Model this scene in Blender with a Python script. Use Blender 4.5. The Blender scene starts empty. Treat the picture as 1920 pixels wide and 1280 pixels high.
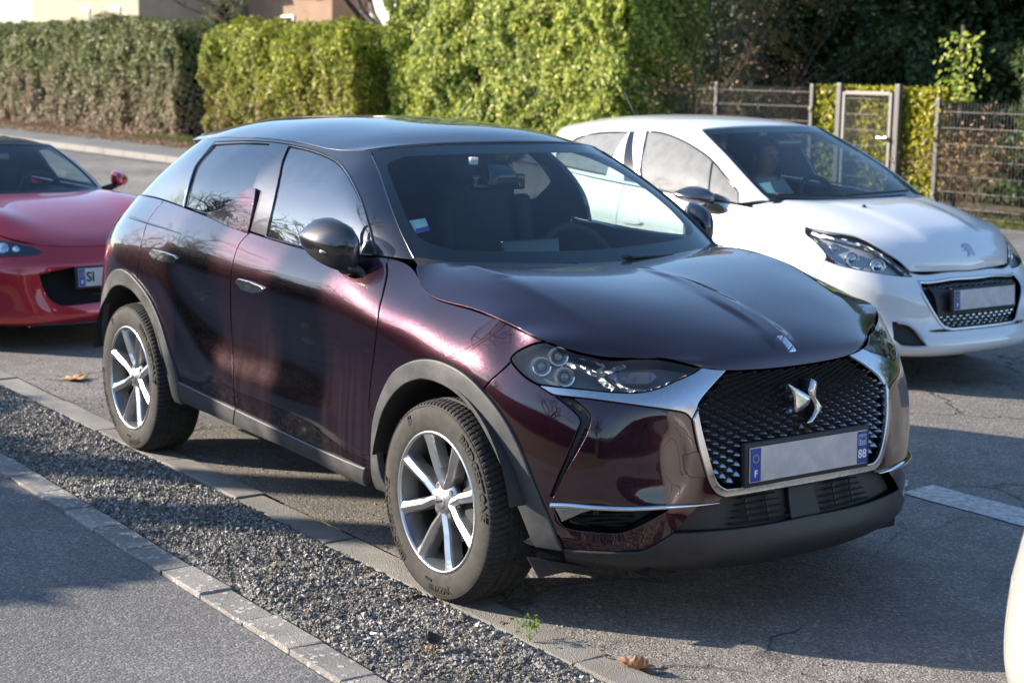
import bpy, bmesh, math, random
import numpy as np
from mathutils import Vector, Matrix, Euler
from mathutils.geometry import delaunay_2d_cdt

# ------------------------------------------------------------------ camera, sky, sun, exposure
SC = bpy.context.scene
COL = SC.collection
CX = np.array([4.405934, -3.724530, 1.734589]); YAW, PITCH, ROLL, FPX = 2.522044, -0.162886, 0.016011, 3086.02
def _basis():
    f = np.array([math.cos(PITCH)*math.cos(YAW), math.cos(PITCH)*math.sin(YAW), math.sin(PITCH)])
    r = np.array([math.sin(YAW), -math.cos(YAW), 0.0]); u = np.cross(r, f)
    c, s = math.cos(ROLL), math.sin(ROLL)
    return c*r + s*u, -s*r + c*u, f
CR, CU, CF = _basis()
def proj(P):
    d = np.asarray(P, float) - CX; z = d @ CF
    return np.stack([960 + FPX*(d @ CR)/z, 640 - FPX*(d @ CU)/z], -1)
def ray(px):
    px = np.asarray(px, float)
    return CF + ((px[..., 0]-960)/FPX)[..., None]*CR - ((px[..., 1]-640)/FPX)[..., None]*CU
def at_y(px, y): d = ray(px); return CX + ((y-CX[1])/d[..., 1])[..., None]*d
def at_z(px, z): d = ray(px); return CX + ((z-CX[2])/d[..., 2])[..., None]*d
def at_x(px, x): d = ray(px); return CX + ((x-CX[0])/d[..., 0])[..., None]*d
cam = bpy.data.cameras.new('camera'); co = bpy.data.objects.new('camera', cam); COL.objects.link(co)
co.matrix_world = Matrix(((CR[0], CU[0], -CF[0], CX[0]), (CR[1], CU[1], -CF[1], CX[1]), (CR[2], CU[2], -CF[2], CX[2]), (0, 0, 0, 1)))
cam.sensor_fit = 'HORIZONTAL'; cam.sensor_width = 36.0; cam.lens = FPX*36/1920; cam.clip_start = .1; cam.clip_end = 900
cam.dof.use_dof = True; cam.dof.focus_distance = 5.1; cam.dof.aperture_fstop = 5.0
SC.camera = co
SUN_AZ, SUN_EL = math.radians(46), math.radians(21.5)      # direction the light travels over the ground, height of the sun
world = bpy.data.worlds.new('World'); SC.world = world; world.use_nodes = True
wn = world.node_tree.nodes; wl = world.node_tree.links
sky = wn.new('ShaderNodeTexSky'); sky.sky_type = 'NISHITA'; sky.sun_disc = False
sky.sun_elevation = SUN_EL; sky.sun_rotation = math.pi/2 - (SUN_AZ + math.pi); sky.air_density = 1.0; sky.dust_density = 0.5; sky.ozone_density = 3.0
wn['Background'].inputs['Strength'].default_value = 0.13
wl.new(sky.outputs['Color'], wn['Background'].inputs['Color'])
sun = bpy.data.lights.new('sun', 'SUN'); sun.energy = 5.0; sun.angle = math.radians(0.53); sun.color = (1.0, 0.88, 0.72)
so = bpy.data.objects.new('sun', sun); COL.objects.link(so)
sdir = Vector((math.cos(SUN_EL)*math.cos(SUN_AZ), math.cos(SUN_EL)*math.sin(SUN_AZ), -math.sin(SUN_EL)))
so.rotation_euler = sdir.to_track_quat('-Z', 'Y').to_euler(); so.location = (-20, -20, 20)
SC.view_settings.view_transform = 'Standard'; SC.view_settings.look = 'None'; SC.view_settings.gamma = 1.0
SC.view_settings.use_curve_mapping = False; SC.view_settings.exposure = 1.3
SC.render.engine = 'CYCLES'
SC.cycles.max_bounces = 10; SC.cycles.transparent_max_bounces = 16; SC.cycles.glossy_bounces = 5; SC.cycles.diffuse_bounces = 3
SC.cycles.caustics_reflective = False; SC.cycles.caustics_refractive = False; SC.cycles.sample_clamp_indirect = 6
SC.cycles.use_denoising = True
random.seed(7); RNG = np.random.default_rng(11)

# ------------------------------------------------------------------ materials
MAT = {}
def srgb(h):
    h = h.lstrip('#'); v = [int(h[i:i+2], 16)/255 for i in (0, 2, 4)]
    return tuple(c/12.92 if c <= .04045 else ((c+.055)/1.055)**2.4 for c in v)
def mat(name, color=(.5, .5, .5), rough=.5, metal=0.0, **kw):
    if name in MAT: return MAT[name]
    m = bpy.data.materials.new(name); m.use_nodes = True; MAT[name] = m
    b = m.node_tree.nodes['Principled BSDF']
    b.inputs['Base Color'].default_value = (*color, 1); b.inputs['Roughness'].default_value = rough; b.inputs['Metallic'].default_value = metal
    for k, v in kw.items():
        b.inputs[k.replace('_', ' ')].default_value = v
    return m
class NT:                                                    # small node helper
    def __init__(s, m): s.t = m.node_tree; s.n = s.t.nodes; s.l = s.t.links; s.b = s.n['Principled BSDF']
    def new(s, typ, **kw):
        n = s.n.new(typ)
        for k, v in kw.items():
            if k in n.inputs: n.inputs[k].default_value = v
            else: setattr(n, k, v)
        return n
    def link(s, a, b): s.l.new(a, b)
    def coord(s, kind='Object', scale=None):
        c = s.new('ShaderNodeTexCoord'); o = c.outputs[kind]
        if scale is not None:
            mp = s.new('ShaderNodeMapping'); mp.inputs['Scale'].default_value = scale if hasattr(scale, '__len__') else (scale,)*3
            s.link(o, mp.inputs['Vector']); o = mp.outputs['Vector']
        return o
    def noise(s, vec, scale, detail=3, rough=.55, dist=0):
        n = s.new('ShaderNodeTexNoise'); n.inputs['Scale'].default_value = scale; n.inputs['Detail'].default_value = detail
        n.inputs['Roughness'].default_value = rough; n.inputs['Distortion'].default_value = dist
        s.link(vec, n.inputs['Vector']); return n.outputs['Fac']
    def voro(s, vec, scale, feature='F1', out='Distance', rnd=1.0):
        n = s.new('ShaderNodeTexVoronoi'); n.feature = feature; n.inputs['Scale'].default_value = scale; n.inputs['Randomness'].default_value = rnd
        s.link(vec, n.inputs['Vector']); return n.outputs[out]
    def ramp(s, fac, stops, interp='LINEAR'):
        r = s.new('ShaderNodeValToRGB'); r.color_ramp.interpolation = interp
        e = r.color_ramp.elements
        while len(e) < len(stops): e.new(.5)
        for el, (p, c) in zip(e, stops):
            el.position = p; el.color = (*c, 1) if hasattr(c, '__len__') else (c, c, c, 1)
        s.link(fac, r.inputs['Fac']); return r.outputs['Color']
    def mix(s, fac, a, b, mode='MIX'):
        n = s.new('ShaderNodeMix'); n.data_type = 'RGBA'; n.blend_type = mode
        for v, i in ((fac, 'Factor'), (a, 'A'), (b, 'B')):
            k = [x for x in n.inputs if x.name == i and (x.type == 'VALUE' if i == 'Factor' else x.type == 'RGBA')][0]
            if hasattr(v, 'is_output'): s.link(v, k)
            else: k.default_value = v if i == 'Factor' else ((*v, 1) if hasattr(v, '__len__') else (v, v, v, 1))
        return [x for x in n.outputs if x.type == 'RGBA'][0]
    def math(s, op, a, b=0.0, c=None):
        n = s.new('ShaderNodeMath'); n.operation = op
        for i, v in enumerate((a, b) if c is None else (a, b, c)):
            if hasattr(v, 'is_output'): s.link(v, n.inputs[i])
            else: n.inputs[i].default_value = v
        return n.outputs[0]
    def bump(s, h, dist=.01, strength=1.0, normal=None):
        n = s.new('ShaderNodeBump'); n.inputs['Distance'].default_value = dist; n.inputs['Strength'].default_value = strength
        s.link(h, n.inputs['Height'])
        if normal is not None: s.link(normal, n.inputs['Normal'])
        return n.outputs['Normal']
    def set(s, **kw):
        for k, v in kw.items():
            k = k.replace('_', ' ')
            if hasattr(v, 'is_output'): s.link(v, s.b.inputs[k])
            else: s.b.inputs[k].default_value = v

def paint(name, col, metal, rough, flake, dust=.35, coat=1.0, streak=True, flake_gain=1.0, zone=None):
    m = mat(name, col, rough, metal); n = NT(m); c = n.coord('Object')
    fl = n.voro(c, 900.0, out='Color')                       # metallic flake: each cell tilts a little
    sep = n.new('ShaderNodeSeparateColor'); n.link(fl, sep.inputs[0])
    spark = n.ramp(sep.outputs[0], [(.0, .55), (.8, .95), (.93, 1.5), (1.0, 2.6)])
    base = n.mix(flake, col, n.mix(1.0, tuple(min(1, x*flake_gain) for x in col), spark, 'MULTIPLY'))
    geo = n.new('ShaderNodeNewGeometry'); vm = n.new('ShaderNodeVectorMath'); vm.operation = 'SUBTRACT'; n.link(fl, vm.inputs[0]); vm.inputs[1].default_value = (.5, .5, .5)
    vs = n.new('ShaderNodeVectorMath'); vs.operation = 'SCALE'; n.link(vm.outputs[0], vs.inputs[0]); vs.inputs['Scale'].default_value = .25*flake
    va = n.new('ShaderNodeVectorMath'); va.operation = 'ADD'; n.link(vs.outputs[0], va.inputs[0]); n.link(geo.outputs['Normal'], va.inputs[1])
    vn = n.new('ShaderNodeVectorMath'); vn.operation = 'NORMALIZE'; n.link(va.outputs[0], vn.inputs[0])
    n.link(vn.outputs[0], n.b.inputs['Normal'])
    wave = n.noise(c, 2.2, 2)                                # orange peel / dust film
    fine = n.noise(c, 160, 3)
    d = n.math('MULTIPLY', n.ramp(wave, [(.35, 0), (.7, 1)]), n.ramp(fine, [(.3, .4), (.75, 1)]))
    if streak:                                               # rain streaks on the lower doors
        st = n.noise(n.coord('Object', (42, 42, 1.1)), 1.0, 3)
        z = n.new('ShaderNodeSeparateXYZ'); n.link(c, z.inputs[0])
        low = n.ramp(z.outputs[2], [(.30, 1.0), (.62, .65), (.85, 0)])
        if zone: low = n.math('MULTIPLY', low, n.ramp(n.math('MULTIPLY', n.math('SUBTRACT', z.outputs[0], zone[0]), 1/(zone[1]-zone[0])), [(0, .12), (1, 1)]))
        d = n.math('MAXIMUM', n.math('MULTIPLY', d, .2), n.math('MULTIPLY', low, n.ramp(st, [(.30, 1.0), (.56, .35)])))
    d = n.math('MULTIPLY', d, dust)
    n.set(Base_Color=n.mix(d, base, (.16, .135, .125)), Coat_Weight=coat, Coat_IOR=1.68)
    n.link(n.math('ADD', n.math('MULTIPLY', d, .22), .012), n.b.inputs['Coat Roughness'])
    n.link(n.math('SUBTRACT', metal, n.math('MULTIPLY', d, metal)), n.b.inputs['Metallic'])
    return m
M_PAINT = paint('aubergine_paint', (.028, .0033, .0118), .85, .26, .6, dust=.24, zone=(-.15, -.55))
M_ROOF = paint('black_roof_paint', (.020, .019, .028), .6, .38, .5, dust=.12, streak=False)
M_GLOSS = mat('gloss_black', (.008, .008, .010), .12, 0, Coat_Weight=.6, Coat_Roughness=.03)
def plastic(name, col, rough=.55, bump=.0006, dust=.3):
    m = mat(name, col, rough); n = NT(m); c = n.coord('Object')
    w = n.noise(c, 9, 4, .6); sc = n.noise(n.coord('Object', (6, 60, 60)), 1.0, 3)
    n.set(Base_Color=n.mix(n.math('MULTIPLY', n.ramp(w, [(.35, 0), (.75, 1)]), dust), n.mix(n.ramp(sc, [(.4, 0), (.7, .35)]), col, tuple(min(1, x*1.7) for x in col)), (.20, .185, .165)))
    n.set(Normal=n.bump(n.noise(c, 700, 2), bump, 1.0), Roughness=n.ramp(w, [(.2, rough-.08), (.8, rough+.15)]))
    return m
M_CLAD = plastic('grey_cladding', (.048, .050, .054), .42, .0005, .22)
M_LIP = plastic('dark_lip_plastic', (.017, .0175, .020), .42, .0006, .10)
M_BLACK = plastic('matt_black_plastic', (.014, .014, .016), .55, .0004, .08)
M_GRILLE = mat('grille_satin_black', (.022, .023, .026), .34, .25)
M_SHELL = mat('dark_cavity', (.006, .006, .007), .9)
M_CHROME = mat('satin_chrome', (.50, .51, .535), .20, 1.0); _n = NT(M_CHROME); _n.set(Roughness=_n.ramp(_n.noise(_n.coord('Object'), 60, 4), [(.3, .12), (.8, .30)]))
M_CHROMEB = mat('bright_chrome', (.78, .79, .82), .07, 1.0)
def thin_glass(name, tint, ior=1.7, rough=0.0, dust=.03, refl=(1, 1, 1), var=1.0):
    m = bpy.data.materials.new(name); m.use_nodes = True; MAT[name] = m; t = m.node_tree; N = t.nodes; N.clear()
    out = N.new('ShaderNodeOutputMaterial'); tr = N.new('ShaderNodeBsdfTransparent'); tr.inputs[0].default_value = (*tint, 1)
    gl = N.new('ShaderNodeBsdfGlossy'); gl.inputs['Roughness'].default_value = rough; gl.inputs['Color'].default_value = (*refl, 1)
    fr = N.new('ShaderNodeFresnel'); fr.inputs['IOR'].default_value = ior
    geo = N.new('ShaderNodeNewGeometry')                     # fresnel sees the same IOR from both sides of the pane
    inv = N.new('ShaderNodeMath'); inv.operation = 'SUBTRACT'; inv.inputs[0].default_value = ior; ml = N.new('ShaderNodeMath'); ml.operation = 'MULTIPLY'
    t.links.new(geo.outputs['Backfacing'], ml.inputs[0]); ml.inputs[1].default_value = ior - 1/ior; t.links.new(ml.outputs[0], inv.inputs[1]); t.links.new(inv.outputs[0], fr.inputs['IOR'])
    mx = N.new('ShaderNodeMixShader'); t.links.new(fr.outputs[0], mx.inputs[0]); t.links.new(tr.outputs[0], mx.inputs[1]); t.links.new(gl.outputs[0], mx.inputs[2])
    df = N.new('ShaderNodeBsdfDiffuse'); df.inputs[0].default_value = (.5, .5, .48, 1)
    tc = N.new('ShaderNodeTexCoord'); nz = N.new('ShaderNodeTexNoise'); nz.inputs['Scale'].default_value = 14; nz.inputs['Detail'].default_value = 5; t.links.new(tc.outputs['Object'], nz.inputs['Vector'])
    mr = N.new('ShaderNodeMapRange'); mr.inputs[1].default_value = .3; mr.inputs[2].default_value = .8; mr.inputs[3].default_value = dust*(1-.75*var); mr.inputs[4].default_value = dust*(1+.6*var)
    t.links.new(nz.outputs['Fac'], mr.inputs[0])
    m2 = N.new('ShaderNodeMixShader'); t.links.new(mr.outputs[0], m2.inputs[0]); t.links.new(mx.outputs[0], m2.inputs[1]); t.links.new(df.outputs[0], m2.inputs[2]); t.links.new(m2.outputs[0], out.inputs[0])
    return m
M_GLASS = thin_glass('window_glass', (.72, .83, .82), 3.2)
M_DUSTG = thin_glass('dusty_window_glass', (.66, .76, .76), 2.0, dust=.42, var=.25)
M_WSCREEN = thin_glass('windscreen_glass', (.66, .77, .76), 1.5, dust=.006)
M_PRIVACY = thin_glass('privacy_glass', (.06, .065, .07), 2.5)
M_LENS = thin_glass('lamp_lens', (.90, .92, .93), 1.5, dust=.02)
M_RUBBER = mat('rubber', (.022, .022, .021), .75)
def tyremat():
    m = mat('tyre_rubber', (.035, .033, .030), .82); n = NT(m); c = n.coord('Object')
    w = n.noise(c, 26, 5, .65)
    n.set(Base_Color=n.ramp(w, [(.25, (.016, .0158, .0155)), (.75, (.050, .046, .041))]), Normal=n.bump(n.noise(c, 420, 3), .0006))
    return m
M_TYRE = tyremat()
M_TYRETXT = mat('tyre_lettering', (.012, .012, .012), .55)
M_ALLOY = mat('machined_alloy', (.74, .745, .76), .28, .95)
M_ALLOYD = mat('painted_alloy', (.40, .405, .42), .34, .8)
M_BARREL = mat('barrel_alloy', (.20, .205, .215), .42, .8)
M_STEEL = mat('brake_steel', (.32, .31, .30), .42, 1.0)
M_IRON = mat('dark_iron', (.05, .048, .046), .7, .3)
M_SEAT = mat('dark_upholstery', (.022, .022, .026), .6)
M_DASH = mat('dashboard_plastic', (.018, .019, .022), .55)
M_WHITE = mat('white_print', (.80, .80, .80), .5)
M_RED = mat('red_lens', (.35, .01, .012), .12, 0, Coat_Weight=1.0)
M_AMBER = mat('amber_lens', (.6, .22, .03), .2)

# ------------------------------------------------------------------ objects
def link(o, parent=None):
    COL.objects.link(o)
    if parent is not None: o.parent = parent
    return o
def thing(name, label, cat, loc=(0, 0, 0), rz=0.0, group=None):
    o = bpy.data.objects.new(name, None); o.empty_display_size = .2; link(o); o.location = loc; o.rotation_euler = (0, 0, rz)
    tag(o, label, cat, group); return o
def tag(o, label=None, cat=None, group=None, kind=None):
    for k, v in (('label', label), ('category', cat), ('group', group), ('kind', kind)):
        if v: o[k] = v
    return o
def mesh_obj(name, V, F, material, parent=None, smooth=True, normals=None, mats=None, fmat=None):
    me = bpy.data.meshes.new(name); me.from_pydata([tuple(map(float, v)) for v in V], [], [tuple(int(i) for i in f) for f in F])
    for mm in (mats or [material]): me.materials.append(mm)
    if fmat is not None: me.polygons.foreach_set('material_index', np.asarray(fmat, dtype=np.int32))
    me.polygons.foreach_set('use_smooth', np.full(len(me.polygons), bool(smooth)))
    if normals is not None: me.normals_split_custom_set_from_vertices([tuple(map(float, n)) for n in normals])
    me.update()
    return link(bpy.data.objects.new(name, me), parent)
def bm_obj(name, bm, material, parent=None, smooth=False, bevel=0.0, seg=2, mats=None):
    me = bpy.data.meshes.new(name)
    if bevel: bmesh.ops.bevel(bm, geom=list(bm.edges), offset=bevel, segments=seg, affect='EDGES', profile=.6, clamp_overlap=True)
    bmesh.ops.recalc_face_normals(bm, faces=bm.faces)
    bm.to_mesh(me); bm.free()
    for mm in (mats or [material]): me.materials.append(mm)
    me.polygons.foreach_set('use_smooth', np.full(len(me.polygons), bool(smooth)))
    return link(bpy.data.objects.new(name, me), parent)
def add_box(bm, c, s, rot=None, taper=None):
    r = bmesh.ops.create_cube(bm, size=1.0)['verts']
    for v in r:
        k = Vector((v.co.x*s[0], v.co.y*s[1], v.co.z*s[2]))
        if taper and v.co.z > 0: k.x *= taper[0]; k.y *= taper[1]
        if rot is not None: k = rot @ k
        v.co = k + Vector(c)
    return r
def tube(path, rad, seg=8, closed=False, cap=True):
    """verts, faces of a tube along a 3D path; rad scalar or list"""
    P = np.asarray(path, float); n = len(P); rad = np.full(n, rad) if np.isscalar(rad) else np.asarray(rad, float)
    T = np.gradient(P, axis=0) if not closed else (np.roll(P, -1, 0) - np.roll(P, 1, 0))
    T /= np.linalg.norm(T, axis=1)[:, None] + 1e-12
    up = np.array([0, 0, 1.0]) if abs(T[0][2]) < .9 else np.array([1.0, 0, 0])
    V = []; prev = None
    for i in range(n):
        a = np.cross(T[i], up) if prev is None else prev - T[i]*(prev @ T[i])
        a /= np.linalg.norm(a) + 1e-12; prev = a; b = np.cross(T[i], a)
        for k in range(seg):
            th = 2*math.pi*k/seg; V.append(P[i] + rad[i]*(math.cos(th)*a + math.sin(th)*b))
    F = []
    for i in range(n if closed else n-1):
        j = (i+1) % n
        for k in range(seg): F.append((i*seg+k, i*seg+(k+1) % seg, j*seg+(k+1) % seg, j*seg+k))
    if cap and not closed: F.append(tuple(range(seg))[::-1]); F.append(tuple((n-1)*seg+k for k in range(seg)))
    return V, F
def merge(*parts):
    V, F = [], []
    for v, f in parts:
        o = len(V); V += list(v); F += [tuple(i+o for i in q) for q in f]
    return V, F
def lathe(profile, seg=48, axis='y', a0=0.0, a1=2*math.pi, closed_profile=False):
    """profile: list of (radius, along-axis)"""
    full = abs(a1-a0-2*math.pi) < 1e-6; n = len(profile); V, F = [], []
    m = seg if full else seg+1
    for i in range(m):
        a = a0 + (a1-a0)*i/seg; c, s = math.cos(a), math.sin(a)
        for r, h in profile:
            V.append((r*c, h, r*s) if axis == 'y' else ((h, r*c, r*s) if axis == 'x' else (r*c, r*s, h)))
    for i in range(seg):
        j = (i+1) % m
        for k in range(n if closed_profile else n-1):
            l = (k+1) % n; F.append((i*n+k, i*n+l, j*n+l, j*n+k))
    return V, F
def grid_faces(nu, nv, wrap_u=False):
    return [(i*nv+j, ((i+1) % nu)*nv+j, ((i+1) % nu)*nv+j+1, i*nv+j+1) for i in range(nu if wrap_u else nu-1) for j in range(nv-1)]
def text_mesh(s, size=1.0, extrude=0.0, align='CENTER', shear=0.0, bold=0.0):
    cu = bpy.data.curves.new('t', 'FONT'); cu.body = s; cu.size = size; cu.extrude = extrude; cu.align_x = align; cu.align_y = 'CENTER'; cu.shear = shear; cu.offset = bold; cu.resolution_u = 3
    o = bpy.data.objects.new('t', cu); COL.objects.link(o); bpy.context.view_layer.update()
    me = bpy.data.meshes.new_from_object(o.evaluated_get(bpy.context.evaluated_depsgraph_get()))
    V = np.array([v.co[:] for v in me.vertices]).reshape(-1, 3); F = [tuple(p.vertices) for p in me.polygons]
    bpy.data.objects.remove(o); bpy.data.meshes.remove(me); bpy.data.curves.remove(cu)
    return V, F

# ------------------------------------------------------------------ smooth surfaces from a net of points
def spline_basis(kn, t, der=0):
    """natural cubic cardinal basis: rows for t, columns for knots"""
    kn = np.asarray(kn, float); n = len(kn); h = np.diff(kn); t = np.atleast_1d(np.asarray(t, float))
    key = kn.tobytes()
    M2 = _M2.get(key)
    if M2 is None: M2 = _M2[key] = _second(kn, n, h)
    k = np.clip(np.searchsorted(kn, t, side='right')-1, 0, n-2); hk = h[k]
    a = (kn[k+1]-t)/hk; b = (t-kn[k])/hk; I = np.eye(n)
    if der == 0: return a[:, None]*I[k] + b[:, None]*I[k+1] + ((a**3-a)*hk**2/6)[:, None]*M2[k] + ((b**3-b)*hk**2/6)[:, None]*M2[k+1]
    return (I[k+1]-I[k])/hk[:, None] - ((3*a**2-1)*hk/6)[:, None]*M2[k] + ((3*b**2-1)*hk/6)[:, None]*M2[k+1]
_M2 = {}
def _second(kn, n, h):
    A = np.zeros((n, n)); B = np.zeros((n, n)); A[0, 0] = A[-1, -1] = 1
    for i in range(1, n-1):
        A[i, i-1] = h[i-1]; A[i, i] = 2*(h[i-1]+h[i]); A[i, i+1] = h[i]
        B[i, i-1] = 6/h[i-1]; B[i, i] = -6/h[i-1]-6/h[i]; B[i, i+1] = 6/h[i]
    return np.linalg.solve(A, B)
class Surf:
    def __init__(s, P, flip=False, nu=160, nv=70, disp=None, pose=(0, 0, 0)):
        s.P = np.asarray(P, float); s.flip = flip; s.disp = disp; s.pose = np.asarray(pose[:3], float); yw = pose[3] if len(pose) > 3 else 0.0; s.R = np.array([[math.cos(yw), -math.sin(yw), 0], [math.sin(yw), math.cos(yw), 0], [0, 0, 1.0]])
        du = np.linalg.norm(np.diff(s.P, axis=0), axis=2).mean(1); dv = np.linalg.norm(np.diff(s.P, axis=1), axis=2).mean(0)
        s.ku = np.concatenate([[0], np.cumsum(du)]); s.kv = np.concatenate([[0], np.cumsum(dv)])
        s.U, s.V = s.ku[-1], s.kv[-1]
        s.gu, s.gv = np.meshgrid(np.linspace(0, s.U, nu), np.linspace(0, s.V, nv), indexing='ij')
        s.gu = s.gu.ravel(); s.gv = s.gv.ravel(); s.gp, s.gn = s.ev(s.gu, s.gv)
        s.vis = ((s.wp(s.gp)-CX)*(s.gn@s.R.T)).sum(1) < 0.0
        s.gpx = proj(s.wp(s.gp))
    def wp(s, P): return P@s.R.T+s.pose
    def raw(s, u, v):
        A = spline_basis(s.ku, u); B = spline_basis(s.kv, v)
        p = ((A @ s.P.reshape(len(s.ku), -1)).reshape(len(A), len(s.kv), 3)*B[:, :, None]).sum(1)
        return p if s.disp is None else s.disp(p, u, v)
    def ev(s, u, v):
        u = np.clip(np.atleast_1d(u), 0, s.U).astype(float); v = np.clip(np.atleast_1d(v), 0, s.V).astype(float); e = 2e-3
        p = s.raw(u, v)
        n = np.cross(s.raw(np.clip(u+e, 0, s.U), v)-s.raw(np.clip(u-e, 0, s.U), v), s.raw(u, np.clip(v+e, 0, s.V))-s.raw(u, np.clip(v-e, 0, s.V)))
        n /= np.linalg.norm(n, axis=1)[:, None] + 1e-15
        return p, (-n if s.flip else n)
    def find(s, pts, mode):
        """(u,v) of points given as pixels of the photograph's camera, or as two of their coordinates"""
        ax = {'xz': [0, 2], 'xy': [0, 1], 'yz': [1, 2]}.get(mode)
        out = []
        for q in np.atleast_2d(np.asarray(pts, float)):
            if mode == 'px':
                d = ((s.gpx-q)**2).sum(1) + np.where(s.vis, 0, 1e7); f = lambda P: proj(s.wp(P))
            elif mode == '3d':
                d = ((s.gp-q)**2).sum(1); k = d.argmin(); out.append(s._near(q, s.gu[k], s.gv[k])); continue
            else:
                d = ((s.gp[:, ax]-q)**2).sum(1) + (np.where(s.gp[:, 1] > .02, 1e3, 0) if mode == 'xz' else 0); f = lambda P: P[:, ax]
            k = d.argmin(); u, v = s.gu[k], s.gv[k]; best = (d[k], u, v)
            for it in range(12):
                e = 1e-3; uu = np.array([u, u+e, u]); vv = np.array([v, v, v+e]); r = f(s.raw(uu, vv))
                err = ((r[0]-q)**2).sum()
                if err < best[0]: best = (err, u, v)
                J = np.stack([(r[1]-r[0])/e, (r[2]-r[0])/e], 1)
                try: st = np.linalg.solve(J.T@J + 1e-9*np.eye(2)*np.trace(J.T@J), J.T@(q-r[0]))
                except np.linalg.LinAlgError: break
                L = np.linalg.norm(st)
                if L > .08: st *= .08/L
                u = min(max(u+st[0], 0), s.U); v = min(max(v+st[1], 0), s.V)
            out.append(best[1:])
        return np.array(out)
    def _near(s, q, u, v):
        for it in range(8):
            e = 1e-3; r = s.raw(np.array([u, u+e, u]), np.array([v, v, v+e])); J = np.stack([(r[1]-r[0])/e, (r[2]-r[0])/e], 1)
            st = np.linalg.lstsq(J, q-r[0], rcond=None)[0]; u = min(max(u+st[0], 0), s.U); v = min(max(v+st[1], 0), s.V)
        return (u, v)
    def px(s, pts): return s.find(pts, 'px')
def smooth_line(P, n=6):
    """Catmull-Rom through the points (open line)"""
    P = np.asarray(P, float)
    if len(P) < 3: return P
    Q = np.vstack([2*P[0]-P[1], P, 2*P[-1]-P[-2]]); out = []
    for i in range(1, len(Q)-2):
        a, b, c, d = Q[i-1], Q[i], Q[i+1], Q[i+2]
        for t in np.linspace(0, 1, n, endpoint=False):
            out.append(.5*((2*b)+(c-a)*t+(2*a-5*b+4*c-d)*t*t+(3*b-3*c+d-a)*t**3))
    out.append(P[-1]); return np.array(out)
def resample(P, step, closed=True):
    P = np.asarray(P, float); out = []
    n = len(P)
    for i in range(n if closed else n-1):
        a, b = P[i], P[(i+1) % n]; k = max(1, int(math.ceil(np.linalg.norm(b-a)/step)))
        for j in range(k): out.append(a+(b-a)*j/k)
    if not closed: out.append(P[-1])
    return np.array(out)
def dedupe(P, eps=1.5e-3):
    out = [P[0]]
    for p in P[1:]:
        if np.linalg.norm(p-out[-1]) > eps: out.append(p)
    if np.linalg.norm(out[0]-out[-1]) < eps: out.pop()
    return np.array(out)
def inside(poly, pts):
    x, y = pts[:, 0], pts[:, 1]; r = np.zeros(len(pts), bool); n = len(poly); j = n-1
    for i in range(n):
        xi, yi = poly[i]; xj, yj = poly[j]
        c = ((yi > y) != (yj > y)) & (x < (xj-xi)*(y-yi)/(yj-yi+1e-15)+xi); r ^= c; j = i
    return r
def seg_dist(poly, pts):
    d = np.full(len(pts), 1e9); n = len(poly)
    for i in range(n):
        a, b = poly[i], poly[(i+1) % n]; ab = b-a; t = np.clip(((pts-a)@ab)/(ab@ab+1e-15), 0, 1)
        d = np.minimum(d, np.linalg.norm(pts-(a+t[:, None]*ab), axis=1))
    return d
def area2(P): x, y = P[:, 0], P[:, 1]; return (x*np.roll(y, -1)-np.roll(x, -1)*y).sum()
def triangulate(loops, step):
    """loops: first outer (ccw), the rest holes (cw), in a plane measured in metres"""
    pts = np.vstack(loops); edges = []; o = 0
    for L in loops:
        n = len(L); edges += [(o+i, o+(i+1) % n) for i in range(n)]; o += n
    lo, hi = loops[0].min(0), loops[0].max(0)
    g = np.stack(np.meshgrid(np.arange(lo[0]+step*.37, hi[0], step), np.arange(lo[1]+step*.41, hi[1], step)), -1).reshape(-1, 2)
    if len(g):
        k = inside(loops[0], g)
        for L in loops[1:]: k &= ~inside(L, g)
        g = g[k]
    if len(g):
        k = np.ones(len(g), bool)
        for L in loops: k &= seg_dist(L, g) > step*.42
        g = g[k]
    allp = np.vstack([pts, g]) if len(g) else pts
    v, e, f, vo, eo, fo = delaunay_2d_cdt([Vector(p) for p in allp], edges, [], 0, 1e-7)
    v = np.array([p[:] for p in v]); f = [tuple(q) for q in f]
    cen = np.array([v[list(q)].mean(0) for q in f])
    k = inside(loops[0], cen)
    for L in loops[1:]: k &= ~inside(L, cen)
    f = [q for q, kk in zip(f, k) if kk]
    f = [q if area2(v[list(q)]) > 0 else q[::-1] for q in f]
    return v, f, vo
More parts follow.
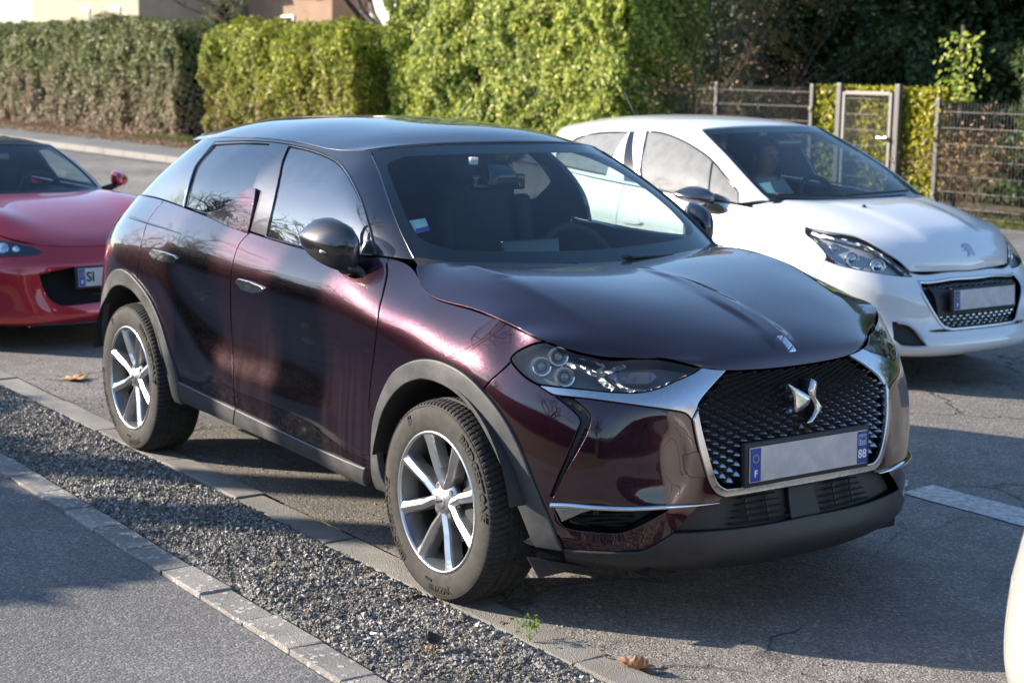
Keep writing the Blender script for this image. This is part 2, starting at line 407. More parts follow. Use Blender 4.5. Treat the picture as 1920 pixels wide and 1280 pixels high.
def panel(name, S, outline, material, parent, holes=(), off=0.0, step=.035, gap=.006, depth=.014, r=.0022, edge_step=.018, mirror=True, offf=None, back=False, hole_depth=None, labels=None):
    """a sheet of the surface S inside an outline given in (u,v), its edge rolled inwards; its twin on the other flank"""
    loops = [resample(dedupe(np.asarray(outline, float)), edge_step)] + [resample(dedupe(np.asarray(h, float)), edge_step) for h in holes]
    loops = [L if (area2(L) > 0) == (i == 0) else L[::-1] for i, L in enumerate(loops)]
    v, f, vo = triangulate(loops, step)
    p, n = S.ev(v[:, 0], v[:, 1])
    o = np.full(len(v), float(off))
    if offf is not None: o = o + offf(p, v)
    p = p + n*o[:, None]
    idx = {}
    for new, olds in enumerate(vo):
        for q in olds: idx[q] = new
    V = [*p]; N = [*n]; F = list(f); base = 0
    sgn = -1.0 if S.flip else 1.0
    for li, L in enumerate(loops):
        k = len(L); ids = [idx[base+i] for i in range(k)]; base += k
        q = p[ids].copy(); t = np.roll(q, -1, 0)-np.roll(q, 1, 0); t /= np.linalg.norm(t, axis=1)[:, None]+1e-12
        e = np.cross(t, n[ids])*sgn; e /= np.linalg.norm(e, axis=1)[:, None]+1e-12
        for i, a in enumerate(ids): V[a] = q[i]-e[i]*(gap/2+r)
        dep = depth if li == 0 or hole_depth is None else hole_depth
        prev = ids
        for de, dn, ne, nn in ((-.3*r, -.3*r, .7, .7), (0, -r, 1, .15), (0, -dep, 1, 0)):
            o0 = len(V); ring = q-e*(gap/2-de)+n[ids]*dn
            V += [*ring]; nn_ = e*ne+n[ids]*nn; N += [*(nn_/np.linalg.norm(nn_, axis=1)[:, None])]
            cur = list(range(o0, o0+k))
            for i in range(k):
                j = (i+1) % k; F.append((prev[i], cur[i], cur[j], prev[j]))
            prev = cur
    V = np.array(V); N = np.array(N)
    if S.flip: F = [q[::-1] for q in F]
    a = mesh_obj(name, V, F, material, parent, True, N)
    res = [a]
    if mirror:
        Vm = V*[1, -1, 1]; Nm = N*[1, -1, 1]
        res.append(mesh_obj(name, Vm, [q[::-1] for q in F], material, parent, True, Nm))
    return res
def strip(name, S, line, width, material, parent, off=0.004, mirror=True, thick=.003, taper=True):
    """a raised bead along a (u,v) line of the surface"""
    P, N = S.ev(*np.asarray(line, float).T)
    P = P+N*off; T = np.gradient(P, axis=0); T /= np.linalg.norm(T, axis=1)[:, None]; E = np.cross(T, N)
    w = np.full(len(P), width/2) if np.isscalar(width) else np.asarray(width)/2
    rows = [P-E*w[:, None]-N*thick, P-E*(w*.75)[:, None], P+N*thick*.6, P+E*(w*.75)[:, None], P+E*w[:, None]-N*thick]
    V = np.stack(rows, 1).reshape(-1, 3); F = grid_faces(len(P), 5)
    a = [mesh_obj(name, V, F, material, parent, True)]
    if mirror: a.append(mesh_obj(name, V*[1, -1, 1], [q[::-1] for q in F], material, parent, True))
    return a
# ------------------------------------------------------------------ the crossover: body surfaces (front axle at x = 0, near flank at negative y)
def full_u(cols):
    """mirror a list of near-side columns (first = centre line) into a net that runs round the whole car"""
    P = np.array(cols, float); P[..., 1] *= -1
    return np.concatenate([(P*[1, -1, 1])[:0:-1], P])
def full_v(rows_per_station):
    P = np.array(rows_per_station, float); P[..., 1] *= -1
    return np.concatenate([(P*[1, -1, 1])[:, :0:-1], P], 1)
def X(x, *wz): return [(x, w, z) for w, z in wz]
DS_SIDE = [
 [(.74, 0, .205), (.825, 0, .25), (.838, 0, .315), (.80, 0, .43), (.795, 0, .55), (.785, 0, .66), (.760, 0, .755), (.727, 0, .822)],
 [(.735, .18, .205), (.82, .18, .25), (.833, .18, .315), (.797, .18, .43), (.79, .18, .55), (.78, .18, .66), (.754, .18, .755), (.718, .18, .825)],
 [(.71, .34, .21), (.793, .345, .255), (.806, .345, .32), (.783, .345, .43), (.776, .345, .55), (.764, .345, .66), (.735, .345, .762), (.690, .355, .843)],
 [(.655, .51, .215), (.725, .525, .26), (.738, .53, .325), (.737, .525, .44), (.733, .52, .55), (.720, .52, .66), (.687, .51, .77), (.606, .475, .869)],
 [(.57, .62, .222), (.628, .652, .268), (.640, .658, .335), (.645, .665, .44), (.645, .665, .56), (.630, .66, .67), (.588, .645, .775), (.510, .605, .868)],
 [(.44, .72, .235), (.490, .762, .28), (.500, .77, .35), (.518, .772, .45), (.522, .772, .56), (.507, .767, .68), (.472, .755, .79), (.402, .735, .913)],
 [(.34, .78, .245), (.36, .818, .29), (.365, .832, .36), (.37, .838, .46), (.37, .842, .57), (.36, .84, .69), (.335, .822, .80), (.27, .757, .940)],
 X(.18, (.80, .25), (.843, .30), (.858, .37), (.866, .47), (.872, .58), (.874, .71), (.862, .82), (.768, .958)),
 X(.0, (.80, .25), (.848, .30), (.864, .37), (.872, .47), (.876, .59), (.880, .72), (.868, .84), (.772, .973)),
 X(-.22, (.80, .25), (.848, .30), (.862, .37), (.868, .47), (.870, .60), (.872, .74), (.866, .87), (.775, .996)),
 X(-.42, (.80, .25), (.848, .30), (.861, .37), (.864, .48), (.862, .61), (.862, .75), (.866, .89), (.725, 1.066)),
 X(-.62, (.80, .25), (.847, .30), (.860, .37), (.863, .48), (.857, .61), (.856, .75), (.868, .90), (.768, 1.080)),
 X(-.90, (.80, .25), (.845, .30), (.858, .37), (.865, .49), (.852, .61), (.852, .745), (.870, .90), (.798, 1.066)),
 X(-1.2, (.795, .25), (.843, .30), (.857, .375), (.866, .50), (.849, .61), (.851, .745), (.872, .905), (.803, 1.074)),
 X(-1.5, (.795, .255), (.843, .305), (.857, .38), (.867, .50), (.850, .61), (.853, .75), (.874, .91), (.806, 1.092)),
 X(-1.85, (.80, .26), (.846, .31), (.860, .39), (.869, .50), (.858, .62), (.862, .755), (.879, .92), (.805, 1.120)),
 X(-2.2, (.80, .26), (.850, .315), (.865, .395), (.876, .505), (.877, .63), (.879, .765), (.882, .93), (.790, 1.143)),
 X(-2.56, (.80, .26), (.848, .32), (.866, .40), (.879, .51), (.884, .64), (.886, .78), (.876, .94), (.752, 1.150)),
 X(-2.85, (.78, .27), (.825, .33), (.850, .41), (.865, .515), (.868, .645), (.862, .785), (.842, .94), (.695, 1.138)),
 [(-3.0, .73, .28), (-3.055, .77, .34), (-3.085, .785, .42), (-3.10, .79, .52), (-3.10, .787, .65), (-3.08, .775, .79), (-3.045, .745, .94), (-2.95, .59, 1.122)],
 [(-3.1, .54, .285), (-3.19, .57, .345), (-3.23, .58, .425), (-3.243, .58, .525), (-3.238, .578, .655), (-3.205, .56, .795), (-3.15, .52, .94), (-3.015, .41, 1.115)],
 [(-3.14, .28, .285), (-3.24, .29, .345), (-3.275, .29, .425), (-3.287, .29, .525), (-3.28, .29, .655), (-3.245, .28, .795), (-3.19, .26, .94), (-3.045, .21, 1.112)],
 [(-3.15, 0, .285), (-3.25, 0, .345), (-3.285, 0, .425), (-3.297, 0, .525), (-3.29, 0, .655), (-3.255, 0, .795), (-3.20, 0, .94), (-3.055, 0, 1.11)],
]
def ds_disp(p, u, v):
    """pressed shapes in the flank: the low ridge that sweeps up to the rear arch and the hollow above it"""
    q = p.copy(); x, z = p[:, 0], p[:, 2]; s = np.sign(p[:, 1])
    side = np.clip((-x-.45)/.35, 0, 1)*np.clip((x+2.75)/.4, 0, 1)
    rz = .475 + .34*np.clip((-x-1.45)/.75, 0, 1)**1.7                     # height of the ridge along the car
    amp = np.clip((-x-.55)/.5, 0, 1)
    d = z-rz
    ridge = .006*np.exp(-(d/.06)**2)-.006*np.exp(-((d-.16)/.10)**2)
    q[:, 1] += s*ridge*side*amp
    ay = np.abs(p[:, 1]); e = (np.abs((ay-.555)/.115))**2.6+(np.abs((z-.585)/.125))**2.6
    q[:, 0] -= np.where(x > .3, .016*np.exp(-e**1.6), 0)                    # scooped face between running light and grille
    return q
SA = Surf(full_u(DS_SIDE), flip=True, nu=420, nv=90, disp=ds_disp)
U0 = SA.U/2
DS_HOOD = [  # centre ... edge, from the windscreen to the nose
 [(-.205, 0, 1.060), (-.215, .18, 1.064), (-.245, .36, 1.071), (-.30, .55, 1.078), (-.35, .65, 1.077), (-.385, .722, 1.066)],
 [(-.10, 0, 1.059), (-.11, .19, 1.063), (-.13, .38, 1.070), (-.17, .57, 1.071), (-.21, .69, 1.050), (-.25, .778, .998)],
 [(.05, 0, 1.048), (.05, .19, 1.052), (.04, .38, 1.058), (.03, .56, 1.055), (.02, .68, 1.028), (.0, .774, .974)],
 [(.21, 0, 1.029), (.21, .19, 1.031), (.205, .37, 1.034), (.20, .53, 1.024), (.19, .66, .997), (.17, .770, .960)],
 [(.37, 0, .997), (.37, .18, .998), (.36, .35, .998), (.345, .51, .985), (.32, .64, .962), (.285, .757, .939)],
 [(.50, 0, .961), (.50, .17, .960), (.485, .33, .957), (.465, .48, .945), (.435, .61, .927), (.402, .735, .914)],
 [(.60, 0, .926), (.60, .16, .924), (.585, .30, .918), (.565, .42, .908), (.535, .53, .893), (.505, .605, .870)],
 [(.675, 0, .890), (.672, .14, .888), (.662, .26, .883), (.648, .36, .876), (.628, .43, .872), (.606, .475, .870)],
 [(.712, 0, .856), (.709, .12, .857), (.702, .22, .856), (.692, .30, .856), (.677, .37, .857), (.655, .405, .856)],
 [(.729, 0, .820), (.727, .11, .821), (.721, .20, .824), (.713, .265, .828), (.703, .315, .835), (.690, .352, .842)],
]
def hood_disp(p, u, v):
    q = p.copy(); x, y = p[:, 0], np.abs(p[:, 1])
    w = .022+.028*np.clip((x-.1)/.6, 0, 1)
    fade = np.clip((x+.05)/.15, 0, 1)*np.clip((.70-x)/.06, 0, 1)
    q[:, 2] += .007*fade*(1/(1+np.exp((y-w)/.0028)))                        # the raised spear down the middle
    yc = .60+.0*x; f2 = np.clip((x+.30)/.1, 0, 1)*np.clip((.52-x)/.45, 0, 1)
    dd = y-(.615-.12*np.clip(x, 0, 1)); q[:, 2] += .013*f2*np.where(dd > 0, np.exp(-np.sqrt(dd**2+.006**2)/.030), np.exp(-np.sqrt(dd**2+.006**2)/.075))   # shoulder ridge
    return q
SH = Surf(full_v(DS_HOOD), flip=True, nu=110, nv=110, disp=hood_disp); V0 = SH.V/2
_g0 = [(-.185, 0, 1.035), (-.20, .2, 1.04), (-.235, .38, 1.045), (-.31, .57, 1.06), (-.40, .68, 1.075), (-.52, .745, 1.082), (-.75, .785, 1.072), (-1.05, .802, 1.070), (-1.45, .806, 1.088), (-1.85, .803, 1.118), (-2.25, .786, 1.143), (-2.6, .745, 1.148), (-2.86, .68, 1.135), (-2.99, .46, 1.118), (-3.03, .2, 1.113), (-3.04, 0, 1.112)]
_g1 = [(-.925, 0, 1.458), (-.93, .19, 1.457), (-.945, .35, 1.452), (-.975, .47, 1.443), (-1.02, .545, 1.432), (-1.11, .583, 1.424), (-1.25, .597, 1.428), (-1.40, .602, 1.437), (-1.65, .606, 1.444), (-1.95, .603, 1.440), (-2.22, .59, 1.428), (-2.42, .565, 1.412), (-2.55, .50, 1.402), (-2.64, .33, 1.405), (-2.67, .16, 1.41), (-2.68, 0, 1.412)]
_bul = [.012, .013, .016, .024, .032, .036, .034, .034, .036, .036, .032, .022, .012, .012, .012, .012]
def _green():
    cols = []
    for a, b, k in zip(_g0, _g1, _bul):
        a, b = np.array(a), np.array(b); m = (a+b)/2; n = np.array([m[0]+1.75, m[1]*1.35, .55]);
        if abs(a[1]) < .5: n = np.array([1.0 if m[0] > -1.5 else -1.0, m[1]*.8, .9])
        else: n = np.array([.8*np.clip((m[0]+.95)/.2, 0, 1)-.5*np.clip((-2.35-m[0])/.3, 0, 1), 1, .35])
        n /= np.linalg.norm(n)
        cols.append([a+(b-a)*t+n*k*4*t*(1-t) for t in (0, .25, .5, .75, 1)])
    return cols
SG = Surf(full_u(_green()), flip=True, nu=330, nv=50); G0 = SG.U/2
def _roof():
    st = []
    edge = [(-1.02, .545, 1.432), (-1.13, .583, 1.425), (-1.35, .60, 1.435), (-1.65, .606, 1.445), (-1.95, .603, 1.441), (-2.22, .59, 1.429), (-2.42, .565, 1.413), (-2.58, .545, 1.402)]
    cen = [(-.925, 1.460), (-1.03, 1.490), (-1.30, 1.521), (-1.62, 1.535), (-1.95, 1.533), (-2.25, 1.520), (-2.48, 1.496), (-2.74, 1.462)]
    for (ex, ey, ez), (cx_, cz) in zip(edge, cen):
        row = []
        for t in (0, .3, .55, .75, .88, .96, 1.0):
            y = ey*t; z = ez+(cz-ez)*(1-t**3.0)*(.98 if 0 < t < 1 else 1); x = cx_+(ex-cx_)*t**2.6
            row.append((x, y, z))
        st.append(row)
    return st
SR = Surf(full_v(_roof()), flip=False, nu=120, nv=120); R0 = SR.V/2

DS = thing('parked_car', 'dark aubergine crossover car with black roof parked beside the kerb', 'car')
def cat(*a): return np.vstack([np.asarray(x, float).reshape(-1, 2) for x in a])
def L(*pts, n=5): return smooth_line(pts, n)
def symu(half): h = np.asarray(half, float); m = h[::-1].copy(); m[:, 0] = 2*U0-m[:, 0]; return np.vstack([h, m])
def topedge(u0, u1, n=30): return np.stack([np.linspace(u0, u1, n), np.full(n, SA.V-.0005)], 1)
def hv(u): return None
# arches as drawn on the flank (x, z)
AF_O = L((-.435, .285), (-.435, .40), (-.41, .555), (-.31, .70), (-.19, .768), (-.06, .803), (.06, .806), (.17, .785), (.265, .737), (.345, .672), (.405, .59), (.455, .48), (.495, .37), (.52, .285), n=4)
AF_I = L((-.33, .285), (-.375, .36), (-.387, .45), (-.365, .545), (-.30, .627), (-.20, .695), (-.08, .733), (.03, .737), (.13, .717), (.22, .665), (.30, .58), (.36, .48), (.41, .37), (.44, .285), n=4)
AR_O = L((-2.055, .30), (-2.06, .42), (-2.13, .545), (-2.20, .64), (-2.29, .725), (-2.39, .785), (-2.50, .822), (-2.61, .828), (-2.72, .803), (-2.82, .75), (-2.90, .67), (-2.955, .57), (-2.985, .45), (-2.99, .33), n=4)
AR_I = L((-2.13, .30), (-2.15, .40), (-2.20, .51), (-2.27, .615), (-2.36, .69), (-2.47, .742), (-2.58, .755), (-2.69, .738), (-2.79, .69), (-2.86, .61), (-2.91, .50), (-2.925, .38), (-2.92, .33), n=4)
afo, afi, aro, ari = [SA.find(a, 'xz') for a in (AF_O, AF_I, AR_O, AR_I)]
# ------------------------------------------------------------------ the crossover: panels, traced on the surfaces
def nearest(arr, q): return int(((arr-q)**2).sum(1).argmin())
fdcut = SA.px(L((724, 491), (726, 508), (723, 528), (717, 555), (711, 580), (704, 637), (697, 694), (692, 742), (690, 775), n=3))
bcut = SA.px(L((468, 436), (451, 453), (441, 475), (434, 506), (432, 545), (433, 600), (435, 640), (437, 700), (440, 745), (442, 765), n=3))
qcut = SA.px(L((305, 379), (290, 395), (277, 415), (269, 440), (263, 465), (260, 490), (256, 514), n=3))
cladtop = SA.px([(687, 877), (650, 862), (616, 847), (529, 807), (443, 766), (380, 736), (324, 709)])
hl_top = SA.px(L((1024, 640), (1055, 645), (1105, 665), (1130, 673), (1155, 675), (1180, 673), (1194, 669), (1230, 671), (1280, 682), (1316, 689), n=3))
hl_low = SA.px(L((1316, 689), (1300, 700), (1270, 714), (1240, 727), (1215, 734), (1190, 737), (1150, 736), (1100, 731), (1050, 726), (1008, 721), n=3))
hl_out = SA.px(L((1008, 721), (990, 711), (975, 698), (963, 684), (958, 674), (962, 666), (975, 656), (1000, 645), (1024, 640), n=3))
TOPV = SA.V-.0005
def top_at(uv): q = np.array(uv, float).copy(); q[1] = TOPV; return q
hl_top[:, 1] = np.minimum(hl_top[:, 1], TOPV)
fb = SA.px([(957, 680), (940, 696), (922, 712), (905, 733)])               # joint between wing and bumper
iA = nearest(afo, fb[-1]); iD = nearest(afo, fdcut[-1]); iC = nearest(afo, cladtop[0])
k0 = nearest(hl_out, fb[0])
# front wing
fender = cat(topedge(fdcut[0][0], hl_out[-1][0], 40), hl_out[::-1][:len(hl_out)-k0], fb[1:-1], afo[iD:iA+1][::-1], fdcut[::-1][1:])
panel('front_wing', SA, fender, M_PAINT, DS, step=.022)
fdoor = cat(topedge(bcut[0][0], fdcut[0][0], 40), fdcut[1:-1], afo[iC:iD+1][::-1], cladtop[1:5], bcut[::-1][1:])
FD = panel('front_door', SA, fdoor, M_PAINT, DS, step=.026)
jA = nearest(aro, qcut[-1]); jC = nearest(aro, cladtop[-1])
rdoor = cat(topedge(qcut[0][0], bcut[0][0], 40), bcut[1:-1], cladtop[4:], aro[jC:jA+1], qcut[::-1][1:])
RD = panel('rear_door', SA, rdoor, M_PAINT, DS, step=.026)
uTail = SA.find([(-3.06, -.77, .80)], '3d')[0][0]
quarter = cat(topedge(uTail, qcut[0][0], 30), qcut[1:-1], aro[jA:], [(uTail, .06)])
panel('rear_quarter', SA, quarter, M_PAINT, DS, step=.04)
panel('tail_panel', SA, cat([(uTail, .06), (SA.U-.001, .06), (SA.U-.001, TOPV), (uTail, TOPV)]), M_PAINT, DS, step=.05)
# hood, roof, pillars
e_ = .0006
hood = cat(*[np.stack([np.linspace(a[0], b[0], n), np.linspace(a[1], b[1], n)], 1)[:-1] for a, b, n in (((e_, e_), (SH.U-e_, e_), 50), ((SH.U-e_, e_), (SH.U-e_, SH.V-e_), 50), ((SH.U-e_, SH.V-e_), (e_, SH.V-e_), 50), ((e_, SH.V-e_), (e_, e_), 50))])
HOOD = panel('bonnet', SH, hood, M_PAINT, DS, step=.022, mirror=False, gap=.007, depth=.02)[0]
roof = cat(*[np.stack([np.linspace(a[0], b[0], n), np.linspace(a[1], b[1], n)], 1)[:-1] for a, b, n in (((e_, e_), (SR.U-e_, e_), 50), ((SR.U-e_, e_), (SR.U-e_, SR.V-e_), 50), ((SR.U-e_, SR.V-e_), (e_, SR.V-e_), 50), ((e_, SR.V-e_), (e_, e_), 50))])
panel('roof', SR, roof, M_ROOF, DS, step=.03, mirror=False, gap=.003, depth=.03, r=.004)
ws = SG.px(L((696, 284), (703, 300), (722, 354), (746, 419), (766, 464), (778, 490), n=3)); ws[0][1] = SG.V-.002; ws[-1][1] = .004
GT = SG.V-.001
def gsym(half): h = np.asarray(half, float); m = h[::-1].copy(); m[:, 0] = 2*G0-m[:, 0]; return np.vstack([h, m])
fwin = SG.px(cat(L((499, 441), (545, 457), (585, 470), (640, 476), (700, 478), n=3), L((697, 455), (689, 420), (675, 378), (655, 337), (634, 308), (610, 293), (575, 281), (541, 274), n=3), L((530, 300), (515, 370), (503, 420), n=3)))
rwin = SG.px(cat(L((345, 387), (370, 394), (391, 399), n=2), L((419, 393), (441, 376), (458, 364), (473, 353), n=3), L((486, 318), (505, 270), n=2), L((450, 268), (401, 271), n=2), L((384, 288), (366, 312), (353, 352), n=3)))
frame = cat(ws, np.stack([np.linspace(ws[-1][0], SG.U-.001, 60), np.full(60, .002)], 1)[1:], np.stack([np.linspace(SG.U-.001, ws[0][0], 60), np.full(60, GT)], 1)[:-1])
rgl = cat(np.stack([np.linspace(SG.U-.55, SG.U-.0015, 12), np.full(12, .06)], 1), np.stack([np.linspace(SG.U-.0015, SG.U-.42, 12), np.full(12, GT-.05)], 1))
panel('cabin_frame', SG, frame, M_ROOF, DS, holes=[fwin, rwin], step=.03, gap=.003, depth=.012, hole_depth=.022)
panel('door_window', SG, fwin, M_GLASS, DS, off=-.007, step=.04, gap=.001, depth=.003)
panel('rear_door_window', SG, rwin, M_PRIVACY, DS, off=-.007, step=.04, gap=.001, depth=.003)
wsh = cat([(G0, GT)], [ws[0]], ws[1:], [(G0, .002)])
wsh = cat(np.stack([np.linspace(G0, ws[0][0], 20), np.full(20, GT)], 1), ws[1:-1], np.stack([np.linspace(ws[-1][0], G0, 20), np.full(20, .003)], 1))
WSC = panel('windscreen', SG, gsym(wsh), M_WSCREEN, DS, off=-.003, step=.05, mirror=False, gap=.004, depth=.003)[0]
def inset_ws(dt, db, ds):
    w = ws.copy(); f = (w[:, 1]-w[:, 1].min())/(w[:, 1].max()-w[:, 1].min()); k = (f > .06) & (f < .93); q = w[k]-[ds, 0]
    q = q[(q[:, 1] < GT-dt-.04) & (q[:, 1] > db+.05)]
    a = np.stack([np.linspace(G0, q[0][0]-.10, 12), np.full(12, GT-dt)], 1); b = np.stack([np.linspace(q[-1][0]-.10, G0, 12), np.full(12, db)], 1)
    return cat(smooth_line(cat(a[-2:], q[:1]), 6)[:0], a, smooth_line(np.vstack([a[-1], (q[0][0]-.02, GT-dt-.025), q[0]]), 5), q[1:-1], smooth_line(np.vstack([q[-1], (q[-1][0]-.02, db+.03), b[0]]), 5), b)
frit = gsym(inset_ws(.05, .085, .045))
panel('windscreen_border', SG, gsym(wsh), M_GLOSS, WSC, holes=[frit], off=-.009, step=.04, mirror=False, gap=.004, depth=.001)
# fin on the rear door
finb = np.stack([np.linspace(SG.px([(468, 436)])[0][0], SG.px([(391, 400)])[0][0], 14), np.full(14, .001)], 1)
fin = cat(SG.px(L((473, 355), (486, 356), n=2)), SG.px(L((483, 372), (475, 405), (468, 433), n=3)), finb, SG.px(L((391, 399), (419, 392), (441, 375), (458, 363), n=3))[:-1])
for d_, o_ in zip(RD, panel('door_fin', SG, fin, M_PAINT, DS, off=.006, step=.02, gap=.001, depth=.02, offf=lambda p, v: .07*np.clip(p[:, 2]-1.09, 0, .17)*np.clip((p[:, 0]+2.0)/.40, 0, 1)**.7)):
    o_.parent = d_
    for q in o_.data.vertices:
        if q.co.z < 1.128: k_ = min(1, (1.128-q.co.z)/.02); q.co.z -= .010*k_; q.co.y += math.copysign(.004*k_, q.co.y)
# cladding
for nm, o, i, S_ in (('front_arch_trim', afo, afi, 0), ('rear_arch_trim', aro, ari, 0)):
    panel(nm, SA, cat(o, i[::-1]), M_CLAD, DS, off=.010, step=.02, gap=.0, depth=.026, r=.005, edge_step=.02)
cb = SA.px([(326, 746), (441, 797), (529, 835), (600, 868), (660, 898), (690, 911)])
panel('sill_trim', SA, cat(cladtop[4:], cb[:2][:1], [cb[1]]), M_CLAD, DS, off=.006, step=.03, gap=.003, depth=.05, r=.006)
panel('sill_trim', SA, cat(cladtop[:5], [cb[1]], cb[2:]), M_CLAD, DS, off=.006, step=.03, gap=.003, depth=.05, r=.006)
# headlamps: lens, dark bowl, lamps
lamp = cat(hl_top[:-1], hl_low[:-1], hl_out[:-1])
HL = panel('headlamp', SA, lamp, M_LENS, DS, off=.001, step=.02, gap=.006, depth=.006, r=.003)
bowl = mat('lamp_bowl', (.11, .115, .125), .30, .15)
for h_, b_ in zip(HL, panel('lamp_housing', SA, lamp, bowl, DS, off=-.045, step=.03, gap=.008, depth=-.042, r=.001)): b_.parent = h_
M_LAMPG = mat('lamp_projector', (.55, .58, .62), .05, .9)
def on(S, px_, off=0.0):
    uv = S.px([px_]); p, n = S.ev(*uv.T); return p[0]+n[0]*off, n[0]
def put_both(name, V, F, m, parents, smooth=True):
    V = np.asarray(V, float)
    for p_, k in zip(parents, (1, -1)):
        mesh_obj(name, V*[1, k, 1], F if k == 1 else [q[::-1] for q in F], m, p_, smooth)
def orient(V, pos, nrm, up=(0, 0, 1)):
    n = np.asarray(nrm)/np.linalg.norm(nrm); x = np.cross(up, n); x /= np.linalg.norm(x); y = np.cross(n, x)
    V = np.asarray(V, float); return np.asarray(pos)+V[:, :1]*x+V[:, 1:2]*y+V[:, 2:3]*n
FACE = np.array([.86, -.48, .12])                                            # where the lamps look
for q in ((1046, 660), (1006, 681), (1056, 700)):
    pos, n_ = on(SA, q, -.034)
    v_, f_ = lathe([(.011, .001), (.015, -.004), (.018, .004), (.026, .014), (.030, .0145), (.0315, .008), (.033, -.02)], 14, 'z'); put_both('led_module', orient(v_, pos, FACE), f_, M_LAMPG, HL, False)
    v_, f_ = lathe([(.0, .012), (.007, .0105), (.0125, .006), (.0155, -.002)], 20, 'z'); put_both('led_lens', orient(v_, pos, FACE), f_, MAT.get('projector_glass') or mat('projector_glass', (.20, .22, .25), .08, .3, Coat_Weight=1.0), HL)
def ribbon(pts, w, S, off, th=.006):
    uv = S.px(smooth_line(pts, 5)); P, N = S.ev(*uv.T); P = P+N*off; T = np.gradient(P, axis=0); T /= np.linalg.norm(T, axis=1)[:, None]; E = np.cross(T, N)
    V = np.stack([P-E*w/2-N*th, P-E*w/2, P+N*th*.3, P+E*w/2, P+E*w/2-N*th], 1).reshape(-1, 3)
    F = grid_faces(len(P), 5); return V, F+[tuple(q[::-1]) for q in F]
for pts, w in (([(1062, 678), (1095, 687), (1121, 696), (1142, 692), (1172, 679)], .016), ([(1121, 697), (1135, 714), (1150, 726)], .018), ([(1088, 659), (1110, 668), (1134, 681), (1119, 693)], .009), ([(1153, 702), (1162, 717), (1185, 728), (1220, 729), (1255, 716), (1290, 700)], .010)):
    v_, f_ = ribbon(pts, w, SA, -.014); put_both('lamp_trim', v_, f_, mat('lamp_chrome', (.42, .44, .47), .38, .6), HL)
def solid(name, S, pxs, material, parents, off0, off1):
    """a solid block between two offsets of the surface, outline in pixels"""
    uv = resample(S.px(pxs), .02); P, N = S.ev(*uv.T); k = len(P)
    V = np.vstack([P+N*off1, P+N*off0, (P+N*off1).mean(0)[None]]); F = [(i, (i+1) % k, 2*k) for i in range(k)]+[(i, k+i, k+(i+1) % k, (i+1) % k) for i in range(k)]
    F = F+[q[::-1] for q in F]; put_both(name, V, F, material, parents, False)
solid('projector_block', SA, [(1158, 690), (1220, 690), (1219, 713), (1158, 711)], mat('projector_glass', (.20, .22, .25), .08, .3, Coat_Weight=1.0), HL, -.042, -.02)
solid('marker_prism', SA, [(1140, 699), (1157, 690), (1157, 712)], M_LAMPG, HL, -.042, -.018)
solid('marker_prism', SA, [(1221, 691), (1233, 699), (1220, 712)], M_LAMPG, HL, -.042, -.018)
# chrome wing under the lamp and round the grille
gr_in = SA.px(L((1362, 695), (1335, 724), (1312, 752), (1306, 769), n=3)); gr_side = SA.px(L((1306, 769), (1314, 806), (1325, 848), (1337, 889), (1347, 908), (1360, 915), n=3))
wing_low = SA.px(L((1010, 723), (1036, 739), (1062, 743), (1110, 748), (1190, 759), (1255, 768), (1284, 774), (1297, 786), n=3))
wing = cat(hl_low, wing_low, gr_in[::-1], [top_at(gr_in[0]), top_at(hl_top[-1])])
panel('chrome_wing', SA, wing, M_CHROME, DS, off=.003, step=.02, gap=.002, depth=.02, r=.003)
fo = SA.px(L((1297, 786), (1304, 822), (1314, 862), (1327, 903), (1341, 924), (1356, 932), n=3))
gbot = gr_side[-1]; vb_i, vb_o = gbot[1], fo[-1][1]
frame_half = cat(np.stack([np.linspace(U0, gbot[0], 14), np.full(14, vb_i)], 1), gr_side[::-1][1:], fo, np.stack([np.linspace(fo[-1][0], U0, 14), np.full(14, vb_o)], 1)[1:])
panel('grille_surround', SA, symu(frame_half), M_CHROME, DS, off=.012, step=.02, mirror=False, gap=.0, depth=.045, r=.004)
# grille: a lattice of small pyramids on a dark back plate
gr_half = cat(np.stack([np.linspace(U0, gr_in[0][0], 16), np.full(16, TOPV)], 1), gr_in, gr_side[1:], np.stack([np.linspace(gbot[0], U0, 14), np.full(14, vb_i)], 1)[1:])
gr_loop = dedupe(symu(gr_half))
GR = panel('grille', SA, gr_loop, M_GRILLE, DS, off=-.055, step=.05, mirror=False, gap=.0, depth=-.05)[0]
FM = []
def lattice():
    V, F = [], []; du, dv = .0545, .0345
    lo, hi = gr_loop.min(0), gr_loop.max(0); nu = int((hi[0]-lo[0])/du)+3; nv = int((hi[1]-lo[1])/dv)+3
    for a in range(-nu, nu+1):
        for b in range(-1, 2*nv):
            c = np.array([U0+(a+.5*(b % 2))*du, lo[1]+b*dv/2])
            if not inside(gr_loop, c[None])[0] or seg_dist(gr_loop, c[None])[0] < .004: continue
            q = np.array([c+[-du*.48, 0], c+[0, dv*.48], c+[du*.48, 0], c+[0, -dv*.48], c+[0, -dv*.06]])
            P, N = SA.ev(*q.T); P = P+N*-.016; P[4] = P[4]+N[4]*.020
            o = len(V); V += [*P]
            for i in range(4): F.append((o+i, o+(i+1) % 4, o+4)); FM.append(1 if i > 1 else 0)  # lower facets coloured black for the shade in the cell openings
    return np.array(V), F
v_, f_ = lattice(); mesh_obj('grille_lattice', v_, [q[::-1] for q in f_], None, GR, False, mats=[mat('dark_chrome_lattice', (.80, .81, .83), .24, 1.0), M_SHELL], fmat=FM)
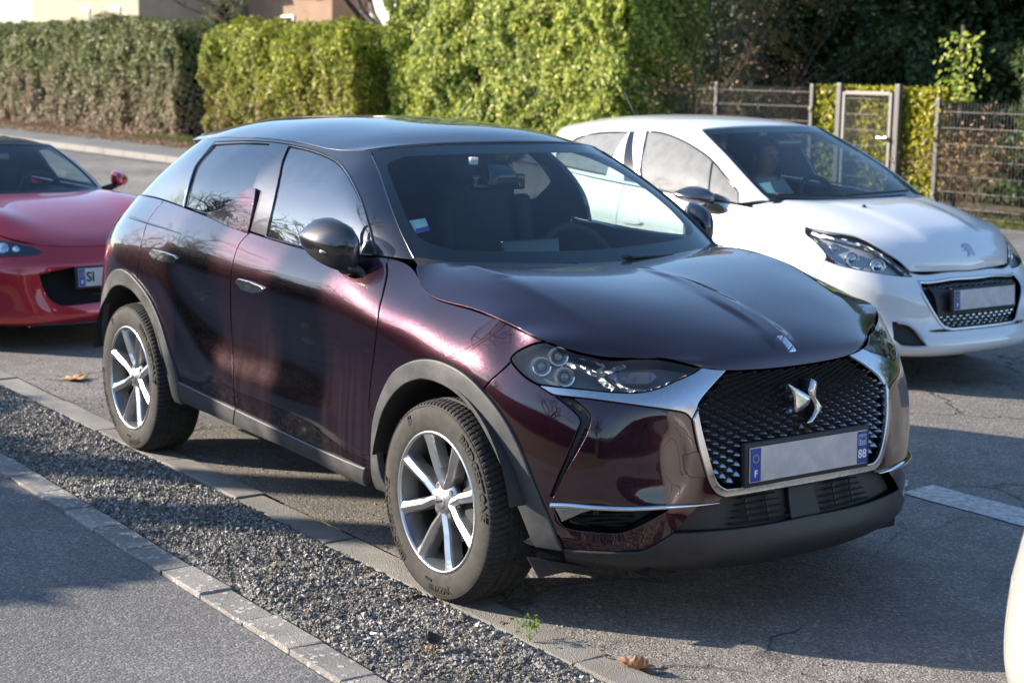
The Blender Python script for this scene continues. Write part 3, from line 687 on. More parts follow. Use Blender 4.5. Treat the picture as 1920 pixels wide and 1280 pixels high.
# bumper skin
arch_low = afo[iA:]; liptop = SA.px(L((985, 1013), (1037, 1025), (1110, 1032), (1195, 1033), (1225, 1022), (1262, 999), n=3))
iL = nearest(afo, liptop[0])
drl = SA.px(cat(L((1037, 740), (1060, 757), (1080, 775), (1087, 786), (1085, 802), (1056, 870), (1031, 931), n=3), L((1036, 932), (1061, 882), (1093, 827), (1107, 790), (1101, 770), (1072, 745), n=3)))
intake = SA.px(cat(L((1036, 947), (1050, 979), (1070, 991), (1110, 996), (1155, 999), (1186, 991), (1225, 971), (1256, 954), n=3), L((1180, 952), (1110, 950), (1060, 948), n=2)))
bump_in = cat(SA.px(L((1262, 999), (1285, 975), (1308, 951), (1344, 943), n=3)), fo[::-1])
bumper = cat(hl_out[:k0+1][::-1], wing_low[1:], fo[1:], SA.px([(1350, 940), (1308, 952), (1285, 976)]), liptop[::-1], afo[iA:iL+1][::-1], fb[::-1])
BP = panel('front_bumper', SA, bumper, M_PAINT, DS, holes=[intake, drl], step=.02, gap=.003, depth=.016, hole_depth=.05)
for o_, p_ in zip(panel('running_light', SA, drl, M_BLACK, DS, off=-.012, step=.012, gap=0, depth=.006, r=.001), BP): o_.parent = p_
lin = mat('drl_diffuser', (.07, .073, .08), .25)
def dashes(a, b, n, w, h):
    V, F = [], []
    for i in range(n):
        t = (i+.5)/n; q = np.array(a)+(np.array(b)-np.array(a))*t; pos, nn = on(SA, q, -.0105); T = at_y(np.array(b), -.7)-at_y(np.array(a), -.7); T -= nn*(T@nn); T /= np.linalg.norm(T); E = np.cross(T, nn)
        o = len(V); V += [pos-T*h-E*w, pos+T*h-E*w, pos+T*h+E*w, pos-T*h+E*w]; F.append((o, o+1, o+2, o+3))
    return V, F+[q[::-1] for q in F]
v_, f_ = merge(dashes((1069, 756), (1093, 772), 5, .005, .0035), dashes((1099, 802), (1040, 924), 14, .004, .006)); put_both('led_strip', v_, f_, lin, BP)
for o_ in bpy.data.objects:
    if o_.name.startswith('led_strip'): o_['kind'] = 'stuff'
panel('intake_back', SA, intake, M_BLACK, DS, off=-.058, step=.03, gap=0, depth=.002)
for k_ in range(5):
    v_, f_ = ribbon([(1070, 966+k_*7), (1120, 966+k_*7), (1190, 965+k_*6)], .004, SA, -.05, .004); put_both('intake_rib', v_, f_, M_BLACK, BP)
blade = SA.px(L((1034, 946), (1070, 947), (1120, 951), (1185, 953), (1250, 950), (1300, 947), (1345, 942), n=4))
strip('chrome_blade', SA, blade, np.concatenate([np.linspace(.018, .015, len(blade)-8), np.linspace(.014, .003, 8)]), M_CHROMEB, DS, off=.010, thick=.007)
tri = SA.px([(1036, 949), (1118, 955), (1088, 964), (1052, 980)])
panel('blade_plate', SA, tri, M_CHROME, DS, off=-.006, step=.02, gap=.001, depth=.004)
# park sensors, tow cover, reflector patch
for q, r_ in (((976, 876), .013), ((1112, 971), .010)):
    pos, n_ = on(SA, q, .0035 if r_ > .012 else -.045); v_, f_ = lathe([(0, .001), (r_*.62, .0), (r_*.66, -.001), (r_*.7, .001), (r_, .0015), (r_*1.05, -.004)], 20, 'z'); put_both('parking_sensor', orient(v_, pos, n_), f_, M_GLOSS, BP)
tow = SA.px(L((1279, 853), (1290, 850), (1316, 848), (1329, 892), (1310, 895), (1292, 893), (1283, 880), n=2))
for o_, p_ in zip(panel('tow_cover', SA, tow, M_PAINT, DS, off=.0025, step=.02, gap=.0, depth=.006, r=.002), BP): o_.parent = p_
# lip and lower grille
zlip = SA.px([(1262, 999)])[0]
cl = SA.find([(.83, 0, .358)], '3d')[0]
ltop = cat(liptop, smooth_line(np.vstack([zlip, SA.px([(1395, 988)])[0], [U0, cl[1]]]), 6)[1:])
lip_half = cat(ltop[::-1], afo[iL:], [(afo[-1][0]-.01, .012)], np.stack([np.linspace(afo[-1][0]-.02, U0, 30), np.full(30, .008)], 1))
lip_half[:, 0] = np.maximum(lip_half[:, 0], U0)
panel('front_lip', SA, symu(lip_half), M_LIP, DS, off=.006, step=.025, mirror=False, gap=.001, depth=.05, r=.006)
lowg = cat(np.stack([np.linspace(U0, fo[-1][0], 14), np.full(14, vb_o+.004)], 1), SA.px([(1350, 938), (1310, 950), (1285, 975)]), ltop[nearest(ltop, zlip):])
LG = panel('lower_grille', SA, symu(lowg), M_BLACK, DS, off=-.035, step=.04, mirror=False, gap=0, depth=-.03)[0]
v1_, v0_ = vb_o-.012, cl[1]+.010
for sg in (-1, 1):
    for k in range(5):
        v = v0_+(v1_-v0_)*k/4; a, b = .07+.012*k, .26+.05*(4-k)/4
        uv = np.stack([U0+sg*np.linspace(a, b, 14), np.full(14, v)], 1); P, N = SA.ev(*uv.T); P = P-N*.018
        Vv = np.stack([P-[0, 0, .0035], P+N*.010-[0, 0, .002], P+N*.010+[0, 0, .002], P+[0, 0, .0035], P-N*.02], 1).reshape(-1, 3); Ff = grid_faces(14, 5); mesh_obj('grille_slat', Vv, Ff+[q[::-1] for q in Ff], M_LIP, LG, False)
    for a in (.15, .235):
        uv = np.stack([np.full(8, U0+sg*a), np.linspace(v0_, v1_, 8)], 1); P, N = SA.ev(*uv.T); v_, f_ = tube(P-N*.020, .004, 6); mesh_obj('grille_upright', v_, f_, M_LIP, LG)
panel('grille_blank', SA, cat([(U0-.065, cl[1]), (U0+.065, cl[1]), (U0+.055, vb_o-.004), (U0-.055, vb_o-.004)]), M_BLACK, LG, off=-.012, step=.03, mirror=False, gap=0, depth=.01)
# bonnet badge, emblem
def inflate(name, poly, nrm, th, dome, material, parent, step=.006, rnd=.006):
    """a solid cut from an outline of 3D points, its face domed towards the middle"""
    P = np.asarray(poly, float); n = np.asarray(nrm, float)/np.linalg.norm(nrm); x = np.cross((0, 0, 1), n); x /= np.linalg.norm(x); y = np.cross(n, x); c = P.mean(0)
    Q = resample(np.stack([(P-c)@x, (P-c)@y], 1), step); Q = Q if area2(Q) > 0 else Q[::-1]
    v, f, vo = triangulate([Q], step); h = dome*np.sqrt(np.clip(seg_dist(Q, v)/rnd, 0, 1))
    k = len(v); m = len(Q); V = c+v[:, :1]*x+v[:, 1:]*y+(h[:, None])*n; e0 = c+Q[:, :1]*x+Q[:, 1:]*y
    V = np.vstack([V, e0, e0-th*n]); F = list(f)+[(k+i, k+m+i, k+m+(i+1) % m, k+(i+1) % m) for i in range(m)]
    return mesh_obj(name, V, F, material, parent, True)
def zc(pts, o=(1290, 620), s=.265625): return [(o[0]+a*s, o[1]+b*s) for a, b in pts]
for poly in (zc([(618, 45), (668, 36), (655, 75)]), zc([(660, 78), (676, 44), (734, 104), (704, 140)]), zc([(712, 145), (738, 110), (760, 146), (708, 152)])):
    uv = SH.px(poly); P, N = SH.ev(*uv.T); inflate('bonnet_badge', P+N*.004, N.mean(0), .006, .001, M_CHROMEB, HOOD, .004, .002)
XE = .800
EL = [at_x(np.array(p), XE) for p in zc([(738, 372), (800, 405), (850, 436), (889, 463), (872, 510), (832, 545), (782, 572), (768, 545), (770, 470), (757, 410)])]
ER = [at_x(np.array(p), XE) for p in zc([(908, 335), (946, 356), (932, 420), (926, 462), (948, 495), (966, 522), (948, 570), (910, 615), (878, 655), (850, 645), (893, 590), (914, 545), (912, 510), (889, 463), (876, 420)])]
em_c = np.mean([p[1] for p in EL+ER])
for E in (EL, ER):
    E = np.array(E); E[:, 1] -= em_c
    inflate('emblem_half', E, (1, 0, .12), .055, .009, M_CHROME, GR, .004, .014)
# number plate
PLX = .815
PL = bpy.data.objects.new('plate_holder', None)
def rect(y0, y1, z0, z1, x): return [(x, y0, z0), (x, y1, z0), (x, y1, z1), (x, y0, z1)]
def plate_mat():
    if 'plate_white' in MAT: return MAT['plate_white']
    m = mat('plate_white', (.50, .50, .52), .35); n = NT(m); c = n.coord('Object'); n.set(Base_Color=n.ramp(n.noise(c, 16, 4, .6), [(.3, (.40, .40, .42)), (.75, (.56, .56, .58))])); return m
def number_plate(parent, cx_, cz, tilt=0.0, dept=True, w=.52, h=.11, mirror_side=1):
    bm = bmesh.new(); add_box(bm, (-.012, 0, 0), (.02, w+.03, h+.03)); hold = bm_obj('plate_frame', bm, M_BLACK, parent, True, .005)
    bm = bmesh.new(); add_box(bm, (0, 0, 0), (.004, w, h)); pl = bm_obj('number_plate', bm, plate_mat(), hold, False, .0015)
    pl.location = (.001, 0, 0)
    blue = mat('plate_blue', (.012, .055, .30), .35)
    bm = bmesh.new(); add_box(bm, (.0025, -w/2+.024, 0), (.003, .042, h-.006)); bm_obj('plate_band', bm, blue, pl)
    if dept:
        bm = bmesh.new(); add_box(bm, (.0025, w/2-.024, 0), (.003, .042, h-.006)); bm_obj('plate_band', bm, blue, pl)
    parts = []
    def txt(s, size, y, z, bold=0.0):
        v, f = text_mesh(s, size, 0, bold=bold); parts.append(([(.0045, y+a[0], z+a[1]) for a in v], f))
    txt('F', .030, -w/2+.024, -.028, .0008)
    for i in range(12):
        a = 2*math.pi*i/12; txt('*', .014, -w/2+.024+.012*math.cos(a), .019+.012*math.sin(a)-.002)
    v, f = merge(*parts[1:]); mesh_obj('plate_stars', v, f, mat('star_yellow', (.75, .55, .05), .5), pl, False); parts = parts[:1]
    if dept:
        txt('88', .040, w/2-.024, -.022, .0006); txt('Grand', .008, w/2-.024, .036); txt('Est', .020, w/2-.024, .019)
        for a, b, c, d in ((-.017, .017, .0405, .042), (-.017, .017, .008, .0095), (-.017, -.0155, .008, .042), (.0155, .017, .008, .042)):
            y0 = w/2-.024; parts.append(([(.0045, y0+a, c), (.0045, y0+b, c), (.0045, y0+b, d), (.0045, y0+a, d)], [(0, 1, 2, 3)]))
    v, f = merge(*parts); mesh_obj('plate_lettering', v, f, M_WHITE, pl, False)
    hold.location = (cx_, 0, cz); hold.rotation_euler = (0, tilt, 0)
    return hold
number_plate(DS, PLX, .548, math.radians(-2))
# handles, tail lamp, trim lines
zh = lambda pts: [(160+a*.3125, 450+b*.3125) for a, b in pts]
for o_, p_ in zip(panel('door_handle', SA, SA.px(zh([(905, 250), (925, 230), (985, 245), (1060, 275), (1077, 292), (1065, 312), (1010, 320), (945, 300)])), M_CHROME, DS, off=.007, step=.015, gap=0, depth=.012, r=.004), FD): o_.parent = p_
for o_, p_ in zip(panel('door_handle', SA, SA.px(zh([(388, 82), (410, 55), (470, 68), (540, 92), (555, 110), (535, 132), (480, 135), (410, 115)])), M_CHROME, DS, off=.007, step=.015, gap=0, depth=.012, r=.004), RD): o_.parent = p_
TL = panel('tail_lamp', SA, SA.find([(-2.985, 1.06), (-2.92, 1.03), (-2.90, 1.0), (-2.97, .985), (-3.06, .97), (-3.09, .985), (-3.06, 1.03)], 'xz'), M_RED, DS, off=.006, step=.02, gap=0, depth=.02, r=.004)
strip('tail_trim', SA, SA.px(L((243, 406), (262, 413), (285, 421), (312, 429), (338, 438), n=5)), np.linspace(.016, .004, 21), M_GLOSS, DS, off=.001, thick=.002)
sw = SG.px(L((345, 388), (353, 352), (366, 312), (384, 288), (402, 268), n=4)); strip('window_trim', SG, sw, .008, M_CHROMEB, DS, off=.004)
sw = SG.px(L((706, 478), (700, 452), (690, 415), (677, 374), (657, 333), (636, 304), (611, 289), (576, 277), (541, 270), (500, 265), (450, 264), (404, 266), n=3)); strip('window_trim', SG, sw, .010, M_GLOSS, DS, off=.003, thick=.004)
sw = SG.px(L((499, 444), (545, 460), (585, 473), (640, 479), (700, 481), n=4)); sw[:, 1] = np.maximum(sw[:, 1], .002); strip('window_trim', SG, sw, .009, M_GLOSS, DS, off=.004, thick=.004)
sp = SG.px(L((698, 292), (712, 325), (729, 375), (748, 425), (768, 468), (776, 484), n=4)); strip('pillar_seam', SG, sp, .006, M_GLOSS, DS, off=.0015, thick=.002)
# cowl below the windscreen, dark inner shell, wheel wells, floor
def shell(S, off, keep, name, m, stepu=120, stepv=26):
    u = np.linspace(0, S.U, stepu); v = np.linspace(0, S.V, stepv); uu, vv = np.meshgrid(u, v, indexing='ij'); P, N = S.ev(uu.ravel(), vv.ravel()); P = P-N*off
    F = [q for q in grid_faces(stepu, stepv) if keep(P[list(q)].mean(0))]
    used = sorted({i for q in F for i in q}); mp = {a: i for i, a in enumerate(used)}
    return mesh_obj(name, P[used], [tuple(mp[i] for i in q) for q in F], m, DS, True)
def nowell(c): return all((c[0]-x)**2+(c[2]-.36)**2 > .43**2 or abs(c[1]) < .5 for x in (0.02, -2.558))
shell(SA, .075, nowell, 'inner_shell', M_SHELL); 
u_ = np.linspace(0, SH.U-.02, 30)
bm = bmesh.new(); add_box(bm, (-1.3, 0, .27), (3.6, 1.36, .10)); add_box(bm, (.35, 0, .26), (.7, 1.1, .10)); bm_obj('underbody', bm, M_SHELL, DS)
cw = []
for t in np.linspace(-1, 1, 41):
    p, _ = SG.ev([G0+t*(ws[-1][0]-G0)], [.001]); p = p[0]; w_, _ = SH.ev([.001], [V0+t*(SH.V/2-.002)]); w_ = w_[0]
    cw.append([p+[-.02, 0, .012], p+[.02, 0, -.012], (p+w_)/2-[0, 0, .03], w_-[.0, 0, .02]])
mesh_obj('scuttle', np.array(cw).reshape(-1, 3), grid_faces(41, 4), M_BLACK, DS)
for x in (0.02, -2.558):
    for sg in (-1, 1):
        v_, f_ = lathe([(.42, -.89*1), (.415, -.80), (.40, -.52), (.05, -.50)], 30, 'y', math.radians(12), math.radians(168))
        v_ = np.array(v_)*[1, -sg, 1]+[x, 0, .33]; mesh_obj('wheel_well', v_, f_, M_BLACK, DS)
v_ = np.array([(.40, -.66, .21), (.43, -.82, .25), (.45, -.79, .185), (.48, -.62, .20)])
for sg in (1, -1): mesh_obj('spat', np.vstack([v_*[1, sg, 1], v_*[1, sg, 1]+[.006, 0, 0]]), [(0, 1, 2, 3), (7, 6, 5, 4), (0, 4, 5, 1), (1, 5, 6, 2), (2, 6, 7, 3), (3, 7, 4, 0)], M_BLACK, DS, False)
# wipers
for a, b in (((932, 508), (1080, 501)), ((1172, 490), (1260, 484))):
    p0 = at_y(np.array(a), SG.ev(*SG.px([a]).T)[0][0][1]); P = []
    for t in np.linspace(0, 1, 10):
        q = np.array(a)*(1-t)+np.array(b)*t; pos, nn = on(SG, q, .014); P.append(pos)
    v1 = tube(P, .007, 6); bm = None
    hb = orient(np.array([(-.022, -.008, 0), (.022, -.008, 0), (.022, .008, 0), (-.022, .008, 0), (-.018, -.006, .010), (.016, -.006, .012), (.016, .006, .012), (-.018, .006, .010)]), P[0], on(SG, a)[1])
    v_, f_ = merge(v1, (hb, [(0, 1, 5, 4), (1, 2, 6, 5), (2, 3, 7, 6), (3, 0, 4, 7), (4, 5, 6, 7)])); mesh_obj('wiper_arm', v_, f_, M_BLACK, DS, False)
# ------------------------------------------------------------------ wheels
def tyre_mesh(R, w, rim_r, tread=True, seg=400):
    """tyre with a real tread: three circumferential grooves, V-shaped sipes, shoulder blocks (outer side at -y)"""
    h = w/2
    side = [(rim_r-.004, -h+.014), (rim_r+.004, -h+.006), (rim_r+.018, -h+.002), (rim_r+(R-rim_r)*.45, -h-.003), (rim_r+(R-rim_r)*.70, -h+.001), (rim_r+(R-rim_r)*.86, -h+.008)]
    ys = np.linspace(-h+.016, h-.016, 46 if tread else 12)
    crown = [(R-.0045*((y/(h-.016))**2)**2*2.2, y) for y in ys]
    prof = side+crown+[(r, -y) for r, y in side[::-1]]
    n = len(prof); V = []; k0 = len(side); k1 = k0+len(crown)
    for i in range(seg):
        a = 2*math.pi*i/seg; c, s_ = math.cos(a), math.sin(a)
        for k, (r, y) in enumerate(prof):
            if tread and k0-1 <= k < k1+1:
                t = y/h; g = 0.0
                for yc, gw in ((-.36, .055), (.0, .05), (.36, .055)):
                    if abs(t-yc) < gw: g = .0075
                ph = (a*100/(2*math.pi)+abs(t)*2.6) % 1.0
                ph2 = (a*100/(2*math.pi)+abs(t)*1.4) % 1.0
                if abs(t) > .42:
                    if ph2 < .24: g = max(g, .0055 if k0 <= k < k1 else .004)
                elif ph < .20: g = max(g, .005)
                r -= g
            V.append((r*c, y, r*s_))
    return V, grid_faces(seg, n, True)
def arc_text(s, r, size, th0, y, extr=.0016, flip=False, spacing=1.0, shear=0.0, bold=.0):
    """raised lettering bent round the sidewall (read from the -y side); th0 = centre angle"""
    v, f = text_mesh(s, size, extr, shear=shear, bold=bold)
    out = []
    for a in v:
        rr = r+(a[1] if not flip else -a[1]); th = th0-(a[0]*spacing/r if not flip else -a[0]*spacing/r)
        out.append((rr*math.cos(th), y-a[2]-extr*.2, rr*math.sin(th)))
    return out, f
def make_wheel(name, R=.338, w=.215, rim=.2335, phase=18.0, style='ds', lettering=True, parent=None, brake=True, tread=True):
    root = bpy.data.objects.new(name, None); root.empty_display_size = .1; link(root, parent)
    v, f = tyre_mesh(R, w, rim, tread); T = mesh_obj('tyre', v, f, M_TYRE, root, True)
    if tread:
        npf = len(T.data.polygons)//400; sm = np.array([not (5 <= k % npf < 53) for k in range(len(T.data.polygons))]); T.data.polygons.foreach_set('use_smooth', sm)
    h = w/2
    if lettering:
        parts = []
        ysd = -h-.0015
        rm = (R+rim)/2+.004
        for s_, th, fl, sz in (('BRIDGESTONE', 30, False, .040), ('BRIDGESTONE', 205, False, .040), ('BLIZZAK', -82, True, .030), ('LM005', -96, True, .012), ('B', 122, False, .042)):
            if s_ in ('BLIZZAK', 'LM005'): th -= 0
            parts.append(arc_text(s_, rm if s_ != 'LM005' else rm-.022, sz, math.radians(th), ysd, .0018, fl, 1.12, .15, .0007))
        v, f = merge(*parts); mesh_obj('tyre_lettering', v, f, M_TYRETXT, T, False)['kind'] = 'stuff'
        v, f = lathe([(R-.022, -h+.004), (R-.0215, -h+.0025), (R-.0205, -h+.0025), (R-.020, -h+.004)], 90, 'y'); mesh_obj('sidewall_rib', v, f, M_TYRE, T)
    # rim barrel and lip
    v, f = lathe([(rim+.002, -h+.012), (rim+.002, -h+.006), (rim-.002, -h+.004), (rim-.006, -h+.006), (rim-.008, -h+.013), (rim-.016, -h+.030), (rim-.022, -h+.075), (rim-.012, h-.02), (rim-.02, h-.02), (rim-.03, -h+.075)], 96, 'y')
    RM = mesh_obj('rim', v, f, M_BARREL, root)
    v, f = lathe([(rim+.0025, -h+.011), (rim+.0025, -h+.0045), (rim-.003, -h+.0025), (rim-.0075, -h+.0045), (rim-.0085, -h+.0125)], 96, 'y'); mesh_obj('rim_lip', v, f, M_ALLOY, RM)
    yf = -h+.012
    def spoke(th, sg, n=12):
        t = np.linspace(0, 1, n); r = .040+(rim-.006-.040)*t
        bend = sg*np.interp(r, [.04, .075, .105, rim], [.30, .10, .02, 0])
        wd = np.interp(r, [.04, .07, .11, rim-.03, rim], [.036, .031, .032, .037, .056])
        y = yf+np.interp(r, [.04, .08, rim*.7, rim], [.022, .016, .004, -.004])
        V, F = [], []
        for k in range(n):
            a = th+bend[k]; c, s_ = math.cos(a), math.sin(a); e = (-s_, c)
            for q, (dw, dy) in enumerate(((-1.30, .050), (-1.12, .014), (-.98, .006), (-.10, -.004), (.10, -.004), (.98, .006), (1.12, .014), (1.30, .050))):
                V.append((r[k]*c+e[0]*wd[k]/2*dw, y[k]+dy, r[k]*s_+e[1]*wd[k]/2*dw))
        return V, grid_faces(n, 8)
    for i in range(8):
        v, f = spoke(math.radians(phase+45*i), 1 if i % 2 else -1)
        fm = [1 if j % 7 in (2, 3, 4) else 0 for j in range(len(f))]
        mesh_obj('spoke', v, f, None, RM, False, mats=[M_ALLOYD, M_ALLOY], fmat=fm)
    v, f = lathe([(.0, yf+.010), (.022, yf+.0105), (.028, yf+.0125), (.030, yf+.015), (.033, yf+.0145), (.040, yf+.022), (.072, yf+.032), (.078, yf+.05), (.0, yf+.052)], 40, 'y'); HB = mesh_obj('hub', v, f, M_ALLOYD, RM)
    v, f = lathe([(.0, yf+.0075), (.020, yf+.0085), (.0265, yf+.011), (.0275, yf+.014)], 32, 'y'); mesh_obj('hub_cap', v, f, M_ALLOY, HB)
    if lettering:
        v, f = text_mesh('DEZENT', .0105, .0004, bold=.0002); ca, sa = math.cos(.3), math.sin(.3); mesh_obj('cap_lettering', [(a[0]*ca-a[1]*sa, yf+.0075-a[2], a[0]*sa+a[1]*ca) for a in v], f, M_GLOSS, HB, False)
    for i in range(4):
        a = math.radians(phase+22.5+90*i); v, f = lathe([(0, yf+.024), (.009, yf+.024), (.0105, yf+.028), (.0105, yf+.04)], 6, 'y'); mesh_obj('wheel_bolt', np.array(v)+[.054*math.cos(a), 0, .054*math.sin(a)], f, M_STEEL, HB, False)
    if brake:
        v, f = lathe([(.06, .0), (.141, .0), (.141, .022), (.06, .022)], 60, 'y'); mesh_obj('brake_disc', np.array(v)+[0, -h+.085, 0], f, M_STEEL, root)
        v, f = lathe([(.10, -.028), (.152, -.028), (.156, .05), (.10, .05)], 12, 'y', math.radians(-38), math.radians(32), True); mesh_obj('brake_caliper', np.array(v)+[0, -h+.085, 0], f, M_IRON, root, False)
    v, f = lathe([(.0, 0), (rim-.02, 0)], 40, 'y'); mesh_obj('wheel_back', np.array(v)+[0, h-.03, 0], f, M_SHELL, root)
    return root
def copy_tree(o, parent=None):
    c = o.copy(); COL.objects.link(c); c.parent = parent
    for ch in o.children: copy_tree(ch, c)
    return c
WHEEL = make_wheel('wheel', parent=DS)
def place_wheel(o, x, y, z, spin=0.0, steer=0.0):
    o.location = (x, y, z); o.rotation_euler = Euler((0, spin, (math.pi if y > 0 else 0)+steer), 'XYZ')
place_wheel(WHEEL, 0, -.778, .336)
for x, y, sp in ((-2.558, -.778, -4), (0, .778, 20), (-2.558, .778, 50)):
    place_wheel(copy_tree(WHEEL, DS), x, y, .336, math.radians(sp))

# ------------------------------------------------------------------ mirrors
def loft_rings(rings, cap=True):
    n = len(rings[0]); V = [p for r in rings for p in r]; F = []
    for i in range(len(rings)-1):
        for k in range(n): F.append((i*n+k, i*n+(k+1) % n, (i+1)*n+(k+1) % n, (i+1)*n+k))
    if cap: F.append(tuple(range(n))[::-1]); F.append(tuple((len(rings)-1)*n+k for k in range(n)))
    return V, F
def mirror_unit(parent, base, outline, depth, m_cap, m_body, m_low, strip_m, tilt=0.0):
    """door mirror: outline (y,z) of the housing seen from the front, near side; both sides are made"""
    O = smooth_line(np.array(outline+[outline[0]], float), 6)[:-1]; c = O.mean(0)
    rings = []
    for dx, sc in ((-depth*.62, .80), (-depth*.60, .96), (-depth*.5, 1.0), (-depth*.30, 1.0), (-depth*.05, .955), (depth*.14, .85), (depth*.26, .68), (depth*.335, .45), (depth*.37, .2)):
        rings.append([(base[0]+dx+.30*(-(abs(q[1])-abs(c[1])))*0-.75*(abs(c[0]+(q[0]-c[0])*sc)-abs(c[0])), c[0]+(q[0]-c[0])*sc, c[1]+(q[1]-c[1])*sc-dx*.12) for q in O])
    v, f = loft_rings(rings)
    res = []
    for sg in (1, -1):
        ob = mesh_obj('door_mirror', np.array(v)*[1, sg, 1], f if sg == 1 else [q[::-1] for q in f], None, parent, True, mats=[m_cap, m_low]); res.append(ob)
        zl = c[1]-.028
        for p in ob.data.polygons:
            if p.center.z < zl+.25*(abs(p.center.y)-abs(c[0])): p.material_index = 1
        bm = bmesh.new(); bm.from_mesh(ob.data); bmesh.ops.recalc_face_normals(bm, faces=bm.faces); bm.to_mesh(ob.data); bm.free()
        g = [(base[0]-depth*.615-.75*(abs(c[0]+(q[0]-c[0])*.82)-abs(c[0])), c[0]+(q[0]-c[0])*.82, c[1]+(q[1]-c[1])*.82+depth*.06) for q in O]
        mesh_obj('mirror_glass', np.array(g)*[1, sg, 1]-[.012, 0, 0], [tuple(range(len(g)))], mat('mirror_glass', (.75, .77, .8), .02, 1.0), ob, False)
        # indicator strip along the lower edge of the cap
        P = []
        for y in np.linspace(c[0]-.062, c[0]+.045, 14):
            z = c[1]-.030+.25*(abs(y)-abs(c[0])); t = (abs(y)-abs(c[0])); P.append((base[0]+depth*.235-.75*t-2.2*t*t, y, z))
        if strip_m is not None: v2, f2 = tube(P, .0055, 6); mesh_obj('indicator_strip', np.array(v2)*[1, sg, 1], f2, strip_m, ob)
    return res
ol = [(a+.03, b) for a, b in ((-.848, 1.180), (-.88, 1.198), (-.92, 1.192), (-.955, 1.160), (-.972, 1.125), (-.957, 1.080), (-.92, 1.040), (-.875, 1.017), (-.845, 1.025), (-.832, 1.070), (-.832, 1.140))]
MR = mirror_unit(DS, (-.675, -.875, 1.115), ol, .155, M_ROOF, M_GLOSS, M_BLACK, mat('clear_indicator', (.5, .5, .5), .15))
for sg, ob in zip((1, -1), MR):
    rings = []
    for t in np.linspace(0, 1, 9):
        y = -.79-.06*t; z = 1.005+.028*t+.012*math.sin(t*3.1); x = -.66+.0*t; a = .085*(1-t)+.045*t; b = .030*(1-t)+.020*t
        rings.append([(x+a*math.cos(k*math.pi/8), y, z+b*math.sin(k*math.pi/8)-.0*t) for k in range(16)])
    v, f = loft_rings(rings); mesh_obj('mirror_foot', np.array(v)*[1, sg, 1], [q if sg == 1 else q[::-1] for q in f], M_GLOSS, ob)
for o_ in [o for o in bpy.data.objects if o.name.startswith('mirror_foot')]:
    bm = bmesh.new(); bm.from_mesh(o_.data); bmesh.ops.recalc_face_normals(bm, faces=bm.faces); bm.to_mesh(o_.data); bm.free()

# ------------------------------------------------------------------ interior
def rbox(name, c, s, material, parent, bevel=.03, rot=None, taper=None, smooth=True):
    bm = bmesh.new(); add_box(bm, (0, 0, 0), s, None, taper)
    o = bm_obj(name, bm, material, parent, smooth, bevel, 3); o.location = c
    if rot: o.rotation_euler = rot
    return o
def seat(parent, x, y, z, m, s=1.0):
    st = rbox('seat', (x, y, z), (.50*s, .50*s, .16), m, parent, .05)
    b = rbox('seat_back', (-.27*s, 0, .34), (.14, .50*s, .62), m, st, .05, (0, math.radians(-14), 0), (.8, .82))
    rbox('bolster', (-.24*s, -.21*s, .32), (.17, .09, .50), m, st, .04, (0, math.radians(-14), 0)); rbox('bolster', (-.24*s, .21*s, .32), (.17, .09, .50), m, st, .04, (0, math.radians(-14), 0))
    rbox('headrest', (-.36*s, 0, .73), (.10, .27, .19), m, st, .045, (0, math.radians(-10), 0))
    return st
def steering_wheel(parent, c, r, m, tilt):
    a = np.linspace(0, 2*math.pi, 40, endpoint=False); v, f = tube([(0, r*math.cos(t), r*math.sin(t)) for t in a], .016, 8, True)
    o = mesh_obj('steering_wheel', v, f, m, parent); o.location = c; o.rotation_euler = (0, tilt, 0)
    rbox('wheel_hub', (.01, 0, 0), (.05, .14, .11), m, o, .02); rbox('wheel_spoke', (.005, 0, 0), (.02, 2*r, .03), m, o, .008); rbox('wheel_spoke', (.005, 0, -r*.5), (.02, .04, r), m, o, .008)
    return o
for y in (-.36, .36): seat(DS, -1.32, y, .62, M_SEAT)
bk = rbox('rear_bench', (-2.12, 0, .64), (.5, 1.25, .18), M_SEAT, DS, .05); rbox('bench_back', (-.30, 0, .36), (.16, 1.24, .62), M_SEAT, bk, .05, (0, math.radians(-16), 0))
for y in (-.38, .38): rbox('headrest', (-.44, y, .72), (.10, .26, .15), M_SEAT, bk, .04)
# dashboard that fills the foot of the windscreen
dv = []
for t in np.linspace(-1, 1, 25):
    y = -t*.70; hump = .045*math.exp(-((y-.36)/.17)**2); xb = -.30-.10*t*t
    dv.append([(xb, y, .985), (xb-.12, y, 1.0+hump*.3), (xb-.30, y, 1.005+hump), (xb-.42, y, .985+hump), (xb-.47, y, .93), (xb-.44, y, .70)])
mesh_obj('dashboard', np.array(dv).reshape(-1, 3), grid_faces(25, 6), M_DASH, DS)
rbox('centre_screen', (-.70, 0, 1.03), (.03, .27, .13), M_GLOSS, DS, .008, (0, math.radians(-12), 0))
steering_wheel(DS, (-.86, .36, .94), .185, M_DASH, math.radians(-24))
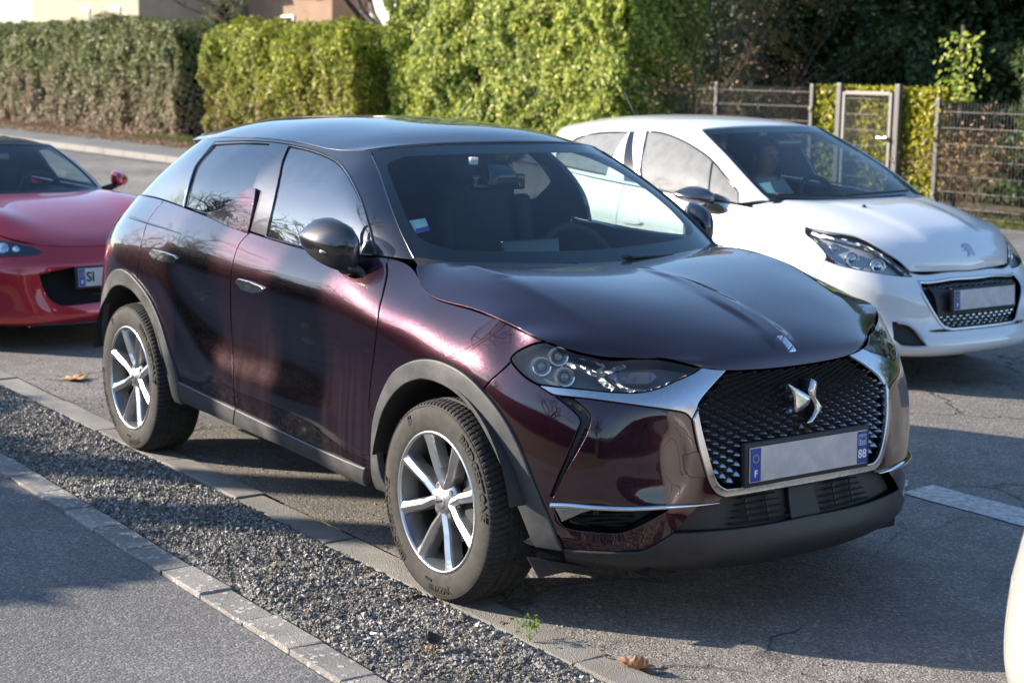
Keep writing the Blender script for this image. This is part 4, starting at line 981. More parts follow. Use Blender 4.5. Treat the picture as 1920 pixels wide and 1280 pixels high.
# inside mirror, camera pod, stickers, card on the dash
pm, pn = on(SG, (950, 303), -.02); rbox('camera_pod', pm+np.array([-.04, 0, -.03]), (.14, .16, .06), M_GLOSS, DS, .02, (0, math.radians(28), 0), (.7, .6))
bm_ = rbox('inside_mirror', at_x(np.array((933., 341.)), -.87), (.03, .235, .062), M_GLOSS, DS, .012, (0, 0, math.radians(-8)))
rbox('mirror_stem', (-.01, .05, .04), (.03, .03, .07), M_GLOSS, bm_, .008)
def decal(name, S, pxs, off, m, parent):
    P, N = S.ev(*S.px(pxs).T); P = P+N*off; return mesh_obj(name, P, [tuple(range(len(P))), tuple(range(len(P)))[::-1]][:1], m, parent, False)
decal('windscreen_sticker', SG, [(767, 408), (798, 403), (807, 426), (780, 432)], -.014, mat('sticker_green', (.42, .62, .60), .6), WSC)
decal('windscreen_sticker', SG, [(780, 424), (804, 418), (807, 426), (780, 432)], -.012, mat('sticker_blue', (.02, .05, .35), .6), WSC)
decal('windscreen_sticker', SG, [(836, 482), (866, 480), (866, 485), (836, 488)], -.010, M_WHITE, WSC)
rbox('sensor_chip', on(SG, (889, 297), -.012)[0], (.02, .035, .03), M_WHITE, WSC, .006)
headl = mat('headliner', (.30, .29, .28), .9)
u_ = np.linspace(.05, SR.U-.12, 20); v2_ = np.linspace(.09, SR.V-.09, 16); uu, vv = np.meshgrid(u_, v2_, indexing='ij'); P_, N_ = SR.ev(uu.ravel(), vv.ravel()); mesh_obj('headlining', P_-N_*.045, grid_faces(20, 16), headl, DS)
# ------------------------------------------------------------------ the setting: ground, road, gutter, gravel, kerb, footpath
def grid_sheet(name, x0, x1, y0, y1, z, material, nx=2, ny=2, h=None, kind='structure', parent=None, smooth=True):
    xs = np.linspace(x0, x1, nx); ys = np.linspace(y0, y1, ny); X_, Y_ = np.meshgrid(xs, ys, indexing='ij'); Z_ = np.full(X_.shape, float(z)) if h is None else z+h(X_, Y_)
    o = mesh_obj(name, np.stack([X_.ravel(), Y_.ravel(), Z_.ravel()], 1), grid_faces(nx, ny), material, parent, smooth)
    if kind: o['kind'] = kind
    return o
def asphalt(name, dark, light, crack=1.0, grain=1.0, warm=(1, 1, 1), patch=.5):
    m = mat(name, light, .9); n = NT(m); c = n.coord('Object')
    st = n.voro(c, 130, out='Distance'); stc = n.voro(c, 130, out='Color'); sp = n.new('ShaderNodeSeparateColor'); n.link(stc, sp.inputs[0])
    agg = n.ramp(sp.outputs[0], [(.0, .45), (.55, .95), (.85, 1.35), (1.0, 2.1)])
    big = n.noise(c, .55, 5, .6); mid = n.noise(c, 6, 5, .7)
    base = n.mix(n.ramp(big, [(.35, 0), (.68, 1)]), dark, light)
    base = n.mix(.75, base, n.mix(1.0, base, agg, 'MULTIPLY'))
    base = n.mix(n.math('MULTIPLY', n.ramp(mid, [(.45, 0), (.75, 1)]), patch), base, tuple(x*.62 for x in dark))
    # cracks: edges of large warped cells, only in places
    wv = n.new('ShaderNodeVectorMath'); wv.operation = 'ADD'; wn_ = n.new('ShaderNodeTexNoise'); wn_.inputs['Scale'].default_value = 3.0; wn_.inputs['Detail'].default_value = 6; n.link(c, wn_.inputs['Vector'])
    sc_ = n.new('ShaderNodeVectorMath'); sc_.operation = 'SCALE'; sc_.inputs['Scale'].default_value = .55; n.link(wn_.outputs['Color'], sc_.inputs[0]); n.link(c, wv.inputs[0]); n.link(sc_.outputs[0], wv.inputs[1])
    ed = n.voro(wv.outputs[0], 1.35, 'DISTANCE_TO_EDGE'); cr = n.ramp(ed, [(.0, 1), (.012, .75), (.024, 0)]); msk = n.ramp(n.noise(c, .8, 2), [(.46, 0), (.56, 1)])
    cr = n.math('MULTIPLY', n.math('MULTIPLY', cr, msk), crack)
    n.set(Base_Color=n.mix(cr, base, (.02, .019, .018)))
    h = n.math('ADD', n.math('MULTIPLY', n.ramp(st, [(.0, 1), (.5, .3), (.9, 0)]), .5*grain), n.math('MULTIPLY', mid, .5))
    n.set(Normal=n.bump(n.math('SUBTRACT', h, n.math('MULTIPLY', cr, 1.6)), .006, .8), Roughness=n.ramp(mid, [(.3, .75), (.8, .95)]))
    return m
M_ROAD = asphalt('old_road_asphalt', (.142, .130, .120), (.262, .240, .220), .65, 1.0)
M_PATH = asphalt('smooth_path_asphalt', (.115, .113, .113), (.185, .180, .176), .12, .7, patch=.25)
def soil():
    m = mat('verge_soil', (.12, .10, .07), .95); n = NT(m); c = n.coord('Object'); a = n.noise(c, 1.2, 6, .7); b = n.noise(c, 18, 5, .7)
    g = n.mix(n.ramp(a, [(.42, 0), (.58, 1)]), (.13, .10, .065), (.075, .095, .03)); n.set(Base_Color=n.mix(n.ramp(b, [(.3, .0), (.75, .7)]), g, (.24, .17, .10)), Normal=n.bump(b, .05)); return m
M_SOIL = soil()
grid_sheet('ground', -420, 420, -420, 420, -.03, M_SOIL)
grid_sheet('road', -70, 45, -.72, 8.30, 0.0, M_ROAD)
M_CONC = mat('kerb_concrete', (.34, .32, .29), .9); _n = NT(M_CONC); _c = _n.coord('Object')
_a = _n.noise(_c, 3.2, 5, .65); _b = _n.voro(_c, 260, out='Distance'); _l = _n.noise(_c, 21, 4, .6)
_oi = _n.new('ShaderNodeObjectInfo')
_col = _n.mix(_n.ramp(_a, [(.3, 0), (.7, 1)]), (.20, .19, .175), (.34, .32, .29)); _col = _n.mix(.5, _col, _n.mix(1.0, _col, _n.ramp(_oi.outputs['Random'], [(0, .68), (1, 1.2)]), 'MULTIPLY'))
_n.set(Base_Color=_col, Normal=_n.bump(_n.math('ADD', _b, _n.math('MULTIPLY', _l, .6)), .004))
M_KERB = mat('lichened_kerb_stone', (.3, .3, .3), .9); _n = NT(M_KERB); _tc = _n.new('ShaderNodeTexCoord'); _gm = _n.new('ShaderNodeNewGeometry'); _c = _gm.outputs['Position']
_a = _n.noise(_c, 4, 5, .65); _v = _n.voro(_c, 30, out='Distance'); _mk = _n.noise(_c, 4.5, 3); _w = _n.noise(_c, 60, 3); _oi = _n.new('ShaderNodeObjectInfo')
_lich = _n.math('MULTIPLY', _n.ramp(_n.math('ADD', _v, _n.math('MULTIPLY', _w, .28)), [(.40, 1), (.47, 0)]), _n.ramp(_mk, [(.38, 0), (.48, 1)]))
_sp = _n.voro(_c, 300, out='Color'); _ss = _n.new('ShaderNodeSeparateColor'); _n.link(_sp, _ss.inputs[0])
_col = _n.mix(_n.ramp(_a, [(.3, 0), (.7, 1)]), (.19, .18, .17), (.31, .293, .272)); _col = _n.mix(.6, _col, _n.mix(1.0, _col, _n.ramp(_ss.outputs[0], [(0, .5), (.8, 1.1), (1, 1.9)]), 'MULTIPLY'))
_col = _n.mix(.6, _col, _n.mix(1.0, _col, _n.ramp(_oi.outputs['Random'], [(0, .75), (1, 1.2)]), 'MULTIPLY'))
_n.set(Base_Color=_n.mix(_n.math('MULTIPLY', _lich, .8), _col, (.50, .49, .45)), Normal=_n.bump(_n.math('ADD', _n.noise(_c, 180, 4), _n.math('MULTIPLY', _lich, .5)), .003))
def stone_mesh(name, l, w, h, bev, seed):
    r = np.random.default_rng(seed); bm = bmesh.new(); add_box(bm, (0, 0, -h/2), (l, w, h)); bmesh.ops.bevel(bm, geom=list(bm.edges), offset=bev, segments=2, affect='EDGES', profile=.5)
    for v in bm.verts: v.co += Vector(r.normal(0, .0012, 3))
    me = bpy.data.meshes.new(name); bm.to_mesh(me); bm.free(); return me
# gutter of concrete slabs
gut = grid_sheet('gutter', -40, 20, -.90, -.715, -.012, M_SOIL)
ms = []
for k in range(5):
    me = stone_mesh('gutter_slab', .742, .135, .10, .006, k); me.materials.append(M_CONC); ms.append(me)
for i in range(-14, 9):
    o = bpy.data.objects.new('gutter_slab', ms[i % 5]); link(o, gut); o.location = (-.395+.75*i+random.uniform(-.003, .003), -.800+random.uniform(-.004, .004), .006+random.uniform(-.004, .004)); o.rotation_euler = (random.uniform(-.015, .015), random.uniform(-.006, .006), random.uniform(-.004, .004))
# edging stones between gravel and path
edg = grid_sheet('kerb', -40, 20, -1.55, -1.40, -.012, M_SOIL)
ms = []
for k in range(6):
    me = stone_mesh('kerb_stone', .303, .118, .12, .006, 20+k); me.materials.append(M_KERB); ms.append(me)
for i in range(-34, 14):
    o = bpy.data.objects.new('kerb_stone', ms[i % 6]); link(o, edg); o.location = (-.23+.309*i+random.uniform(-.003, .003), -1.486+random.uniform(-.003, .003), .033+random.uniform(-.003, .003)); o.rotation_euler = (random.uniform(-.02, .02), random.uniform(-.010, .010), random.uniform(-.008, .008))
grid_sheet('footpath', -40, 25, -3.6, -1.552, .022, M_PATH)
grid_sheet('far_pavement', -80, 45, 8.62, 11.2, .10, asphalt('far_pavement_asphalt', (.13, .125, .12), (.22, .21, .2), .2, .6))
fk = grid_sheet('far_kerb', -80, 45, 8.30, 8.62, .012, M_CONC)
mk = stone_mesh('far_kerb_stone', .99, .16, .24, .012, 3); mk.materials.append(mat('pale_kerb', (.24, .23, .21), .9))
for i in range(-62, 6):
    o = bpy.data.objects.new('kerb_stone', mk); link(o, fk); o.location = (i*1.0, 8.54, .115)
# gravel strip: bed with real relief, loose stones on it
def gnoise(x, y, f, seed):
    r = np.random.default_rng(seed); g = r.random((97, 97)); fx = (x*f) % 96; fy = (y*f) % 96; i = fx.astype(int); j = fy.astype(int); a = fx-i; b = fy-j; a = a*a*(3-2*a); b = b*b*(3-2*b)
    return (g[i, j]*(1-a)+g[i+1, j]*a)*(1-b)+(g[i, j+1]*(1-a)+g[i+1, j+1]*a)*b
def gravel_h(x, y):
    e = np.clip((y+1.44)/.06, 0, 1)*np.clip((-.868-y)/.07, 0, 1)
    return e*(.012+.016*gnoise(x, y, 5, 1)+.010*gnoise(x, y, 17, 2)+.008*gnoise(x, y, 45, 3)+.007*gnoise(x, y, 95, 4))-.006
M_GRAV = mat('gravel_chips', (.25, .24, .22), .9); _n = NT(M_GRAV); _g = _n.new('ShaderNodeNewGeometry')
_pc = _n.noise(_g.outputs['Position'], 5, 3)
_n.set(Base_Color=_n.mix(_n.ramp(_pc, [(.5, 0), (.72, .5)]), _n.ramp(_g.outputs['Random Per Island'], [(0, (.045, .042, .04)), (.30, (.14, .13, .12)), (.65, (.29, .272, .25)), (.85, (.44, .42, .39)), (.94, (.66, .63, .59)), (.97, (.22, .16, .07)), (1, (.16, .17, .06))]), (.19, .165, .12)), Normal=_n.bump(_n.noise(_g.outputs['Position'], 260, 3), .003))
M_GBED = mat('gravel_bed', (.13, .12, .11), .95); _n = NT(M_GBED); _c = _n.coord('Object'); _v = _n.voro(_c, 85, out='Color'); _s = _n.new('ShaderNodeSeparateColor'); _n.link(_v, _s.inputs[0])
_n.set(Base_Color=_n.ramp(_s.outputs[0], [(0, (.07, .066, .06)), (.6, (.21, .198, .185)), (1, (.38, .36, .335))]), Normal=_n.bump(_n.noise(_c, 120, 5, .7), .012))
gs = grid_sheet('gravel_strip', -6.2, 2.6, -1.445, -.862, 0, M_GBED, 980, 72, gravel_h)
grid_sheet('gravel_strip', -40, -6.2, -1.445, -.862, .02, M_GBED); grid_sheet('gravel_strip', 2.6, 20, -1.445, -.862, .02, M_GBED)
def quads_mesh(name, V, F, material, parent=None, smooth=False):
    """fast mesh from arrays; F has a constant face size"""
    V = np.asarray(V, np.float32); F = np.asarray(F, np.int32); me = bpy.data.meshes.new(name); k = F.shape[1]
    me.vertices.add(len(V)); me.vertices.foreach_set('co', V.ravel()); me.loops.add(F.size); me.loops.foreach_set('vertex_index', F.ravel())
    me.polygons.add(len(F)); me.polygons.foreach_set('loop_start', np.arange(0, F.size, k, dtype=np.int32)); me.polygons.foreach_set('loop_total', np.full(len(F), k, np.int32))
    me.materials.append(material); me.polygons.foreach_set('use_smooth', np.full(len(F), smooth)); me.update(calc_edges=True); me.validate()
    return link(bpy.data.objects.new(name, me), parent)
def rotmats(n, rng):
    q = rng.normal(size=(n, 4)); q /= np.linalg.norm(q, axis=1)[:, None]; w, x, y, z = q.T
    return np.stack([np.stack([1-2*(y*y+z*z), 2*(x*y-z*w), 2*(x*z+y*w)], -1), np.stack([2*(x*y+z*w), 1-2*(x*x+z*z), 2*(y*z-x*w)], -1), np.stack([2*(x*z-y*w), 2*(y*z+x*w), 1-2*(x*x+y*y)], -1)], -2)
def scatter_stones(n, rng):
    t = rng.random(n)**.85; x = 2.2-7.6*t; y = rng.uniform(-1.432, -.868, n); z = gravel_h(x, y)
    base = np.array([(1, 0, 0), (-1, 0, 0), (0, 1, 0), (0, -1, 0), (0, 0, 1), (0, 0, -1)], float); F0 = np.array([(0, 2, 4), (2, 1, 4), (1, 3, 4), (3, 0, 4), (2, 0, 5), (1, 2, 5), (3, 1, 5), (0, 3, 5)])
    s = np.clip(rng.lognormal(math.log(.0035), .45, n), .0016, .011); sc = s[:, None]*rng.uniform(.55, 1.35, (n, 3)); V = base[None]*sc[:, None, :]*rng.uniform(.8, 1.2, (n, 6, 1)); V = np.einsum('nij,nkj->nki', rotmats(n, rng), V)
    V = V+np.stack([x, y, z+s*.35], 1)[:, None]; F = F0[None]+(np.arange(n)*6)[:, None, None]
    return V.reshape(-1, 3), F.reshape(-1, 3)
v_, f_ = scatter_stones(115000, RNG); tag(quads_mesh('gravel', v_, f_, M_GRAV), 'loose grey gravel chips strewn over the strip between kerb and gutter', 'gravel', kind='stuff')
# crumbs of grit on the road beside the gutter
def grit(n, rng):
    x = rng.uniform(-4.5, 2.2, n); y = -.73+np.abs(rng.normal(0, .30, n)); base = np.array([(1, 0, 0), (-.6, .8, 0), (-.6, -.8, 0), (0, 0, 1)], float); F0 = np.array([(0, 1, 3), (1, 2, 3), (2, 0, 3)])
    s = np.clip(rng.lognormal(math.log(.0024), .4, n), .001, .007); V = base[None]*(s[:, None]*rng.uniform(.6, 1.3, (n, 3)))[:, None]; a = rng.uniform(0, 6.28, n); R_ = np.zeros((n, 3, 3)); R_[:, 0, 0] = np.cos(a); R_[:, 0, 1] = -np.sin(a); R_[:, 1, 0] = np.sin(a); R_[:, 1, 1] = np.cos(a); R_[:, 2, 2] = 1
    V = np.einsum('nij,nkj->nki', R_, V)+np.stack([x, y, 0*x+.0005], 1)[:, None]; return V.reshape(-1, 3), (F0[None]+(np.arange(n)*4)[:, None, None]).reshape(-1, 3)
v_, f_ = grit(5200, RNG); tag(quads_mesh('road_grit', v_, f_, M_GRAV), 'fine grit scattered on the road along the gutter', 'grit', kind='stuff')
# painted bay line, worn at its end
def worn_line():
    m = mat('worn_white_paint', (.62, .61, .58), .8); n = NT(m); c = n.coord('Object'); a = n.noise(c, 26, 6, .75); n.set(Base_Color=n.mix(n.ramp(a, [(.40, 0), (.62, 1)]), (.62, .61, .58), (.30, .29, .28)), Alpha=n.ramp(n.noise(c, 9, 6, .8), [(.30, 0), (.38, 1)]), Normal=n.bump(n.voro(c, 130), .003)); return m
V = []; N_ = 60
for i in range(N_+1):
    x = -.16+5.2*i/N_; V += [(x+(random.uniform(0, .10) if i == 0 else 0), 1.555+random.uniform(-.008, .008), .004), (x+(random.uniform(0, .05) if i == 0 else 0), 1.775+random.uniform(-.008, .008), .004)]
ml_ = mesh_obj('bay_marking', V, grid_faces(N_+1, 2), worn_line(), None, False); ml_['kind'] = 'structure'
mf = mesh_obj('bay_marking', [(-.36, 1.60, .004), (-.22, 1.57, .004), (-.20, 1.66, .004), (-.27, 1.74, .004), (-.38, 1.70, .004)], [(0, 1, 2, 3, 4)], MAT['worn_white_paint'], None, False); mf['kind'] = 'structure'

# ------------------------------------------------------------------ leaves and hedges
def leafmat(name, stops, rough=.42, trans=.25, low=None, spec=.22, gain=1.0):
    rough = rough+.10; stops = [(p, tuple(min(.8, c*gain) for c in col_)) for p, col_ in stops]
    m = mat(name, (.1, .15, .04), rough); n = NT(m); g = n.new('ShaderNodeNewGeometry'); col = n.ramp(g.outputs['Random Per Island'], stops)
    ps = n.noise(g.outputs['Position'], .9, 3); col = n.mix(n.ramp(ps, [(.35, 0), (.7, .55)]), col, n.mix(1.0, col, (1.25, 1.15, .6), 'MULTIPLY'))
    if low is not None:
        sp = n.new('ShaderNodeSeparateXYZ'); n.link(g.outputs['Position'], sp.inputs[0]); z = n.math('ADD', sp.outputs[2], n.math('MULTIPLY', n.math('SUBTRACT', n.noise(g.outputs['Position'], 1.3, 3), .5), 2.2))
        sel = n.math('GREATER_THAN', n.math('ADD', n.math('MULTIPLY', n.math('FRACT', n.math('MULTIPLY', g.outputs['Random Per Island'], 17.31)), 1.0), n.math('MULTIPLY', z, .55)), 1.05)
        col = n.mix(sel, low, col)
    n.set(Base_Color=col, Specular_IOR_Level=spec)
    t = m.node_tree; out = t.nodes['Material Output']; tr = t.nodes.new('ShaderNodeBsdfTranslucent'); t.links.new(col, tr.inputs['Color']); mx = t.nodes.new('ShaderNodeMixShader'); mx.inputs[0].default_value = trans
    t.links.new(n.b.outputs[0], mx.inputs[1]); t.links.new(tr.outputs[0], mx.inputs[2]); t.links.new(mx.outputs[0], out.inputs['Surface']); return m
def leaves(P, N, size, rng, out=.55, aspect=.6):
    """pointed, slightly folded leaves at points P leaning along normals N"""
    n = len(P); d = rng.normal(size=(n, 3)); d /= np.linalg.norm(d, axis=1)[:, None]
    nn = N*out+d*(1-out); nn /= np.linalg.norm(nn, axis=1)[:, None]+1e-9
    t = np.cross(nn, rng.normal(size=(n, 3))); t /= np.linalg.norm(t, axis=1)[:, None]+1e-9; b = np.cross(nn, t)
    s = size*rng.uniform(.6, 1.4, n)[:, None]
    fold = rng.uniform(.05, .25, n)[:, None]
    A = P-t*s*.5; C_ = P+t*s*.55; L_ = P+b*s*aspect*.5+nn*s*fold; R_ = P-b*s*aspect*.5+nn*s*fold
    V = np.stack([A, L_, C_, R_], 1).reshape(-1, 3); F0 = np.array([(0, 2, 1), (0, 3, 2)]); F = (F0[None]+(np.arange(n)*4)[:, None, None]).reshape(-1, 3)
    return V, F
def hedge_points(n, x0, x1, y0, y1, z1, rng, rough=.14, faces=(1, .5, .4, .4), z0=0.0, topvar=.12, rnd=.35):
    """points on the front (-y), top and two ends of a clipped hedge with a bumpy skin"""
    Lx, Ly = x1-x0, y1-y0; ar = np.array([Lx*(z1-z0)*faces[0], Lx*Ly*faces[1], Ly*z1*faces[2], Ly*z1*faces[3]]); k = rng.choice(4, n, p=ar/ar.sum())
    a, b = rng.random(n), rng.random(n); x = np.where(k < 2, x0+a*Lx, np.where(k == 2, x0, x1)); y = np.where(k == 0, y0, np.where(k == 1, y0+b*Ly, y0+a*Ly)); z = np.where(k == 1, z1, z0+b*(z1-z0))
    Nn = np.array([(0, -1, 0), (0, 0, 1), (-1, 0, 0), (1, 0, 0)], float)[k]
    tv = topvar*(gnoise(x+200, y+50, .9, 5)*2-1); z = z+tv*np.clip(z/z1, 0, 1)**2
    ex = np.clip(1.1-np.minimum(x-x0, x1-x), 0, 1.1)/1.1; z = z*(1-.17*ex**2.5*np.clip(z/z1, 0, 1))
    # round the upper edge
    dz = np.clip(z-(z1-rnd), 0, rnd)/rnd; y = np.where(k == 0, y+rnd*(1-np.sqrt(np.clip(1-dz**2, 0, 1)))*.8, y); dy = np.clip((y0+rnd)-y, 0, rnd)/rnd; z = np.where(k == 1, z-rnd*.8*(1-np.sqrt(np.clip(1-dy**2, 0, 1))), z)
    bump_ = (gnoise(x*1.0+300, z*1.3+y, 1.6, 6)-.5)*2*rough+(gnoise(x+400, z+y*1.1, 4.5, 8)-.5)*rough*1.2-np.abs(rng.normal(0, rough*.45, n))
    return np.stack([x, y, z], 1)+Nn*bump_[:, None], Nn
def hedge(name, label, x0, x1, y0, y1, z1, n, size, m, core, rng, **kw):
    root = thing(name, label, 'hedge', ((x0+x1)/2, (y0+y1)/2, 0), 0)
    off = np.array([(x0+x1)/2, (y0+y1)/2, 0]); P, Nn = hedge_points(n, x0, x1, y0, y1, z1, rng, **kw); V, F = leaves(P-off, Nn, size, rng, .66)
    P2, N2 = hedge_points(n//2, x0+.16, x1-.16, y0+.16, y1-.1, z1-.14, rng, **kw); V2, F2 = leaves(P2-off, N2, size*1.25, rng); V = np.vstack([V, V2]); F = np.vstack([F, F2+len(V)-len(V2)])
    quads_mesh('foliage', V, F, m, root)
    bm = bmesh.new(); add_box(bm, (0, 0, z1/2-.2), (x1-x0-.6, y1-y0-.55, z1-.4)); bm_obj('dark_core_box', bm, core, root)  # near-black box added inside, a dark filler that stops views through the leaves
    return root
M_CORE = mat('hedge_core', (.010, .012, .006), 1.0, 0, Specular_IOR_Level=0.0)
M_HL1 = leafmat('grey_green_hedge_leaf', [(0, (.035, .060, .018)), (.4, (.070, .100, .030)), (.75, (.120, .130, .055)), (.93, (.20, .18, .11)), (1, (.30, .27, .20))], .38, .2, low=(.30, .225, .165), gain=1.7)
M_HL2 = leafmat('yellow_green_hedge_leaf', [(0, (.045, .070, .010)), (.4, (.115, .145, .018)), (.8, (.22, .23, .030)), (1, (.32, .31, .07))], .35, .25, low=(.24, .19, .06), gain=1.75)
M_HL3 = leafmat('bright_ivy_leaf', [(0, (.05, .085, .016)), (.4, (.115, .155, .030)), (.8, (.21, .23, .055)), (1, (.32, .32, .12))], .30, .28, gain=2.0)
M_IVYD = leafmat('dark_ivy_leaf', [(0, (.016, .036, .012)), (.5, (.032, .060, .020)), (.9, (.055, .085, .03)), (1, (.12, .15, .06))], .28, .15)
r2 = np.random.default_rng(5)
hedge('clipped_hedge', 'long clipped hedge with grey-green leaves and brown foot behind the red car', -47, -30.5, 11.8, 13.4, 2.75, 42000, .088, M_HL1, M_CORE, r2)
hedge('clipped_hedge', 'low yellow-green clipped hedge with a shaded right end in the middle distance', -27.9, -21.5, 11.2, 14.6, 2.55, 30000, .080, M_HL2, M_CORE, r2, faces=(1, .3, .2, .9))
hedge('clipped_hedge', 'tall bright green ivy hedge rising behind the roofs of the two parked cars', -21.2, -14.5, 11.7, 13.2, 5.6, 64000, .085, M_HL3, M_CORE, r2, faces=(1, .3, .4, .9), rough=.2)
def blob_tree(name, label, c, rx, ry, rz, n, size, m, rng, trunk_r=.2, cat_='tree', z0=0.0, holes=.25):
    root = thing(name, label, cat_, (c[0], c[1], 0)); d = rng.normal(size=(n, 3)); d /= np.linalg.norm(d, axis=1)[:, None]
    lump = .72+.34*gnoise(d[:, 0]*2+10, d[:, 2]*2+d[:, 1]+10, 2.6, 21)+.16*gnoise(d[:, 0]*3+30, d[:, 1]*3+d[:, 2]*2+30, 5, 22); rad = lump*(1-np.abs(rng.normal(0, .09, n)))
    P = np.stack([d[:, 0]*rx*rad, d[:, 1]*ry*rad, c[2]+d[:, 2]*rz*rad], 1); k = (P[:, 2] > z0) & (gnoise(P[:, 0]+50, P[:, 2]+P[:, 1]+50, 1.7, 23) > holes)
    V, F = leaves(P[k], d[k], size, rng, .45); quads_mesh('crown', V, F, m, root)
    v, f = tube([(0, 0, -.05), (.1, .05, c[2]*.5), (0, 0, c[2]), (.1, -.1, c[2]+rz*.5)], [trunk_r, trunk_r*.8, trunk_r*.55, trunk_r*.2], 9); mesh_obj('trunk', v, f, mat('bark', (.06, .05, .04), .95), root)
    v, f = lathe([(0.0, -rz*.62), (rx*.45, -rz*.45), (rx*.56, 0), (rx*.4, rz*.45), (0, rz*.6)], 14, 'z'); mesh_obj('dark_crown_core', np.array(v)*[1, ry/rx, 1]+[0, 0, c[2]], f, M_CORE, root)  # near-black solid added as a dark filler behind the crown's leaves
    return root
for lab, c, r, n in (('dark ivy-clad evergreen half hidden behind the tall bright hedge', (-17.3, 18.6, 3.1), (3.0, 2.0, 3.8), 18000), ('dark ivy-clad evergreen left of the garden gate beyond the mesh fence', (-13.2, 18.2, 3.1), (3.0, 2.0, 3.6), 26000), ('dark ivy-clad evergreen rising straight behind the garden gate', (-9.3, 18.6, 3.3), (2.9, 2.0, 3.8), 26000), ('dark ivy-clad evergreen above the low right-hand mesh fence', (-5.4, 17.6, 3.0), (3.0, 2.1, 3.6), 26000), ('dark ivy-clad evergreen at the right end of the fence line', (-1.6, 17.8, 3.0), (2.8, 2.0, 3.4), 20000)):
    blob_tree('ivy_tree', lab, c, *r, n, .12, M_IVYD, r2, holes=.0)['group'] = 'evergreens beyond the fence'
hedge('ivy_screen', 'tall dark ivy wall closing the view behind the evergreens', -32, 8, 21.5, 22.5, 7.5, 42000, .18, M_IVYD, M_CORE, r2, rough=.35, topvar=.6)
hedge('ivy_screen', 'dark low ivy screen standing behind the grey mesh fence', -14.2, 2, 15.4, 16.4, 2.3, 30000, .11, M_IVYD, M_CORE, r2, rough=.3, topvar=.4)
# ivy that has grown over the gate
def ivy_sheet(n, x0, x1, y, z0, z1, rng):
    x = rng.uniform(x0, x1, n); z = z0+(z1-z0)*rng.random(n)**.95; k = gnoise(x*3+20, z*3+20, 2.2, 31) > .08; x, z = x[k], z[k]
    return np.stack([x, y+rng.normal(0, .05, len(x)), z], 1), np.tile([0, -1.0, 0], (len(x), 1))
ivy = thing('ivy', 'sunlit yellow-green ivy grown over the garden gate and its posts', 'ivy', (-10.4, 12.55, 0))
P_, N_ = ivy_sheet(20000, -1.05, 1.12, .06, .03, 1.60, r2); V, F = leaves(P_, N_, .066, r2, .7); quads_mesh('leaves', V, F, leafmat('sunny_ivy_leaf', [(0, (.09, .11, .010)), (.5, (.24, .25, .022)), (1, (.45, .40, .05))], .28, .3), ivy)
v, f = merge(*[tube([(x, .05, 0), (x+random.uniform(-.1, .1), .05, .8), (x+random.uniform(-.2, .2), .06, 1.5)], [.012, .009, .004], 5) for x in np.linspace(-.95, 1.0, 9)]); mesh_obj('stems', v, f, mat('bark', (.06, .05, .04), .95), ivy)['kind'] = 'stuff'
ivb = thing('ivy', 'pale leafy ivy hanging from a post above the right side of the gate', 'ivy', (-9.75, 13.3, 0)); P_ = np.stack([r2.normal(.05, .16, 260), r2.normal(0, .10, 260), 1.45+.85*r2.random(260)**1.5], 1); V, F = leaves(P_, np.tile([0, -1.0, .2], (260, 1)), .075, r2, .6); quads_mesh('leaves', V, F, M_HL3, ivb); v, f = tube([(0, .1, 0), (.03, .1, 1.5), (0, .1, 2.4)], .03, 6); mesh_obj('stems', v, f, MAT['bark'], ivb)
# ------------------------------------------------------------------ bare twiggy growth
def branches(rng, base, direction, length, rad, depth, spread=.55, up=.15, kids=(3, 5), out=None, seg=4):
    """list of (path, radii) for a leafless branch and everything that grows on it"""
    out = [] if out is None else out
    d = np.array(direction, float); d /= np.linalg.norm(d); P = [np.array(base, float)]; step = length/seg
    for i in range(seg):
        d = d+rng.normal(0, .16, 3)+[0, 0, up*.3]; d /= np.linalg.norm(d); P.append(P[-1]+d*step)
    out.append((P, np.linspace(rad, rad*.45, seg+1)))
    if depth > 0:
        for k in range(rng.integers(*kids)):
            t = rng.uniform(.35, 1.0); i = min(int(t*seg), seg-1); b = P[i]+(P[i+1]-P[i])*(t*seg-i); nd = d+rng.normal(0, spread, 3)+[0, 0, up]
            branches(rng, b, nd, length*rng.uniform(.5, .75), rad*.5, depth-1, spread, up, kids, out, max(3, seg-1))
    return out
def branch_mesh(br, seg=4): return merge(*[tube(p, r, seg if r[0] > .01 else 3, cap=False) for p, r in br])
M_BARK = mat('grey_bark', (.10, .085, .07), .95); _n = NT(M_BARK); _c = _n.coord('Object'); _n.set(Base_Color=_n.ramp(_n.noise(_c, 14, 5), [(.3, (.055, .047, .04)), (.7, (.16, .14, .115))]), Normal=_n.bump(_n.noise(_c, 30, 5), .02))
M_TWIG = mat('brown_twigs', (.15, .11, .075), .9)
def bare_tree(name, label, pos, h, rng, depth=4, cat_='tree', m=None, trunk=None, group=None, fork=.4):
    root = thing(name, label, cat_, pos, 0, group); m = m or M_BARK; tr = h*fork; rad = trunk or h*.018
    br = branches(rng, (0, 0, tr*.75), (.1, .05, 1), h*.33, rad*.7, depth, .6, .12, (3, 6)); 
    for k in range(4): br += branches(rng, (0, 0, tr*rng.uniform(.6, 1.0)), (rng.normal(), rng.normal(), .9), h*.30, rad*.5, depth-1, .6, .1, (3, 5))
    v, f = branch_mesh(br); mesh_obj('crown', v, f, m, root); v, f = tube([(0, 0, -.1), (.03*h*.1, 0, tr*.4), (0, 0, tr*.8)], [rad*1.25, rad, rad*.8], 10); mesh_obj('trunk', v, f, m, root)
    return root
r3 = np.random.default_rng(9)
